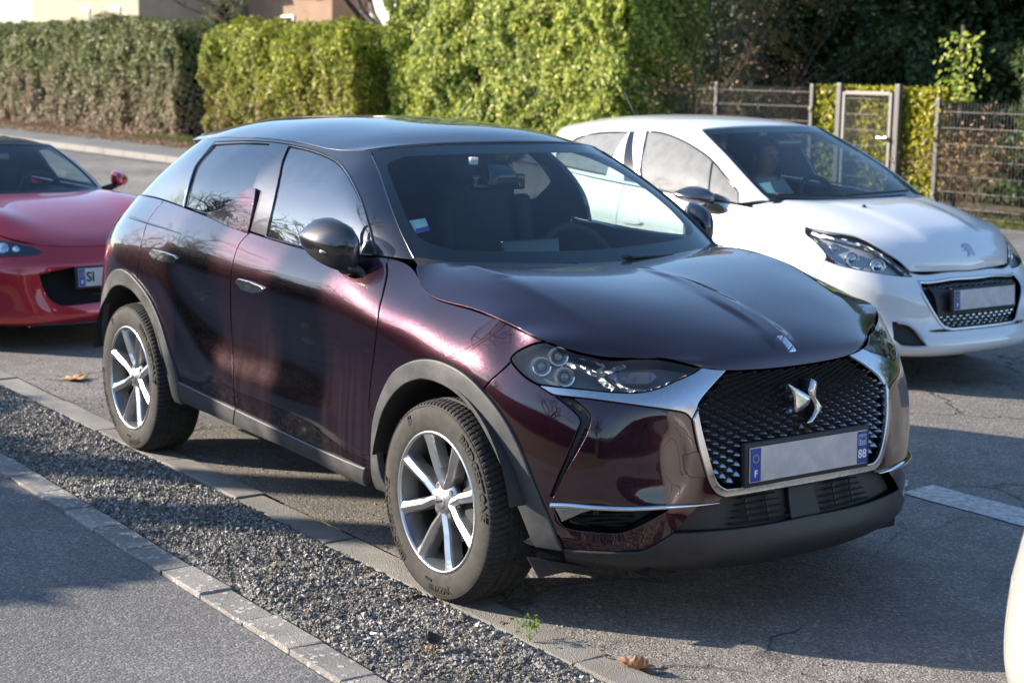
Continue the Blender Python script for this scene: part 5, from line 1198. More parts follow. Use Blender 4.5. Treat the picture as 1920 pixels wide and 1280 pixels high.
def bush(label, pos, h, rng, n=14, m=None, leaf=None, nl=0, depth=2, name='twiggy_bush'):
    root = thing(name, label, 'bush', pos); br = []
    for k in range(n): br += branches(rng, (rng.normal(0, h*.1), rng.normal(0, h*.06), 0), (rng.normal(0, .4), rng.normal(0, .3), 1), h*rng.uniform(.45, .7), h*.0045, depth, .5, .2, (3, 6))
    v, f = branch_mesh(br, 4); mesh_obj('stems', v, f, m or M_TWIG, root)
    if nl:
        tips = np.array([p[-1] for p, r in br]); q = tips[rng.integers(0, len(tips), nl)]+rng.normal(0, .05, (nl, 3)); V, F = leaves(q, rng.normal(size=(nl, 3)), .05, rng, .2); quads_mesh('leaves', V, F, leaf, root)
    return root
M_DRYL = leafmat('dry_leaf', [(0, (.16, .09, .05)), (.5, (.30, .19, .12)), (.9, (.42, .30, .22)), (1, (.14, .17, .05))], .6, .2)
bush('tall brown leafless bush between the bright hedge and the mesh fence', (-14.6, 13.2, 0), 3.5, r3, 20, None, M_DRYL, 3200, 3)
bush('straggly dry bush in front of the low right-hand fence', (-8.35, 12.0, .0), 1.2, r3, 16, None, M_DRYL, 500, 2)
bush('wiry bare shrub filling the gap between the two clipped hedges', (-20.8, 15.0, 0), 4.0, r3, 12, None, M_DRYL, 400, 2)
# grass and leaf litter at the foot of hedges and fence
def tufts(n, x0, x1, y0, y1, h, rng, z=0.0):
    x = rng.uniform(x0, x1, n); y = rng.uniform(y0, y1, n); a = rng.uniform(0, 6.28, n); hh = h*rng.uniform(.4, 1.3, n); w = .006+.004*rng.random(n); lean = rng.normal(0, .45, (n, 2))*hh[:, None]
    A = np.stack([x-w*np.cos(a), y-w*np.sin(a), 0*x+z], 1); B = np.stack([x+w*np.cos(a), y+w*np.sin(a), 0*x+z], 1); T = np.stack([x+lean[:, 0], y+lean[:, 1], z+hh], 1)
    return np.stack([A, B, T], 1).reshape(-1, 3), (np.array([(0, 1, 2)])[None]+(np.arange(n)*3)[:, None, None]).reshape(-1, 3)
M_GRASS = leafmat('verge_grass', [(0, (.05, .075, .02)), (.6, (.12, .14, .04)), (1, (.28, .24, .12))], .6, .3)
v_, f_ = tufts(26000, -16, -2, 11.3, 13.6, .10, r3, -.02); tag(quads_mesh('grass', v_, f_, M_GRASS), 'short green grass at the foot of the mesh fence', 'grass', kind='stuff')
def litter(n, x0, x1, y0, y1, z, rng, s=.07):
    P = np.stack([rng.uniform(x0, x1, n), y1-(y1-y0)*rng.random(n)**1.6, np.full(n, z)+.02*rng.random(n)], 1); return leaves(P, np.tile([0, 0, 1.0], (n, 1)), s, rng, .72, .8)
v_, f_ = litter(9000, -46, -19, 9.9, 11.9, .11, r3); tag(quads_mesh('leaf_litter', v_, f_, M_DRYL), 'brown fallen leaves drifted along the foot of the far hedges', 'leaf litter', kind='stuff')
v_, f_ = tufts(9000, -31, -19, 11.0, 11.6, .13, r3, .08); tag(quads_mesh('grass', v_, f_, M_GRASS), 'grass fringe under the end of the long far hedge', 'grass', kind='stuff')
# ------------------------------------------------------------------ welded mesh fence and gate
M_POST = mat('fence_grey', (.115, .112, .112), .45, .3)
M_WIRE = mat('fence_wire', (.20, .185, .18), .5, .3)
def mesh_fence(label, xs, y, h, pos):
    root = thing('mesh_fence', label, 'fence', pos)
    for i, x in enumerate(xs):
        bm = bmesh.new(); add_box(bm, (x-pos[0], y-pos[1], h/2+.03), (.06, .06, h+.08)); bm_obj('post', bm, M_POST, root, False, .006)
        for z in (.3, h-.25):
            bm = bmesh.new(); add_box(bm, (x-pos[0], y-pos[1]-.04, z), (.05, .02, .03)); bm_obj('clip', bm, M_WIRE, root)
    for a, b in zip(xs[:-1], xs[1:]):
        parts = []
        z = .05
        while z < h:
            for dy in (-.006, .006): parts.append(tube([(a+.035-pos[0], y+dy-pos[1], z), (b-.035-pos[0], y+dy-pos[1], z)], .0042, 4, cap=False))
            z += .195 if abs((z % .8)-.05) > .07 else .10
        for x in np.arange(a+.05, b-.03, .05): parts.append(tube([(x-pos[0], y-pos[1], .03), (x-pos[0], y-pos[1], h+.03)], .0028, 4, cap=False))
        v, f = merge(*parts); mesh_obj('wire_panel', v, f, M_WIRE, root)
mesh_fence('grey welded mesh fence left of the garden gate', (-15.3, -13.37, -11.48), 12.5, 1.55, (-13.4, 12.5, 0))
mesh_fence('lower grey welded mesh fence right of the garden gate', (-9.32, -7.3, -5.3, -3.3), 12.5, 1.41, (-6.3, 12.5, 0))
gt = thing('garden_gate', 'narrow grey metal garden gate overgrown with ivy', 'gate', (-10.42, 12.42, 0))
for x in (-.50, .50): bm = bmesh.new(); add_box(bm, (x, .02, .82), (.08, .08, 1.64)); bm_obj('gate_post', bm, M_POST, gt, False, .006)
for x in (-.40, .40): bm = bmesh.new(); add_box(bm, (x, 0, .78), (.045, .045, 1.5)); bm_obj('gate_upright', bm, M_WIRE, gt, False, .004)
for z in (.06, 1.52): bm = bmesh.new(); add_box(bm, (0, 0, z), (.755, .044, .045)); bm_obj('gate_rail', bm, M_WIRE, gt, False, .004)
bm = bmesh.new(); add_box(bm, (.40, -.06, .95), (.03, .06, .05)); add_box(bm, (.33, -.09, .96), (.13, .02, .02)); bm_obj('gate_handle', bm, M_CHROMEB, gt, False, .003)
pp = [tube([(x, 0, .08), (x, 0, 1.5)], .004, 4) for x in np.arange(-.36, .38, .05)]+[tube([(-.38, 0, z), (.38, 0, z)], .005, 4) for z in np.arange(.25, 1.5, .2)]
v, f = merge(*pp); mesh_obj('gate_mesh', v, f, M_WIRE, gt)
# ------------------------------------------------------------------ houses behind the hedges
def render_wall(name, col):
    m = mat(name, col, .9); n = NT(m); c = n.coord('Object'); n.set(Base_Color=n.mix(n.ramp(n.noise(c, 1.4, 6, .65), [(.35, 0), (.75, .5)]), col, tuple(x*.6 for x in col)), Normal=n.bump(n.noise(c, 60, 4), .02)); return m
def house(label, x0, x1, y0, y1, h, wall, roofc, ridge, wins):
    root = thing('house', label, 'house', ((x0+x1)/2, (y0+y1)/2, 0)); W, D = x1-x0, y1-y0
    bm = bmesh.new(); add_box(bm, (0, 0, h/2), (W, D, h)); bm_obj('wall', bm, wall, root)
    rv = [(-W/2-.4, -D/2-.5, h-.1), (W/2+.4, -D/2-.5, h-.1), (W/2+.4, D/2+.5, h-.1), (-W/2-.4, D/2+.5, h-.1), (-W/2-.4, 0, h+ridge), (W/2+.4, 0, h+ridge)]
    mesh_obj('roof', rv, [(0, 1, 5, 4), (2, 3, 4, 5), (1, 2, 5), (3, 0, 4), (3, 2, 1, 0)], roofc, root, False)
    for wx, wz, ww, wh in wins:
        bm = bmesh.new(); add_box(bm, (wx, -D/2-.01, wz), (ww, .12, wh)); o = bm_obj('window', bm, M_WHITE, root); bm = bmesh.new(); add_box(bm, (wx, -D/2-.06, wz), (ww*.84, .06, wh*.86)); bm_obj('pane', bm, M_PRIVACY, o)
        bm = bmesh.new(); add_box(bm, (wx, -D/2-.1, wz-wh/2-.05), (ww+.2, .26, .08)); bm_obj('sill', bm, M_CONC, o)
    return root
W_STONE = render_wall('beige_stone_wall', (.45, .37, .28)); W_WHITE = render_wall('white_render', (.78, .75, .70)); W_BRN = render_wall('brown_wall', (.30, .20, .14)); ROOFM = render_wall('brown_tiles', (.16, .075, .05))
house('beige stone house behind the left end of the long hedge', -66, -54.5, 21, 30, 6.5, W_STONE, ROOFM, 3, [(3.6, 3.2, .9, 1.4), (.5, 3.2, .9, 1.4)])
house('brown wooden house between the beige house and the white house', -53.5, -47, 25, 33, 5.5, W_BRN, ROOFM, 2.5, [(0, 3, 1, 1.2)])
house('white rendered house behind the low yellow-green hedge', -41, -27.5, 23, 32, 6.5, W_WHITE, ROOFM, 3, [(-3.5, 3.4, 1.4, 1.3), (1.5, 4.6, 1.2, 1.2)])
r4 = np.random.default_rng(21)
bare_tree('street_tree', 'bare tree with pale trunk in front of the white house', (-30.6, 17.5, 0), 9, r4, 3, trunk=.21)
bare_tree('street_tree', 'bare thin tree in front of the brown house', (-41.5, 18.5, 0), 8, r4, 3, trunk=.07, m=M_TWIG)
blob_tree('conifer', 'small green conifer top between brown and white houses', (-44.0, 19.5, 2.6), .75, .75, 1.9, 1500, .12, M_HL1, r4, .08)
# ------------------------------------------------------------------ the street's other side, behind the photographer (seen in reflections, throws the shade)
def row_hedge(label, x0, x1, y0, y1, h, n, rng): return hedge('garden_hedge', label, x0, x1, y0, y1, h, n, .12, M_HL1, M_CORE, rng, faces=(.1, .6, .3, .6), topvar=.18)
def back_hedge(label, x0, x1, y0, y1, h, n):
    root = row_hedge(label, x0, x1, y0, y1, h, n, r4)
    P, Nn = hedge_points(n, x0, x1, y0, y1, h, r4, topvar=.18); P[:, 1] = y0+y1-P[:, 1]; Nn = Nn*[1, -1, 1]; V, F = leaves(P-np.array([(x0+x1)/2, (y0+y1)/2, 0]), Nn, .12, r4); quads_mesh('foliage', V, F, M_HL1, root); return root
back_hedge('garden hedge beside the footpath that shades it', -30, -5.7, -6.3, -5.1, 2.27, 12000)
back_hedge('lower end of the garden hedge beside the footpath', -5.75, -3.85, -6.2, -5.1, 2.07, 3000)
# ------------------------------------------------------------------ shared builder for the other cars
def rect_loop(S, e=.0008, n=40, u0=None, u1=None, v0=None, v1=None):
    a, b, c, d = (e if u0 is None else u0), (S.U-e if u1 is None else u1), (e if v0 is None else v0), (S.V-e if v1 is None else v1)
    return cat(*[np.stack([np.linspace(p[0], q[0], n), np.linspace(p[1], q[1], n)], 1)[:-1] for p, q in (((a, c), (b, c)), ((b, c), (b, d)), ((b, d), (a, d)), ((a, d), (a, c)))])
def green_net(g0, g1, bul, mid=-1.5):
    cols = []
    for a, b, k in zip(g0, g1, bul):
        a, b = np.array(a), np.array(b); m = (a+b)/2
        n = np.array([1.0 if m[0] > mid else -1.0, m[1]*.8, .9]) if abs(a[1]) < .5 else np.array([.8*np.clip((m[0]+.95)/.2, 0, 1)-.5*np.clip((mid-.85-m[0])/.3, 0, 1), 1, .35]); n /= np.linalg.norm(n)
        cols.append([a+(b-a)*t+n*k*4*t*(1-t) for t in (0, .25, .5, .75, 1)])
    return cols
def roof_net(edge, cen, p=3.0):
    return [[(c[0]+(e[0]-c[0])*t**2.6, e[1]*t, e[2]+(c[1]-e[2])*(1-t**p)*(.98 if 0 < t < 1 else 1)) for t in (0, .3, .55, .75, .88, .96, 1.0)] for e, c in zip(edge, cen)]
def circle_arch(x, r, z=.31, n=22, a0=-12, a1=192): return [(x+r*math.cos(math.radians(a)), max(.16, z+r*math.sin(math.radians(a)))) for a in np.linspace(a1, a0, n)]
def simple_wheel(root, x, y, z, R, w, rim, spin=0.0, steer=0.0, base=[None]):
    if (R, w) not in WHEELS: WHEELS[(R, w)] = make_wheel('wheel', R, w, rim, 9, lettering=False, parent=root, tread=False); o = WHEELS[(R, w)]
    else: o = copy_tree(WHEELS[(R, w)], root)
    place_wheel(o, x, y, z, spin, steer); return o
WHEELS = {}
def body_shell(S, root, wells, off=.07, wr=.39):
    stepu, stepv = 120, 22; u = np.linspace(0, S.U, stepu); v = np.linspace(0, S.V, stepv); uu, vv = np.meshgrid(u, v, indexing='ij'); P, N = S.ev(uu.ravel(), vv.ravel()); P = P-N*off
    F = [q for q in grid_faces(stepu, stepv) if all((P[list(q)].mean(0)[0]-x)**2+(P[list(q)].mean(0)[2]-.31)**2 > wr**2 or abs(P[list(q)].mean(0)[1]) < .5 for x in wells)]
    mesh_obj('inner_shell', P, F, M_SHELL, root)
    for x in wells:
        for sg in (-1, 1):
            v_, f_ = lathe([(wr-.01, -.84), (wr-.02, -.5), (.05, -.48)], 24, 'y', math.radians(8), math.radians(172)); mesh_obj('wheel_well', np.array(v_)*[1, -sg, 1]+[x, 0, .31], f_, M_SHELL, root)
# ------------------------------------------------------------------ white hatchback on the road
WP = (-2.385, 3.792, 0)
M_WHITEP = paint('white_paint', (.74, .74, .745), 0.0, .38, .12, dust=.05, streak=False, coat=.9)
M_SILV = mat('silver_trim', (.62, .63, .66), .28, .9)
HB = thing('white_hatchback', 'white hatchback with a driver, standing on the road beyond the crossover', 'car', WP)
def Xr(x, ws_, zs): return [(x, w, z) for w, z in zip(ws_, zs)]
zz = (.19, .25, .33, .44, .57)
HB_SIDE = [
 [(.78, 0, .185), (.885, 0, .225), (.905, 0, .285), (.85, 0, .36), (.82, 0, .47), (.795, 0, .58), (.72, 0, .658)],
 [(.775, .2, .185), (.875, .2, .225), (.895, .2, .285), (.842, .2, .36), (.81, .2, .47), (.782, .2, .58), (.708, .2, .66)],
 [(.72, .40, .185), (.825, .41, .225), (.842, .41, .285), (.805, .40, .36), (.785, .40, .47), (.752, .40, .57), (.652, .42, .664)],
 [(.62, .55, .19), (.71, .57, .225), (.735, .57, .29), (.718, .56, .37), (.703, .56, .48), (.672, .57, .60), (.548, .53, .775)],
 [(.48, .66, .19), (.55, .70, .23), (.57, .70, .30), (.575, .70, .40), (.57, .70, .50), (.545, .69, .66), (.43, .60, .846)],
 [(.32, .74, .19), (.36, .78, .24), (.375, .79, .32), (.38, .795, .43), (.375, .80, .54), (.352, .79, .70), (.27, .698, .873)],
 [(.18, .76, .19), (.18, .805, .25), (.18, .82, .33), (.18, .83, .44), (.18, .835, .57), (.17, .825, .73), (.10, .735, .90)],
 Xr(-.05, (.77, .815, .833, .843, .848, .84, .735), (*zz, .76, .935)),
 Xr(-.35, (.77, .815, .832, .842, .848, .845, .745), (*zz, .78, .968)),
 Xr(-.7, (.77, .81, .828, .838, .846, .85, .775), (*zz, .79, .985)),
 Xr(-1.1, (.77, .81, .826, .836, .845, .852, .79), (*zz, .80, 1.01)),
 Xr(-1.6, (.77, .81, .826, .838, .848, .855, .795), (*zz, .82, 1.04)),
 Xr(-2.1, (.77, .815, .835, .848, .858, .858, .785), (*zz, .84, 1.08)),
 Xr(-2.54, (.77, .815, .84, .855, .862, .85, .75), (*zz, .86, 1.10)),
 Xr(-2.85, (.73, .78, .81, .825, .83, .81, .70), (.21, .27, .35, .46, .59, .86, 1.09)),
 [(-2.98, .66, .23), (-3.04, .71, .29), (-3.07, .735, .37), (-3.08, .74, .48), (-3.07, .735, .61), (-3.02, .70, .86), (-2.93, .60, 1.06)],
 [(-3.05, .45, .24), (-3.13, .48, .30), (-3.165, .50, .38), (-3.175, .50, .49), (-3.165, .50, .62), (-3.11, .48, .86), (-3.0, .42, 1.05)],
 [(-3.07, 0, .24), (-3.16, 0, .30), (-3.195, 0, .38), (-3.205, 0, .49), (-3.195, 0, .62), (-3.14, 0, .86), (-3.03, 0, 1.05)],
]
WA = Surf(full_u(HB_SIDE), True, 320, 70, None, WP); WU0 = WA.U/2; WT = WA.V-.0006
HB_HOOD = [
 [(-.10, 0, 1.005), (-.11, .2, 1.005), (-.14, .4, 1.006), (-.19, .58, 1.008), (-.30, .735, .975)],
 [(.08, 0, .985), (.08, .2, .985), (.06, .38, .984), (.02, .56, .975), (-.05, .735, .936)],
 [(.28, 0, .945), (.28, .19, .945), (.26, .36, .942), (.22, .54, .930), (.10, .735, .902)],
 [(.46, 0, .892), (.46, .18, .892), (.44, .34, .890), (.37, .52, .886), (.27, .698, .873)],
 [(.60, 0, .830), (.60, .16, .829), (.575, .30, .828), (.52, .45, .836), (.43, .60, .846)],
 [(.685, 0, .765), (.68, .14, .764), (.662, .26, .763), (.615, .40, .768), (.548, .53, .775)],
 [(.722, 0, .700), (.716, .12, .700), (.703, .23, .699), (.672, .35, .705), (.618, .46, .712)],
 [(.724, 0, .655), (.716, .11, .656), (.70, .22, .658), (.68, .32, .660), (.652, .42, .664)],
]
def wh_disp(p, u, v):
    q = p.copy(); x, y = p[:, 0], np.abs(p[:, 1]); q[:, 2] += .010*np.clip((x+.1)/.2, 0, 1)*np.clip((.66-x)/.15, 0, 1)/(1+np.exp((y-(.34-.16*np.clip(x, 0, 1)))/.018)); return q
WH = Surf(full_v(HB_HOOD), True, 80, 80, wh_disp, WP)
wg0 = [(-.05, 0, .985), (-.07, .22, .988), (-.11, .42, .992), (-.18, .60, 1.0), (-.26, .69, 1.005), (-.36, .735, .985), (-.55, .765, .985), (-.9, .785, 1.0), (-1.3, .795, 1.022), (-1.75, .792, 1.05), (-2.2, .775, 1.085), (-2.55, .73, 1.10), (-2.82, .64, 1.09), (-2.95, .42, 1.06), (-2.98, .2, 1.055), (-2.99, 0, 1.053)]
wg1 = [(-.90, 0, 1.415), (-.905, .2, 1.414), (-.92, .35, 1.410), (-.95, .46, 1.403), (-.99, .53, 1.393), (-1.06, .575, 1.372), (-1.18, .592, 1.375), (-1.33, .60, 1.382), (-1.55, .60, 1.383), (-1.85, .59, 1.372), (-2.12, .575, 1.350), (-2.35, .55, 1.32), (-2.52, .49, 1.305), (-2.62, .33, 1.31), (-2.65, .16, 1.315), (-2.66, 0, 1.317)]
WG = Surf(full_u(green_net(wg0, wg1, [.012, .013, .016, .024, .030, .036, .036, .036, .038, .04, .04, .03, .02, .02, .02, .02])), True, 260, 40, None, WP); WG0 = WG.U/2
WR = Surf(full_v(roof_net([(-.99, .53, 1.394), (-1.12, .585, 1.374), (-1.35, .60, 1.383), (-1.6, .60, 1.384), (-1.9, .588, 1.370), (-2.15, .572, 1.348), (-2.36, .548, 1.32), (-2.52, .52, 1.30)], [(-.90, 1.417), (-1.0, 1.436), (-1.25, 1.455), (-1.55, 1.462), (-1.9, 1.456), (-2.2, 1.438), (-2.45, 1.410), (-2.70, 1.375)])), False, 80, 80, None, WP)
wafo = WA.find(circle_arch(0, .365), 'xz'); waro = WA.find(circle_arch(-2.538, .365), 'xz')
w_hlt = WA.px(L((1511, 425), (1555, 433), (1580, 436), (1611, 445), (1644, 463), (1686, 486), (1703, 502), (1711, 517), n=3)); w_hlt[:, 1] = np.minimum(w_hlt[:, 1], WT)
w_hll = WA.px(L((1711, 519), (1679, 517), (1621, 508), (1574, 498), (1547, 488), n=3)); w_hlo = WA.px(L((1547, 488), (1549, 476), (1527, 451), (1511, 438), (1511, 425), n=3))
wlamp = cat(w_hlt, w_hll[1:], w_hlo[1:-1])
ufd = WA.find([(-.33, .75)], 'xz')[0][0]; ub = WA.find([(-1.42, .75)], 'xz')[0][0]; uq = WA.find([(-2.32, .98)], 'xz')[0][0]; utail = WA.find([(-3.04, -.71, .70)], '3d')[0][0]
def wtop(a, b, n=30): return np.stack([np.linspace(a, b, n), np.full(n, WT)], 1)
def vline(u, v0, v1, n=12): return np.stack([np.full(n, u), np.linspace(v0, v1, n)], 1)
VB = .05
kf = nearest(wafo, WA.find([(.20, .60)], 'xz')[0]); kd = int(np.abs(wafo[:, 0]-ufd).argmin()) if True else 0
a_l = [q for q in wafo if q[0] > ufd]
fw_ = WA.find([(.335, .60), (.30, .66)], 'xz'); ufb = w_hlo[0]
arch_mid = wafo[(wafo[:, 0] < ufd)]; iA2 = nearest(wafo, WA.find([(.26, .565)], 'xz')[0])
panel('front_wing', WA, cat(wtop(ufd, w_hlt[0][0]), w_hlo[::-1][1:], WA.find([(.33, .63)], 'xz'), wafo[:iA2+1][::-1], vline(ufd, wafo[0][1], WT)[:-1]), M_WHITEP, HB, step=.035)
WFD = panel('front_door', WA, cat(wtop(ub, ufd), vline(ufd, WT, VB)[1:], vline(ub, VB, WT)[:-1]), M_WHITEP, HB, step=.04)
jq = nearest(waro, (uq, .45)); arq = [q for q in waro if q[0] < uq+.4]
WRD = panel('rear_door', WA, cat(wtop(uq, ub), vline(ub, WT, VB)[1:], [waro[0]], waro[:jq+1], vline(uq, waro[jq][1]+.02, WT)[:-1]), M_WHITEP, HB, step=.04)
panel('rear_quarter', WA, cat(wtop(utail, uq), vline(uq, WT, waro[jq][1]+.02)[1:], waro[jq:], [(utail, VB)]), M_WHITEP, HB, step=.04)
vbt = WA.find([(-3.07, -.735, .60)], '3d')[0][1]
RB = panel('rear_bumper', WA, cat([(utail, VB), (WA.U-.001, VB), (WA.U-.001, vbt), (utail, vbt)]), M_WHITEP, HB, step=.05)
panel('tailgate', WA, cat([(utail+.12, vbt), (WA.U-.001, vbt), (WA.U-.001, WT), (utail+.12, WT)]), M_WHITEP, HB, step=.05)
panel('tail_lamp', WA, cat([(utail, vbt), (utail+.12, vbt), (utail+.12, WT), (utail, WT)]), M_RED, HB, step=.05)
WHD = panel('bonnet', WH, rect_loop(WH), M_WHITEP, HB, step=.03, mirror=False, gap=.005, depth=.018)[0]
panel('roof', WR, rect_loop(WR), M_WHITEP, HB, step=.04, mirror=False, gap=.003, depth=.03, r=.004)
WHL = panel('headlamp', WA, wlamp, M_LENS, HB, off=.001, step=.03, gap=.005, depth=.006)
for h_, b_ in zip(WHL, panel('lamp_housing', WA, wlamp, mat('grey_lamp_bowl', (.40, .42, .45), .30, .1), HB, off=-.05, step=.03, gap=.006, depth=-.046, r=.001)): b_.parent = h_
def won(q, off):
    uv = WA.px([q]); p, n = WA.ev(*uv.T); return p[0]+n[0]*off, n[0]
for q, r_ in (((1597, 478), .040), ((1650, 492), .042), ((1562, 458), .028)):
    pos, n_ = won(q, -.045); v_, f_ = lathe([(0, .010), (r_*.5, .008), (r_*.6, .0), (r_*.85, .012), (r_, .014), (r_*1.05, -.01)], 24, 'z'); put_both('projector', orient(v_, pos, (.9, -.4, .1)), f_, M_LAMPG, WHL)
def wribbon(pts, w, off, th=.006):
    uv = WA.px(smooth_line(pts, 5)); P, N = WA.ev(*uv.T); P = P+N*off; T = np.gradient(P, axis=0); T /= np.linalg.norm(T, axis=1)[:, None]; E = np.cross(T, N); V = np.stack([P-E*w/2-N*th, P-E*w/2, P+N*th*.3, P+E*w/2, P+E*w/2-N*th], 1).reshape(-1, 3); F = grid_faces(len(P), 5); return V, F+[q[::-1] for q in F]
v_, f_ = wribbon([(1520, 434), (1560, 444), (1610, 455), (1650, 474), (1685, 494), (1704, 515)], .022, -.015); put_both('daylight_strip', v_, f_, mat('lamp_white', (.8, .82, .84), .25), WHL)
v_, f_ = wribbon([(1524, 445), (1545, 472), (1570, 492), (1620, 502)], .014, -.015); put_both('lamp_trim', v_, f_, M_CHROMEB, WHL)
# grille mouth
gl = WA.px(L((1723, 528), (1727, 545), (1745, 578), (1766, 610), (1785, 617), n=3)); gb = gl[-1]
gtop = gl[0][1]
wg_half = cat(np.stack([np.linspace(WU0, gl[0][0], 14), np.full(14, gtop)], 1), gl[1:], np.stack([np.linspace(gb[0], WU0, 10), np.full(10, gb[1])], 1)[1:])
def wsym(h): h = np.asarray(h, float); m = h[::-1].copy(); m[:, 0] = 2*WU0-m[:, 0]; return dedupe(np.vstack([h, m]))
wgl = wsym(wg_half); WGR = panel('grille', WA, wgl, M_BLACK, HB, off=-.05, step=.06, mirror=False, gap=0, depth=-.045)[0]
low_half = WA.px(L((1673, 603), (1700, 607), (1718, 618), (1730, 632), (1741, 648), n=3))
fog = cat(low_half, WA.px([(1715, 652), (1692, 650), (1676, 636)]))
vl = WA.find([(.82, 0, .315)], '3d')[0][1]; vlt = WA.find([(.84, 0, .352)], '3d')[0][1]
lowg_ = wsym(cat(np.stack([np.linspace(WU0, WU0+.36, 10), np.full(10, vlt)], 1), [(WU0+.43, (vl+vlt)/2)], np.stack([np.linspace(WU0+.40, WU0, 10), np.full(10, vl)], 1)))
i_hi = nearest(wafo, WA.find([(.26, .565)], 'xz')[0])
bump_half = cat([(WU0, WT)], np.stack([np.linspace(WU0+.02, w_hlt[-1][0], 12), np.full(12, WT)], 1), w_hll, WA.find([(.33, .63)], 'xz'), wafo[iA2:], [(wafo[-1][0]-.02, VB)], np.stack([np.linspace(wafo[-1][0]-.05, WU0, 24), np.full(24, VB)], 1))
fogm = fog.copy(); fogm[:, 0] = 2*WU0-fogm[:, 0]
WBP = panel('front_bumper', WA, wsym(bump_half), M_WHITEP, HB, holes=[wgl, fog, fogm, lowg_], step=.035, mirror=False, gap=.003, depth=.03, hole_depth=.04)[0]
panel('lower_grille', WA, lowg_, M_BLACK, HB, off=-.035, step=.06, mirror=False, gap=0, depth=.002)
panel('fog_lamp_recess', WA, fog, M_BLACK, HB, off=-.035, step=.04, gap=0, depth=.002)
strip('fog_trim', WA, low_half[1:], .018, M_SILV, HB, off=.006, thick=.006)
fr = cat(wgl, wgl[:1]); strip('grille_surround', WA, fr, .022, M_SILV, HB, off=.004, thick=.006, mirror=False)
def wlat():
    V, F = [], []
    lo, hi = wgl.min(0), wgl.max(0)
    for b in range(40):
        v = lo[1]+.010+b*.0165
        if v > hi[1]-.006 or (lo[1]+.105 < v < hi[1]-.075): continue
        for a in range(-14, 15):
            c = np.array([WU0+(a+.5*(b % 2))*.052, v])
            if not inside(wgl, c[None])[0] or seg_dist(wgl, c[None])[0] < .012: continue
            q = np.array([c+[-.021, 0], c+[0, .0055], c+[.021, 0], c+[0, -.0055]]); P, N = WA.ev(*q.T); P = P-N*.018; P[1] -= N[1]*.006; P[3] -= N[3]*.006; o = len(V); V += [*P, *(P-N*.02)]; F += [(o+3, o+2, o+1, o)]+[(o+i, o+4+i, o+4+(i+1) % 4, o+(i+1) % 4) for i in range(4)]
    return V, F+[q[::-1] for q in F]
v_, f_ = wlat(); mesh_obj('grille_mesh', v_, f_, MAT['dark_chrome_lattice'], WGR, False)['kind'] = 'stuff'
band = wsym(cat([(WU0, gb[1]+.165), (WU0+.37, gtop-.035), (WU0+.34, gb[1]+.09), (WU0, gb[1]+.085)])); panel('plate_bar', WA, band, M_LIP, HB, off=-.012, step=.05, mirror=False, gap=0, depth=.02)
number_plate(HB, .838, .515, math.radians(-4), dept=False)
strip('bonnet_gap', WA, np.stack([np.linspace(2*WU0-gl[0][0]-.05, gl[0][0]+.05, 40), np.full(40, WT-.006)], 1), .010, M_BLACK, HB, off=.002, mirror=False, thick=.001)
# emblem: a rearing beast, small and dark
lion = [(1803, 459), (1808, 457), (1815, 458), (1820, 463), (1824, 470), (1829, 478), (1826, 479), (1820, 474), (1818, 480), (1814, 481), (1815, 474), (1811, 470), (1805, 472), (1809, 466), (1803, 464)]
P_, N_ = WH.ev(*WH.px(lion).T); inflate('emblem', P_+N_*.003, N_.mean(0), .004, .002, M_CHROME, WHD, .006, .004)
# cabin
w_ws = WG.px(L((1318, 246), (1340, 268), (1363, 291), (1395, 326), (1426, 359), (1441, 372), n=3)); w_ws[0][1] = WG.V-.002; w_ws[-1][1] = .004
WGT = WG.V-.001
wfw = WG.px(cat(L((1206, 352), (1240, 356), (1290, 366), (1340, 376), (1387, 385), n=3), L((1384, 360), (1358, 328), (1330, 296), (1288, 268), (1245, 250), (1213, 246), n=3), L((1207, 275), (1200, 320), n=2)))
wrw = WG.find(cat(L((-1.62, 1.075), (-1.95, 1.095), (-2.20, 1.115), n=3), L((-2.22, 1.18), (-2.10, 1.29), (-1.9, 1.335), (-1.60, 1.352), n=3), [(-1.61, 1.2)]), 'xz')
wfr = cat(w_ws, np.stack([np.linspace(w_ws[-1][0], WG.U-.001, 50), np.full(50, .002)], 1)[1:], np.stack([np.linspace(WG.U-.001, w_ws[0][0], 50), np.full(50, WGT)], 1)[:-1])
panel('cabin_frame', WG, wfr, M_WHITEP, HB, holes=[wfw, wrw], step=.035, gap=.003, depth=.012, hole_depth=.02)
panel('door_window', WG, wfw, M_DUSTG, HB, off=-.006, step=.05, gap=.001, depth=.003); panel('rear_door_window', WG, wrw, M_DUSTG, HB, off=-.006, step=.05, gap=.001, depth=.003)
ub0 = WG.find([(-1.45, 1.2)], 'xz')[0][0]; panel('door_pillar', WG, cat([(ub0-.055, .03), (ub0+.06, .03), (ub0+.03, WGT-.05), (ub0-.03, WGT-.05)]), M_GLOSS, HB, off=.002, step=.05, gap=0, depth=.003)
wl_ = cat(wfw, wfw[:1]); strip('window_trim', WG, wl_, .012, M_GLOSS, HB, off=.002, thick=.003); strip('window_trim', WG, cat(wrw, wrw[:1]), .012, M_GLOSS, HB, off=.002, thick=.003)
dl = WG.px(L((1335, 300), (1330, 330), (1327, 362), n=4)); strip('quarter_divider', WG, dl, .014, M_BLACK, HB, off=-.002, thick=.003)
def wgsym(h): h = np.asarray(h, float); m = h[::-1].copy(); m[:, 0] = 2*WG0-m[:, 0]; return np.vstack([h, m])
wwsh = cat(np.stack([np.linspace(WG0, w_ws[0][0], 16), np.full(16, WGT)], 1), w_ws[1:-1], np.stack([np.linspace(w_ws[-1][0], WG0, 16), np.full(16, .003)], 1))
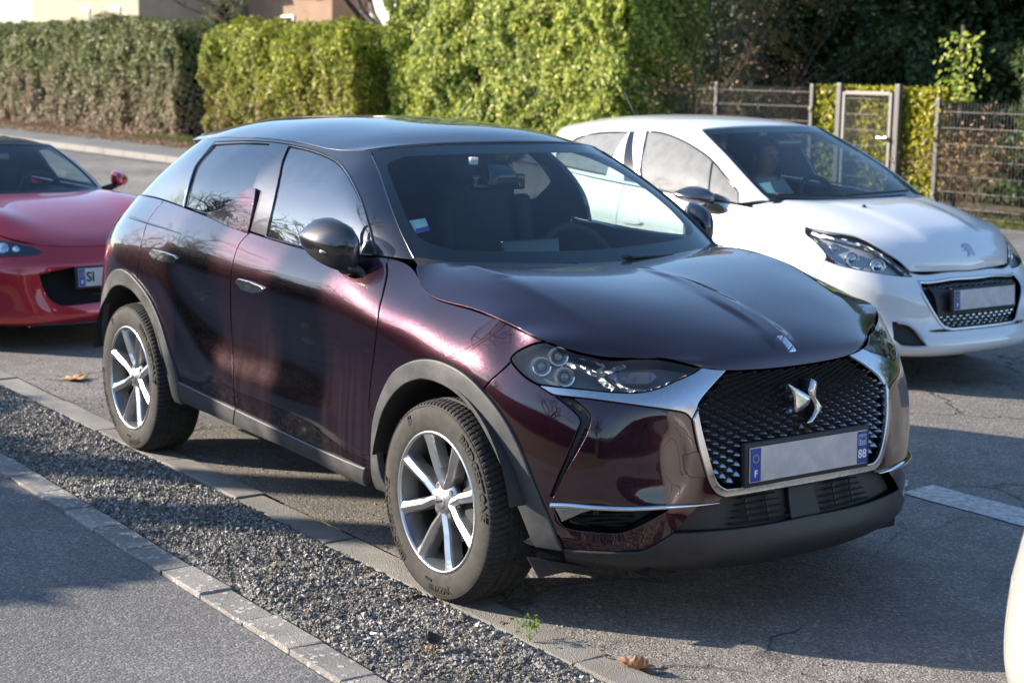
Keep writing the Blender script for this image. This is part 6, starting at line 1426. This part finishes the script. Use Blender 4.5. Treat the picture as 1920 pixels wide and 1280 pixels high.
WWS = panel('windscreen', WG, wgsym(wwsh), M_WSCREEN, HB, off=-.003, step=.06, mirror=False, gap=.003, depth=.003)[0]
inn = np.stack([WG0+(w_ws[:, 0]-WG0)*.945, np.clip(w_ws[:, 1], .07, WGT-.05)], 1); fr_in = wgsym(cat([(WG0, WGT-.05)], inn, [(WG0, .07)]))
panel('windscreen_border', WG, wgsym(wwsh), M_GLOSS, WWS, holes=[dedupe(fr_in)], off=-.008, step=.05, mirror=False, gap=.003, depth=.001)
ol2 = [(-.80, 1.035), (-.83, 1.055), (-.875, 1.052), (-.92, 1.032), (-.95, 1.008), (-.93, .975), (-.88, .955), (-.82, .955), (-.79, .985)]
WM = mirror_unit(HB, (-.62, -.87, 1.0), ol2, .15, mat('dark_silver_cap', (.16, .17, .19), .22, .9), M_GLOSS, M_SILV, None)
for sg, ob in zip((1, -1), WM):
    rings = []
    for t in np.linspace(0, 1, 7): rings.append([(-.56-.04*t+(.09-.04*t)*math.cos(k*math.pi/8), -.80-.06*t, .935+.03*t+(.035-.012*t)*math.sin(k*math.pi/8)) for k in range(16)])
    v, f = loft_rings(rings); o_ = mesh_obj('mirror_foot', np.array(v)*[1, sg, 1], f, M_BLACK, ob); bm = bmesh.new(); bm.from_mesh(o_.data); bmesh.ops.recalc_face_normals(bm, faces=bm.faces); bm.to_mesh(o_.data); bm.free()
panel('door_handle', WA, WA.find([(-1.36, .80), (-1.33, .82), (-1.20, .822), (-1.15, .80), (-1.20, .785), (-1.33, .785)], 'xz'), M_WHITEP, HB, off=.018, step=.03, gap=0, depth=.025, r=.008)
panel('door_handle', WA, WA.find([(-2.26, .83), (-2.23, .85), (-2.10, .852), (-2.05, .83), (-2.10, .815), (-2.23, .815)], 'xz'), M_WHITEP, HB, off=.018, step=.03, gap=0, depth=.025, r=.008)
cw = []
for t in np.linspace(-1, 1, 31):
    p = WG.ev([WG0+t*(w_ws[-1][0]-WG0)], [.001])[0][0]; w_ = WH.ev([.001], [WH.V/2+t*(WH.V/2-.002)])[0][0]; cw.append([p+[-.02, 0, .01], p+[.03, 0, -.01], (p+w_)/2-[0, 0, .02], w_-[0, 0, .015]])
mesh_obj('scuttle', np.array(cw).reshape(-1, 3), grid_faces(31, 4), M_BLACK, HB)
def wwip(a, b):
    P = []
    for t in np.linspace(0, 1, 8):
        uv = WG.px([np.array(a)*(1-t)+np.array(b)*t]); p, n = WG.ev(*uv.T); P.append(p[0]+n[0]*.014)
    v, f = tube(P, .008, 6); mesh_obj('wiper_arm', v, f, M_BLACK, HB)
wwip((1455, 368), (1600, 371)); wwip((1575, 371), (1700, 361))
for q in ((1620, 388), (1755, 378)):
    uv = WH.px([q]); p, n = WH.ev(*uv.T); v, f = lathe([(.0, .014), (.008, .012), (.013, .004), (.015, -.003)], 12, 'z'); mesh_obj('washer_jet', np.array(v)+p[0], f, M_BLACK, WHD)
for q, m_ in (([(1423, 341), (1445, 338), (1450, 350), (1430, 354)], MAT['sticker_green']), ([(1431, 353), (1450, 350), (1459, 364), (1444, 367)], MAT['sticker_green'])):
    P, N = WG.ev(*WG.px(q).T); mesh_obj('windscreen_sticker', P-N*.012, [(0, 1, 2, 3)], m_, WWS, False)
for y in (-.34, .34): seat(HB, -1.20, y, .55, M_SEAT, .95)
bk = rbox('rear_bench', (-1.95, 0, .58), (.5, 1.2, .18), M_SEAT, HB, .05); rbox('bench_back', (-.28, 0, .34), (.16, 1.2, .58), M_SEAT, bk, .05, (0, math.radians(-16), 0))
dv = []
for t in np.linspace(-1, 1, 21):
    y = -t*.68; hump = .07*math.exp(-((y-.34)/.18)**2); xb = -.16-.10*t*t; dv.append([(xb, y, .94), (xb-.15, y, .96+hump*.3), (xb-.36, y, .965+hump), (xb-.48, y, .93+hump*.8), (xb-.52, y, .86), (xb-.5, y, .6)])
mesh_obj('dashboard', np.array(dv).reshape(-1, 3), grid_faces(21, 6), M_DASH, HB); steering_wheel(HB, (-.80, .34, .93), .165, M_DASH, math.radians(-25))
rbox('inside_mirror', (-.78, .02, 1.30), (.03, .22, .06), M_GLOSS, HB, .012)
v, f = tube([(-2.27, 0, 1.42), (-2.34, 0, 1.50), (-2.42, 0, 1.60)], [.006, .004, .003], 6); mesh_obj('aerial', v, f, M_BLACK, HB)
body_shell(WA, HB, (0, -2.538)); bm = bmesh.new(); add_box(bm, (-1.25, 0, .24), (3.4, 1.3, .10)); bm_obj('underbody', bm, M_SHELL, HB)
for x, y in ((0, -.735), (0, .735), (-2.538, -.735), (-2.538, .735)): simple_wheel(HB, x, y, .305, .308, .195, .205, .3*x)
# driver: one continuous body, seated, hands on the wheel
def person(label, pos, shirt, skin, hair, trousers):
    J = [((0, 0, .62), .14), ((.02, 0, .80), .14), ((.03, 0, .98), .155), ((.01, 0, 1.09), .09), ((.015, 0, 1.13), .055), ((.03, 0, 1.18), .075), ((.035, 0, 1.25), .095), ((.02, 0, 1.31), .085), ((.01, 0, 1.345), .05)]
    E = [(i, i+1) for i in range(8)]
    for s in (-1, 1):
        o = len(J); J += [((.0, s*.17, 1.045), .062), ((.12, s*.25, .86), .046), ((.30, s*.17, .87), .036), ((.36, s*.15, .90), .026), ((.41, s*.14, .93), .030)]; E += [(3, o), (o, o+1), (o+1, o+2), (o+2, o+3), (o+3, o+4)]
        o = len(J); J += [((.10, s*.10, .60), .095), ((.48, s*.13, .60), .075), ((.62, s*.13, .30), .05), ((.70, s*.13, .22), .04)]; E += [(0, o), (o, o+1), (o+1, o+2), (o+2, o+3)]
    me = bpy.data.meshes.new('p'); me.from_pydata([j[0] for j in J], E, []); ob = bpy.data.objects.new('p', me); COL.objects.link(ob)
    sk = ob.modifiers.new('s', 'SKIN'); 
    for v, j in zip(me.skin_vertices[0].data if me.skin_vertices else [], J): v.radius = (j[1], j[1])
    if me.skin_vertices: me.skin_vertices[0].data[0].use_root = True
    ob.modifiers.new('d', 'SUBSURF').levels = 2; bpy.context.view_layer.update()
    m2 = bpy.data.meshes.new_from_object(ob.evaluated_get(bpy.context.evaluated_depsgraph_get())); bpy.data.objects.remove(ob); bpy.data.meshes.remove(me)
    m2.name = 'person'; m2.materials.clear()
    for m_ in (shirt, skin, trousers): m2.materials.append(m_)
    for p in m2.polygons:
        c = p.center; p.use_smooth = True; p.material_index = 1 if c.z > 1.105 or (c.x > .33 and c.z > .8) else (2 if c.z < .68 else 0)
    root = link(bpy.data.objects.new('person', m2)); root.location = pos; tag(root, label, 'person')
    v, f = lathe([(.0, .112), (.045, .105), (.083, .07), (.098, .02), (.094, -.03), (.075, -.06)], 20, 'z'); hv_ = np.array(v)+[.005, 0, 1.275]; hv_ = np.array([(x-.012 if x > .06 and z < 1.30 else x, y, z) for x, y, z in hv_]); hh = mesh_obj('hair', hv_, [q for q in f if not (np.mean([hv_[i][0] for i in q]) > .05 and np.mean([hv_[i][2] for i in q]) < 1.31)], hair, root)
    parts = [lathe([(0, .016), (.012, .0), (.014, -.02), (0, -.028)], 8, 'z')]; nv = np.array(parts[0][0])*[1, .8, 1]+[.132, 0, 1.235]; mesh_obj('nose', nv, parts[0][1], skin, root)
    for s in (-1, 1):
        v, f = lathe([(0, .012), (.009, .008), (.011, 0), (.009, -.008), (0, -.012)], 10, 'z'); mesh_obj('eye', np.array(v)*[.6, 1.2, .7]+[.118, s*.034, 1.262], f, M_SHELL, root); mesh_obj('ear', np.array(v)*[1.4, .7, 2.6]+[.02, s*.099, 1.245], f, skin, root)
        hands = [tube([(.40+.012*k*0, s*(.14-.012*k), .935+.012*k), (.43, s*(.14-.014*k), .955+.012*k), (.425, s*(.12-.014*k), .975+.010*k)], .008, 6) for k in range(4)]+[tube([(.39, s*.125, .92), (.415, s*.105, .94), (.42, s*.10, .96)], .009, 6)]
        v, f = merge(*hands); mesh_obj('fingers', v, f, skin, root)
    v, f = lathe([(0, .004), (.02, 0), (0, -.004)], 10, 'z'); mesh_obj('mouth', np.array(v)*[.5, 1, 1]+[.124, 0, 1.196], f, mat('lips', (.32, .10, .08), .5), root)
    return root
person('driver in a pale shirt at the wheel of the white hatchback', (WP[0]-1.34, WP[1]+.34, .0-.06), mat('pale_shirt', (.55, .53, .60), .85), mat('skin', (.50, .27, .19), .55), mat('dark_hair', (.02, .015, .012), .6), mat('dark_trousers', (.03, .03, .04), .9))
# ------------------------------------------------------------------ red roadster behind
RPX = (-5.992, .0315, 0, .1317)
M_REDP = paint('red_paint', (.50, .010, .026), .5, .34, .4, dust=.06, streak=False)
RS = thing('red_roadster', 'low red roadster with black soft top parked behind the crossover', 'car', RPX[:3], RPX[3])
rz_ = (.14, .19, .27, .38, .49)
RS_SIDE = [
 [(.70, 0, .15), (.785, 0, .185), (.80, 0, .25), (.76, 0, .36), (.765, 0, .47), (.75, 0, .555), (.68, 0, .63)],
 [(.69, .24, .15), (.775, .24, .185), (.79, .24, .25), (.75, .24, .36), (.752, .24, .47), (.735, .24, .555), (.66, .24, .635)],
 [(.62, .43, .15), (.71, .44, .185), (.725, .44, .25), (.705, .44, .37), (.695, .44, .48), (.67, .44, .56), (.59, .42, .65)],
 [(.50, .59, .15), (.59, .61, .19), (.605, .61, .26), (.60, .61, .38), (.59, .61, .49), (.555, .60, .575), (.46, .57, .69)],
 [(.35, .70, .15), (.43, .735, .19), (.445, .74, .27), (.45, .74, .39), (.44, .74, .50), (.41, .73, .60), (.29, .66, .77)],
 Xr(.15, (.76, .80, .82, .83, .835, .82, .69), (*rz_, .68, .825)), Xr(-.15, (.76, .80, .82, .83, .838, .828, .69), (*rz_, .69, .85)),
 Xr(-.55, (.74, .785, .805, .815, .828, .828, .72), (*rz_, .68, .865)), Xr(-1.0, (.74, .785, .805, .815, .83, .835, .735), (*rz_, .69, .88)),
 Xr(-1.5, (.74, .785, .808, .82, .838, .845, .74), (*rz_, .71, .895)), Xr(-2.0, (.75, .80, .825, .84, .855, .855, .73), (*rz_, .73, .915)),
 Xr(-2.31, (.75, .80, .83, .845, .858, .85, .71), (*rz_, .74, .915)), Xr(-2.65, (.70, .76, .79, .81, .815, .79, .65), (.18, .24, .31, .42, .53, .75, .89)),
 [(-2.85, .60, .22), (-2.92, .66, .28), (-2.94, .68, .35), (-2.95, .69, .45), (-2.94, .68, .55), (-2.90, .65, .75), (-2.82, .55, .86)],
 [(-2.95, .35, .23), (-3.03, .38, .29), (-3.06, .40, .36), (-3.065, .40, .46), (-3.05, .40, .56), (-3.01, .38, .75), (-2.92, .32, .86)],
 [(-2.97, 0, .23), (-3.05, 0, .29), (-3.08, 0, .36), (-3.085, 0, .46), (-3.07, 0, .56), (-3.03, 0, .75), (-2.94, 0, .86)]]
QA = Surf(full_u(RS_SIDE), True, 240, 50, None, RPX); QU0 = QA.U/2; QT = QA.V-.0006
RS_HOOD = [
 [(-.36, 0, .885), (-.37, .2, .885), (-.40, .40, .885), (-.46, .58, .885), (-.56, .72, .866)],
 [(-.15, 0, .872), (-.16, .2, .872), (-.18, .40, .876), (-.20, .57, .884), (-.22, .69, .852)],
 [(.08, 0, .838), (.08, .2, .838), (.07, .38, .846), (.06, .56, .862), (.08, .69, .833)],
 [(.30, 0, .785), (.30, .19, .786), (.29, .36, .796), (.275, .53, .812), (.27, .665, .776)],
 [(.48, 0, .725), (.48, .17, .726), (.465, .32, .732), (.44, .47, .735), (.42, .60, .712)],
 [(.61, 0, .672), (.605, .15, .673), (.585, .28, .677), (.555, .40, .682), (.51, .52, .678)],
 [(.678, 0, .632), (.672, .12, .633), (.658, .24, .637), (.63, .34, .643), (.592, .418, .649)]]
QH = Surf(full_v(RS_HOOD), True, 70, 70, None, RPX)
qg0 = [(-.34, 0, .878), (-.35, .2, .879), (-.38, .40, .879), (-.44, .55, .877), (-.50, .63, .872), (-.62, .70, .868), (-.9, .73, .876), (-1.25, .735, .886), (-1.6, .72, .90), (-1.95, .66, .905), (-2.2, .50, .90), (-2.28, .25, .90), (-2.3, 0, .90)]
qg1 = [(-.93, 0, 1.195), (-.935, .2, 1.192), (-.945, .34, 1.186), (-.965, .44, 1.178), (-.99, .50, 1.168), (-1.03, .525, 1.155), (-1.12, .535, 1.16), (-1.25, .54, 1.163), (-1.42, .53, 1.155), (-1.6, .50, 1.13), (-1.72, .38, 1.12), (-1.76, .2, 1.125), (-1.77, 0, 1.127)]
QG = Surf(full_u(green_net(qg0, qg1, [.012, .013, .016, .02, .024, .028, .03, .03, .035, .04, .03, .02, .02], -1.2)), True, 180, 36, None, RPX); QG0 = QG.U/2; QGT = QG.V-.001
QR = Surf(full_v(roof_net([(-.99, .50, 1.169), (-1.06, .53, 1.158), (-1.2, .54, 1.164), (-1.35, .535, 1.158), (-1.5, .515, 1.142), (-1.66, .47, 1.125)], [(-.93, 1.197), (-1.0, 1.214), (-1.15, 1.226), (-1.35, 1.226), (-1.55, 1.205), (-1.78, 1.13)])), False, 50, 60, None, RPX)
def qsym(h, c=None): c = QU0 if c is None else c; h = np.asarray(h, float); m = h[::-1].copy(); m[:, 0] = 2*c-m[:, 0]; return dedupe(np.vstack([h, m]))
qafo = QA.find(circle_arch(.02, .345, .30), 'xz'); qaro = QA.find(circle_arch(-2.31, .345, .30), 'xz')
qm = QA.px(L((73, 516), (100, 509), (140, 502), (184, 497), n=3)); ql = QA.px(L((73, 516), (82, 543), (95, 562), (112, 572), n=3)); qb = QA.px(L((112, 572), (145, 575), (178, 576), n=3))
vtop = QA.find([(.755, 0, .515)], '3d')[0][1]; vbot = QA.find([(.77, 0, .30)], '3d')[0][1]
mouth = qsym(cat(smooth_line(np.array([(QU0, vtop), qm[6], qm[0]]), 6), ql[1:], smooth_line(np.array([qb[1], (QU0, vbot)]), 5)))
RSM = panel('grille', QA, mouth, M_BLACK, RS, off=-.08, step=.06, mirror=False, gap=0, depth=-.075)[0]
ufd2 = QA.find([(-.50, .6)], 'xz')[0][0]; ub2 = QA.find([(-1.62, .6)], 'xz')[0][0]; ut2 = QA.find([(-2.9, -.66, .6)], '3d')[0][0]
bh = cat(np.stack([np.linspace(QU0, ufd2-.03, 50), np.full(50, QT)], 1), vline(ufd2, QT, .03), qafo[::1][:0], np.stack([np.full(2, qafo[0][0]), [.03, .04]], 1), qafo, np.stack([np.linspace(qafo[-1][0]-.02, QU0, 24), np.full(24, .03)], 1))
panel('nose_panel', QA, qsym(bh), M_REDP, RS, holes=[mouth], step=.04, mirror=False, gap=.003, depth=.02, hole_depth=.05)
panel('door', QA, cat(np.stack([np.linspace(ub2, ufd2, 30), np.full(30, QT)], 1), vline(ufd2, QT, .08)[1:], vline(ub2, .08, QT)[:-1]), M_REDP, RS, step=.06)
panel('rear_wing', QA, cat(np.stack([np.linspace(QA.U-.001, ub2, 30), np.full(30, QT)], 1), vline(ub2, QT, .05)[1:], qaro, [(QA.U-.001, .05)]), M_REDP, RS, step=.06)
RSH = panel('bonnet', QH, rect_loop(QH), M_REDP, RS, step=.035, mirror=False, gap=.003, depth=.016)[0]
qlamp = QA.px([(-40, 449), (0, 450), (30, 455), (60, 463), (83, 473), (60, 479), (30, 481), (0, 482), (-30, 478), (-48, 465)])
RL = panel('headlamp', QA, qlamp, mat('dark_lamp_glass', (.02, .03, .045), .08, .2, Coat_Weight=1.0), RS, off=.004, step=.03, gap=0, depth=.01)
for q, r_ in (((5, 466), .036), ((30, 468), .020), ((-25, 464), .03)):
    uv = QA.px([q]); p, n = QA.ev(*uv.T); v_, f_ = lathe([(0, .008), (r_*.7, .005), (r_*.8, .002), (r_, .004), (r_*1.05, -.01)], 20, 'z'); put_both('projector', orient(v_, p[0]+n[0]*.004, n[0]), f_, M_LAMPG, RL)
for z in (.335, .385, .44):
    P = [(.70-.3*(y/.4)**2*.35, y, z) for y in np.linspace(-.34, .34, 14)]; v, f = tube(P, .006, 6); mesh_obj('grille_bar', v, f, M_GLOSS, RSM)
panel('lower_lip', QA, qsym(cat(np.stack([np.linspace(QU0, QU0+.5, 14), np.full(14, .07)], 1), np.stack([np.linspace(QU0+.52, QU0, 14), np.full(14, .004)], 1))), M_GLOSS, RS, off=.006, step=.05, mirror=False, gap=0, depth=.03)
hp = number_plate(RS, .785, .455, math.radians(-3), dept=False); pl_ = [c for c in hp.children][0]
v, f = text_mesh('SI', .082, .0006, 'LEFT', bold=.001); mesh_obj('plate_number', [(.0045+a[2], -.208+a[0], a[1]) for a in v], f, M_SHELL, pl_, False)
v, f = lathe([(0, .008), (.035, .006), (.042, .002), (.046, -.002)], 24, 'x'); mesh_obj('nose_badge', np.array(v)*[1, 1, .8]+[.742, 0, .575], f, M_CHROMEB, RS)
q_ws = QG.find([(-.99, -.50, 1.166), (-.90, -.535, 1.115), (-.76, -.575, 1.03), (-.62, -.61, .945), (-.515, -.632, .882)], '3d'); q_ws[0][1] = QGT-.001; q_ws[-1][1] = .004
qf = cat(q_ws, np.stack([np.linspace(q_ws[-1][0], QG.U-.001, 40), np.full(40, .002)], 1)[1:], np.stack([np.linspace(QG.U-.001, q_ws[0][0], 40), np.full(40, QGT)], 1)[:-1])
qw = QG.find(cat(L((-.74, .905), (-1.0, .905), (-1.32, .915), n=3), L((-1.38, 1.0), (-1.36, 1.12), n=2), L((-1.2, 1.135), (-1.08, 1.125), (-.92, 1.04), (-.80, .95), n=3)), 'xz')
panel('soft_top', QG, qf, plastic('soft_top_cloth', (.012, .012, .013), .85, .001, .1), RS, holes=[qw], step=.04, gap=.002, depth=.012, hole_depth=.02)
panel('roof', QR, rect_loop(QR), MAT['soft_top_cloth'], RS, step=.05, mirror=False, gap=.001, depth=.02)
panel('door_window', QG, qw, M_GLASS, RS, off=-.006, step=.05, gap=.001, depth=.003)
qwsh = cat(np.stack([np.linspace(QG0, q_ws[0][0], 14), np.full(14, QGT)], 1), q_ws[1:-1], np.stack([np.linspace(q_ws[-1][0], QG0, 14), np.full(14, .003)], 1))
RWS = panel('windscreen', QG, qsym(qwsh, QG0), M_WSCREEN, RS, off=-.003, step=.06, mirror=False, gap=.003, depth=.003)[0]
inn = np.stack([QG0+(q_ws[:, 0]-QG0)*.94, np.clip(q_ws[:, 1], .03, QGT-.03)], 1); panel('windscreen_border', QG, qsym(qwsh, QG0), M_GLOSS, RWS, holes=[qsym(cat([(QG0, QGT-.03)], inn, [(QG0, .03)]), QG0)], off=.002, step=.05, mirror=False, gap=.003, depth=.006)
olr = [(-.78, .965), (-.80, .985), (-.85, .985), (-.905, .965), (-.935, .935), (-.92, .905), (-.87, .885), (-.80, .885), (-.775, .91)]
RM_ = mirror_unit(RS, (-.62, -.85, .935), olr, .13, M_REDP, M_GLOSS, M_REDP, None)
for sg, ob in zip((1, -1), RM_): v, f = tube([(-.64, sg*-.72, .86), (-.64, sg*-.79, .885), (-.63, sg*-.83, .90)], [.03, .022, .02], 8); mesh_obj('mirror_foot', v, f, M_BLACK, ob)
for y in (-.36, .36): seat(RS, -1.28, y, .38, M_SEAT, .9)
dv = []
for t in np.linspace(-1, 1, 17):
    y = -t*.60; hump = .05*math.exp(-((y-.36)/.17)**2); xb = -.45-.12*t*t; dv.append([(xb, y, .855), (xb-.14, y, .86+hump*.4), (xb-.28, y, .85+hump), (xb-.34, y, .78), (xb-.32, y, .5)])
mesh_obj('dashboard', np.array(dv).reshape(-1, 3), grid_faces(17, 5), M_DASH, RS); steering_wheel(RS, (-.86, .36, .82), .17, M_DASH, math.radians(-20)); rbox('inside_mirror', (-.82, 0, 1.10), (.03, .2, .055), M_GLOSS, RS, .012)
body_shell(QA, RS, (.02, -2.31), wr=.37); bm = bmesh.new(); add_box(bm, (-1.15, 0, .22), (3.2, 1.2, .10)); bm_obj('underbody', bm, M_SHELL, RS)
for x, y in ((.02, -.73), (.02, .73), (-2.31, -.73), (-2.31, .73)): simple_wheel(RS, x, y, .305, .308, .20, .212, .4*x)
# ------------------------------------------------------------------ white car ahead, only its rear corner reaches into the picture
WC = copy_tree(HB); WC.name = 'white_car'; WC.location = (5.192, .06, 0); WC['label'] = 'rounded rear corner of a cream white car at the right edge of the photo'
M_CREAM = paint('cream_paint', (.40, .388, .368), 0.0, .35, .1, dust=.05, streak=False, coat=.9)
for o in WC.children_recursive:
    for sl in o.material_slots:
        if sl.material in (M_WHITEP, M_RED): sl.link = 'OBJECT'; sl.material = M_CREAM
# ------------------------------------------------------------------ small things on the ground
M_BLEAF = mat('brown_leaf', (.30, .13, .06), .65); _n = NT(M_BLEAF); _c = _n.coord('Object'); _n.set(Base_Color=_n.ramp(_n.noise(_c, 30, 5), [(.3, (.20, .085, .04)), (.7, (.42, .22, .12))]), Normal=_n.bump(_n.noise(_c, 70, 4), .004))
def leaf(label, pos, s, lobes, curl, rz, tilt=(0, 0), m=None, name='fallen_leaf', colv=None):
    """a dry lobed leaf, curled, with its stalk"""
    n = 48; V = [(0, 0, 0)]; F = []
    for i in range(n):
        a = 2*math.pi*i/n; r = s*(.55+.45*abs(math.cos(a*lobes/2))**.7)*(1.15 if math.cos(a) > 0 else .85); x, y = r*math.cos(a), r*math.sin(a); V.append((x*.5, y*.5, 0))
    for i in range(n):
        x, y, _ = V[1+i]; V.append((x*2, y*2, 0))
    out = []
    for x, y, _ in V:
        d = math.hypot(x, y)/s; out.append((x*(1-.18*curl*d), y*(1-.35*curl*d*abs(y)/s), curl*s*(.55*(y/s)**2+.25*(x/s)**2-.12*math.sin(5*x/s)*abs(y)/s)))
    for i in range(n): j = (i+1) % n; F += [(0, 1+i, 1+j), (1+i, 1+n+i, 1+n+j, 1+j)]
    root = thing(name, label, 'leaf', pos, rz); root.rotation_euler = (tilt[0], tilt[1], rz)
    o = mesh_obj('blade', out, F, m or M_BLEAF, root); o.modifiers.new('s', 'SOLIDIFY').thickness = .0008
    v, f = tube([(-s*.8, 0, curl*s*.12), (-s*1.3, .01*s, s*.10), (-s*1.75, -.1*s, s*.42)], [.0022, .0016, .0014], 6); mesh_obj('stalk', v, f, m or M_BLEAF, root)
leaf('large curled brown leaf lying at the gutter in the right foreground', (.865, -.745, .014), .068, 5, 1.0, math.radians(35), (math.radians(-25), math.radians(8)))
leaf('flat tan maple leaf on the road left of the rear wheel', tuple(at_z(np.array((137., 710.)), .006)), .085, 7, .35, .6, m=mat('tan_leaf', (.46, .27, .13), .7))
leaf('dark curled dead leaf on the gravel in the foreground', tuple(at_z(np.array((812., 1206.)), .05)), .050, 3, 1.3, 2.5, (.2, .1), mat('black_leaf', (.045, .032, .026), .6))
leaf('small ochre leaf scrap on the gravel', tuple(at_z(np.array((803., 1215.)), .045)), .016, 3, .9, 1.0, m=mat('tan_leaf'))
leaf('tiny brown leaf scrap on a gutter slab near the front wheel', tuple(at_z(np.array((942., 1166.)), .010)), .010, 3, .8, 1.9)
leaf('brown leaf scrap on the shaded road before the crossover', tuple(at_z(np.array((1078., 1166.)), .006)), .013, 3, .8, .4)
wd = thing('weed', 'small green weed sprouting between gravel and gutter slab', 'plant', tuple(at_z(np.array((992., 1200.)), .012)))
br = []
for k in range(7): br += branches(r4, (0, 0, 0), (r4.normal(0, .5), r4.normal(0, .5), 1), .055, .0012, 1, .6, .2, (2, 4))
v, f = branch_mesh(br); mesh_obj('stems', v, f, mat('weed_stem', (.30, .36, .14), .6), wd)
tips = np.array([p[-1] for p, r in br]); q = tips[r4.integers(0, len(tips), 90)]+r4.normal(0, .006, (90, 3)); V, F = leaves(q, r4.normal(size=(90, 3)), .012, r4, .2); quads_mesh('leaves', V, F, leafmat('weed_leaf', [(0, (.06, .14, .02)), (1, (.22, .34, .06))], .5, .3), wd)
v, f = tube([(0, 0, 0), (.03, .012, .004)], .004, 8); tag(mesh_obj('paper_scrap', v, f, M_WHITE), 'tiny white paper scrap lying on the gravel', 'paper').location = tuple(at_z(np.array((695., 1186.)), .052))
# ------------------------------------------------------------------ trees behind the photographer
for lab, p, h, d in (('tall bare tree whose trunk shades the front door', (-7.05, -7.1, 0), 12, 2), ('tall bare tree whose trunk shades the rear door', (-8.0, -7.15, 0), 12.5, 2)):
    bare_tree('bare_tree', lab, p, h, r4, d, trunk=.15, group='bare trees behind the photographer', fork=.86)
base_tree = bare_tree('bare_tree', 'bare spreading tree behind the garden hedge', (-24.5, -12.5, 0), 10, r4, 4, trunk=.2, group='bare trees behind the photographer')
for i, (x, y, s, a) in enumerate(((-19.5, -14.5, 1.0, 1), (-36, -15, 1.2, 3), (-46, -15, 1.3, .4), (-8, -21, 1.0, 4), (4, -20, 1.0, 5), (13, -13, .9, .8), (19, -3, 1.1, 2), (21, 7, 1.2, 3.4), (16, -16, 1.1, 1.4), (-60, -30, 1.6, 1.0), (30, 2, 1.3, 2.2))):
    c = copy_tree(base_tree); c.location = (x, y, 0); c['label'] = 'leafless garden tree of the row across the footpath'; c.scale = (s, s, s); c.rotation_euler = (0, 0, a)
back_hedge('garden hedge beside the footpath behind the photographer', 7.5, 26, -8.2, -6.9, 1.9, 5000)
back_hedge('dark boundary hedge far behind the photographer', -60, 30, -24, -21.5, 4.2, 14000)
hx = back_hedge('boundary hedge at the far end of the parking row', -12, 12, -1, .4, 2.2, 6000); hx.location = (24, 1, 0); hx.rotation_euler = (0, 0, math.radians(-90))
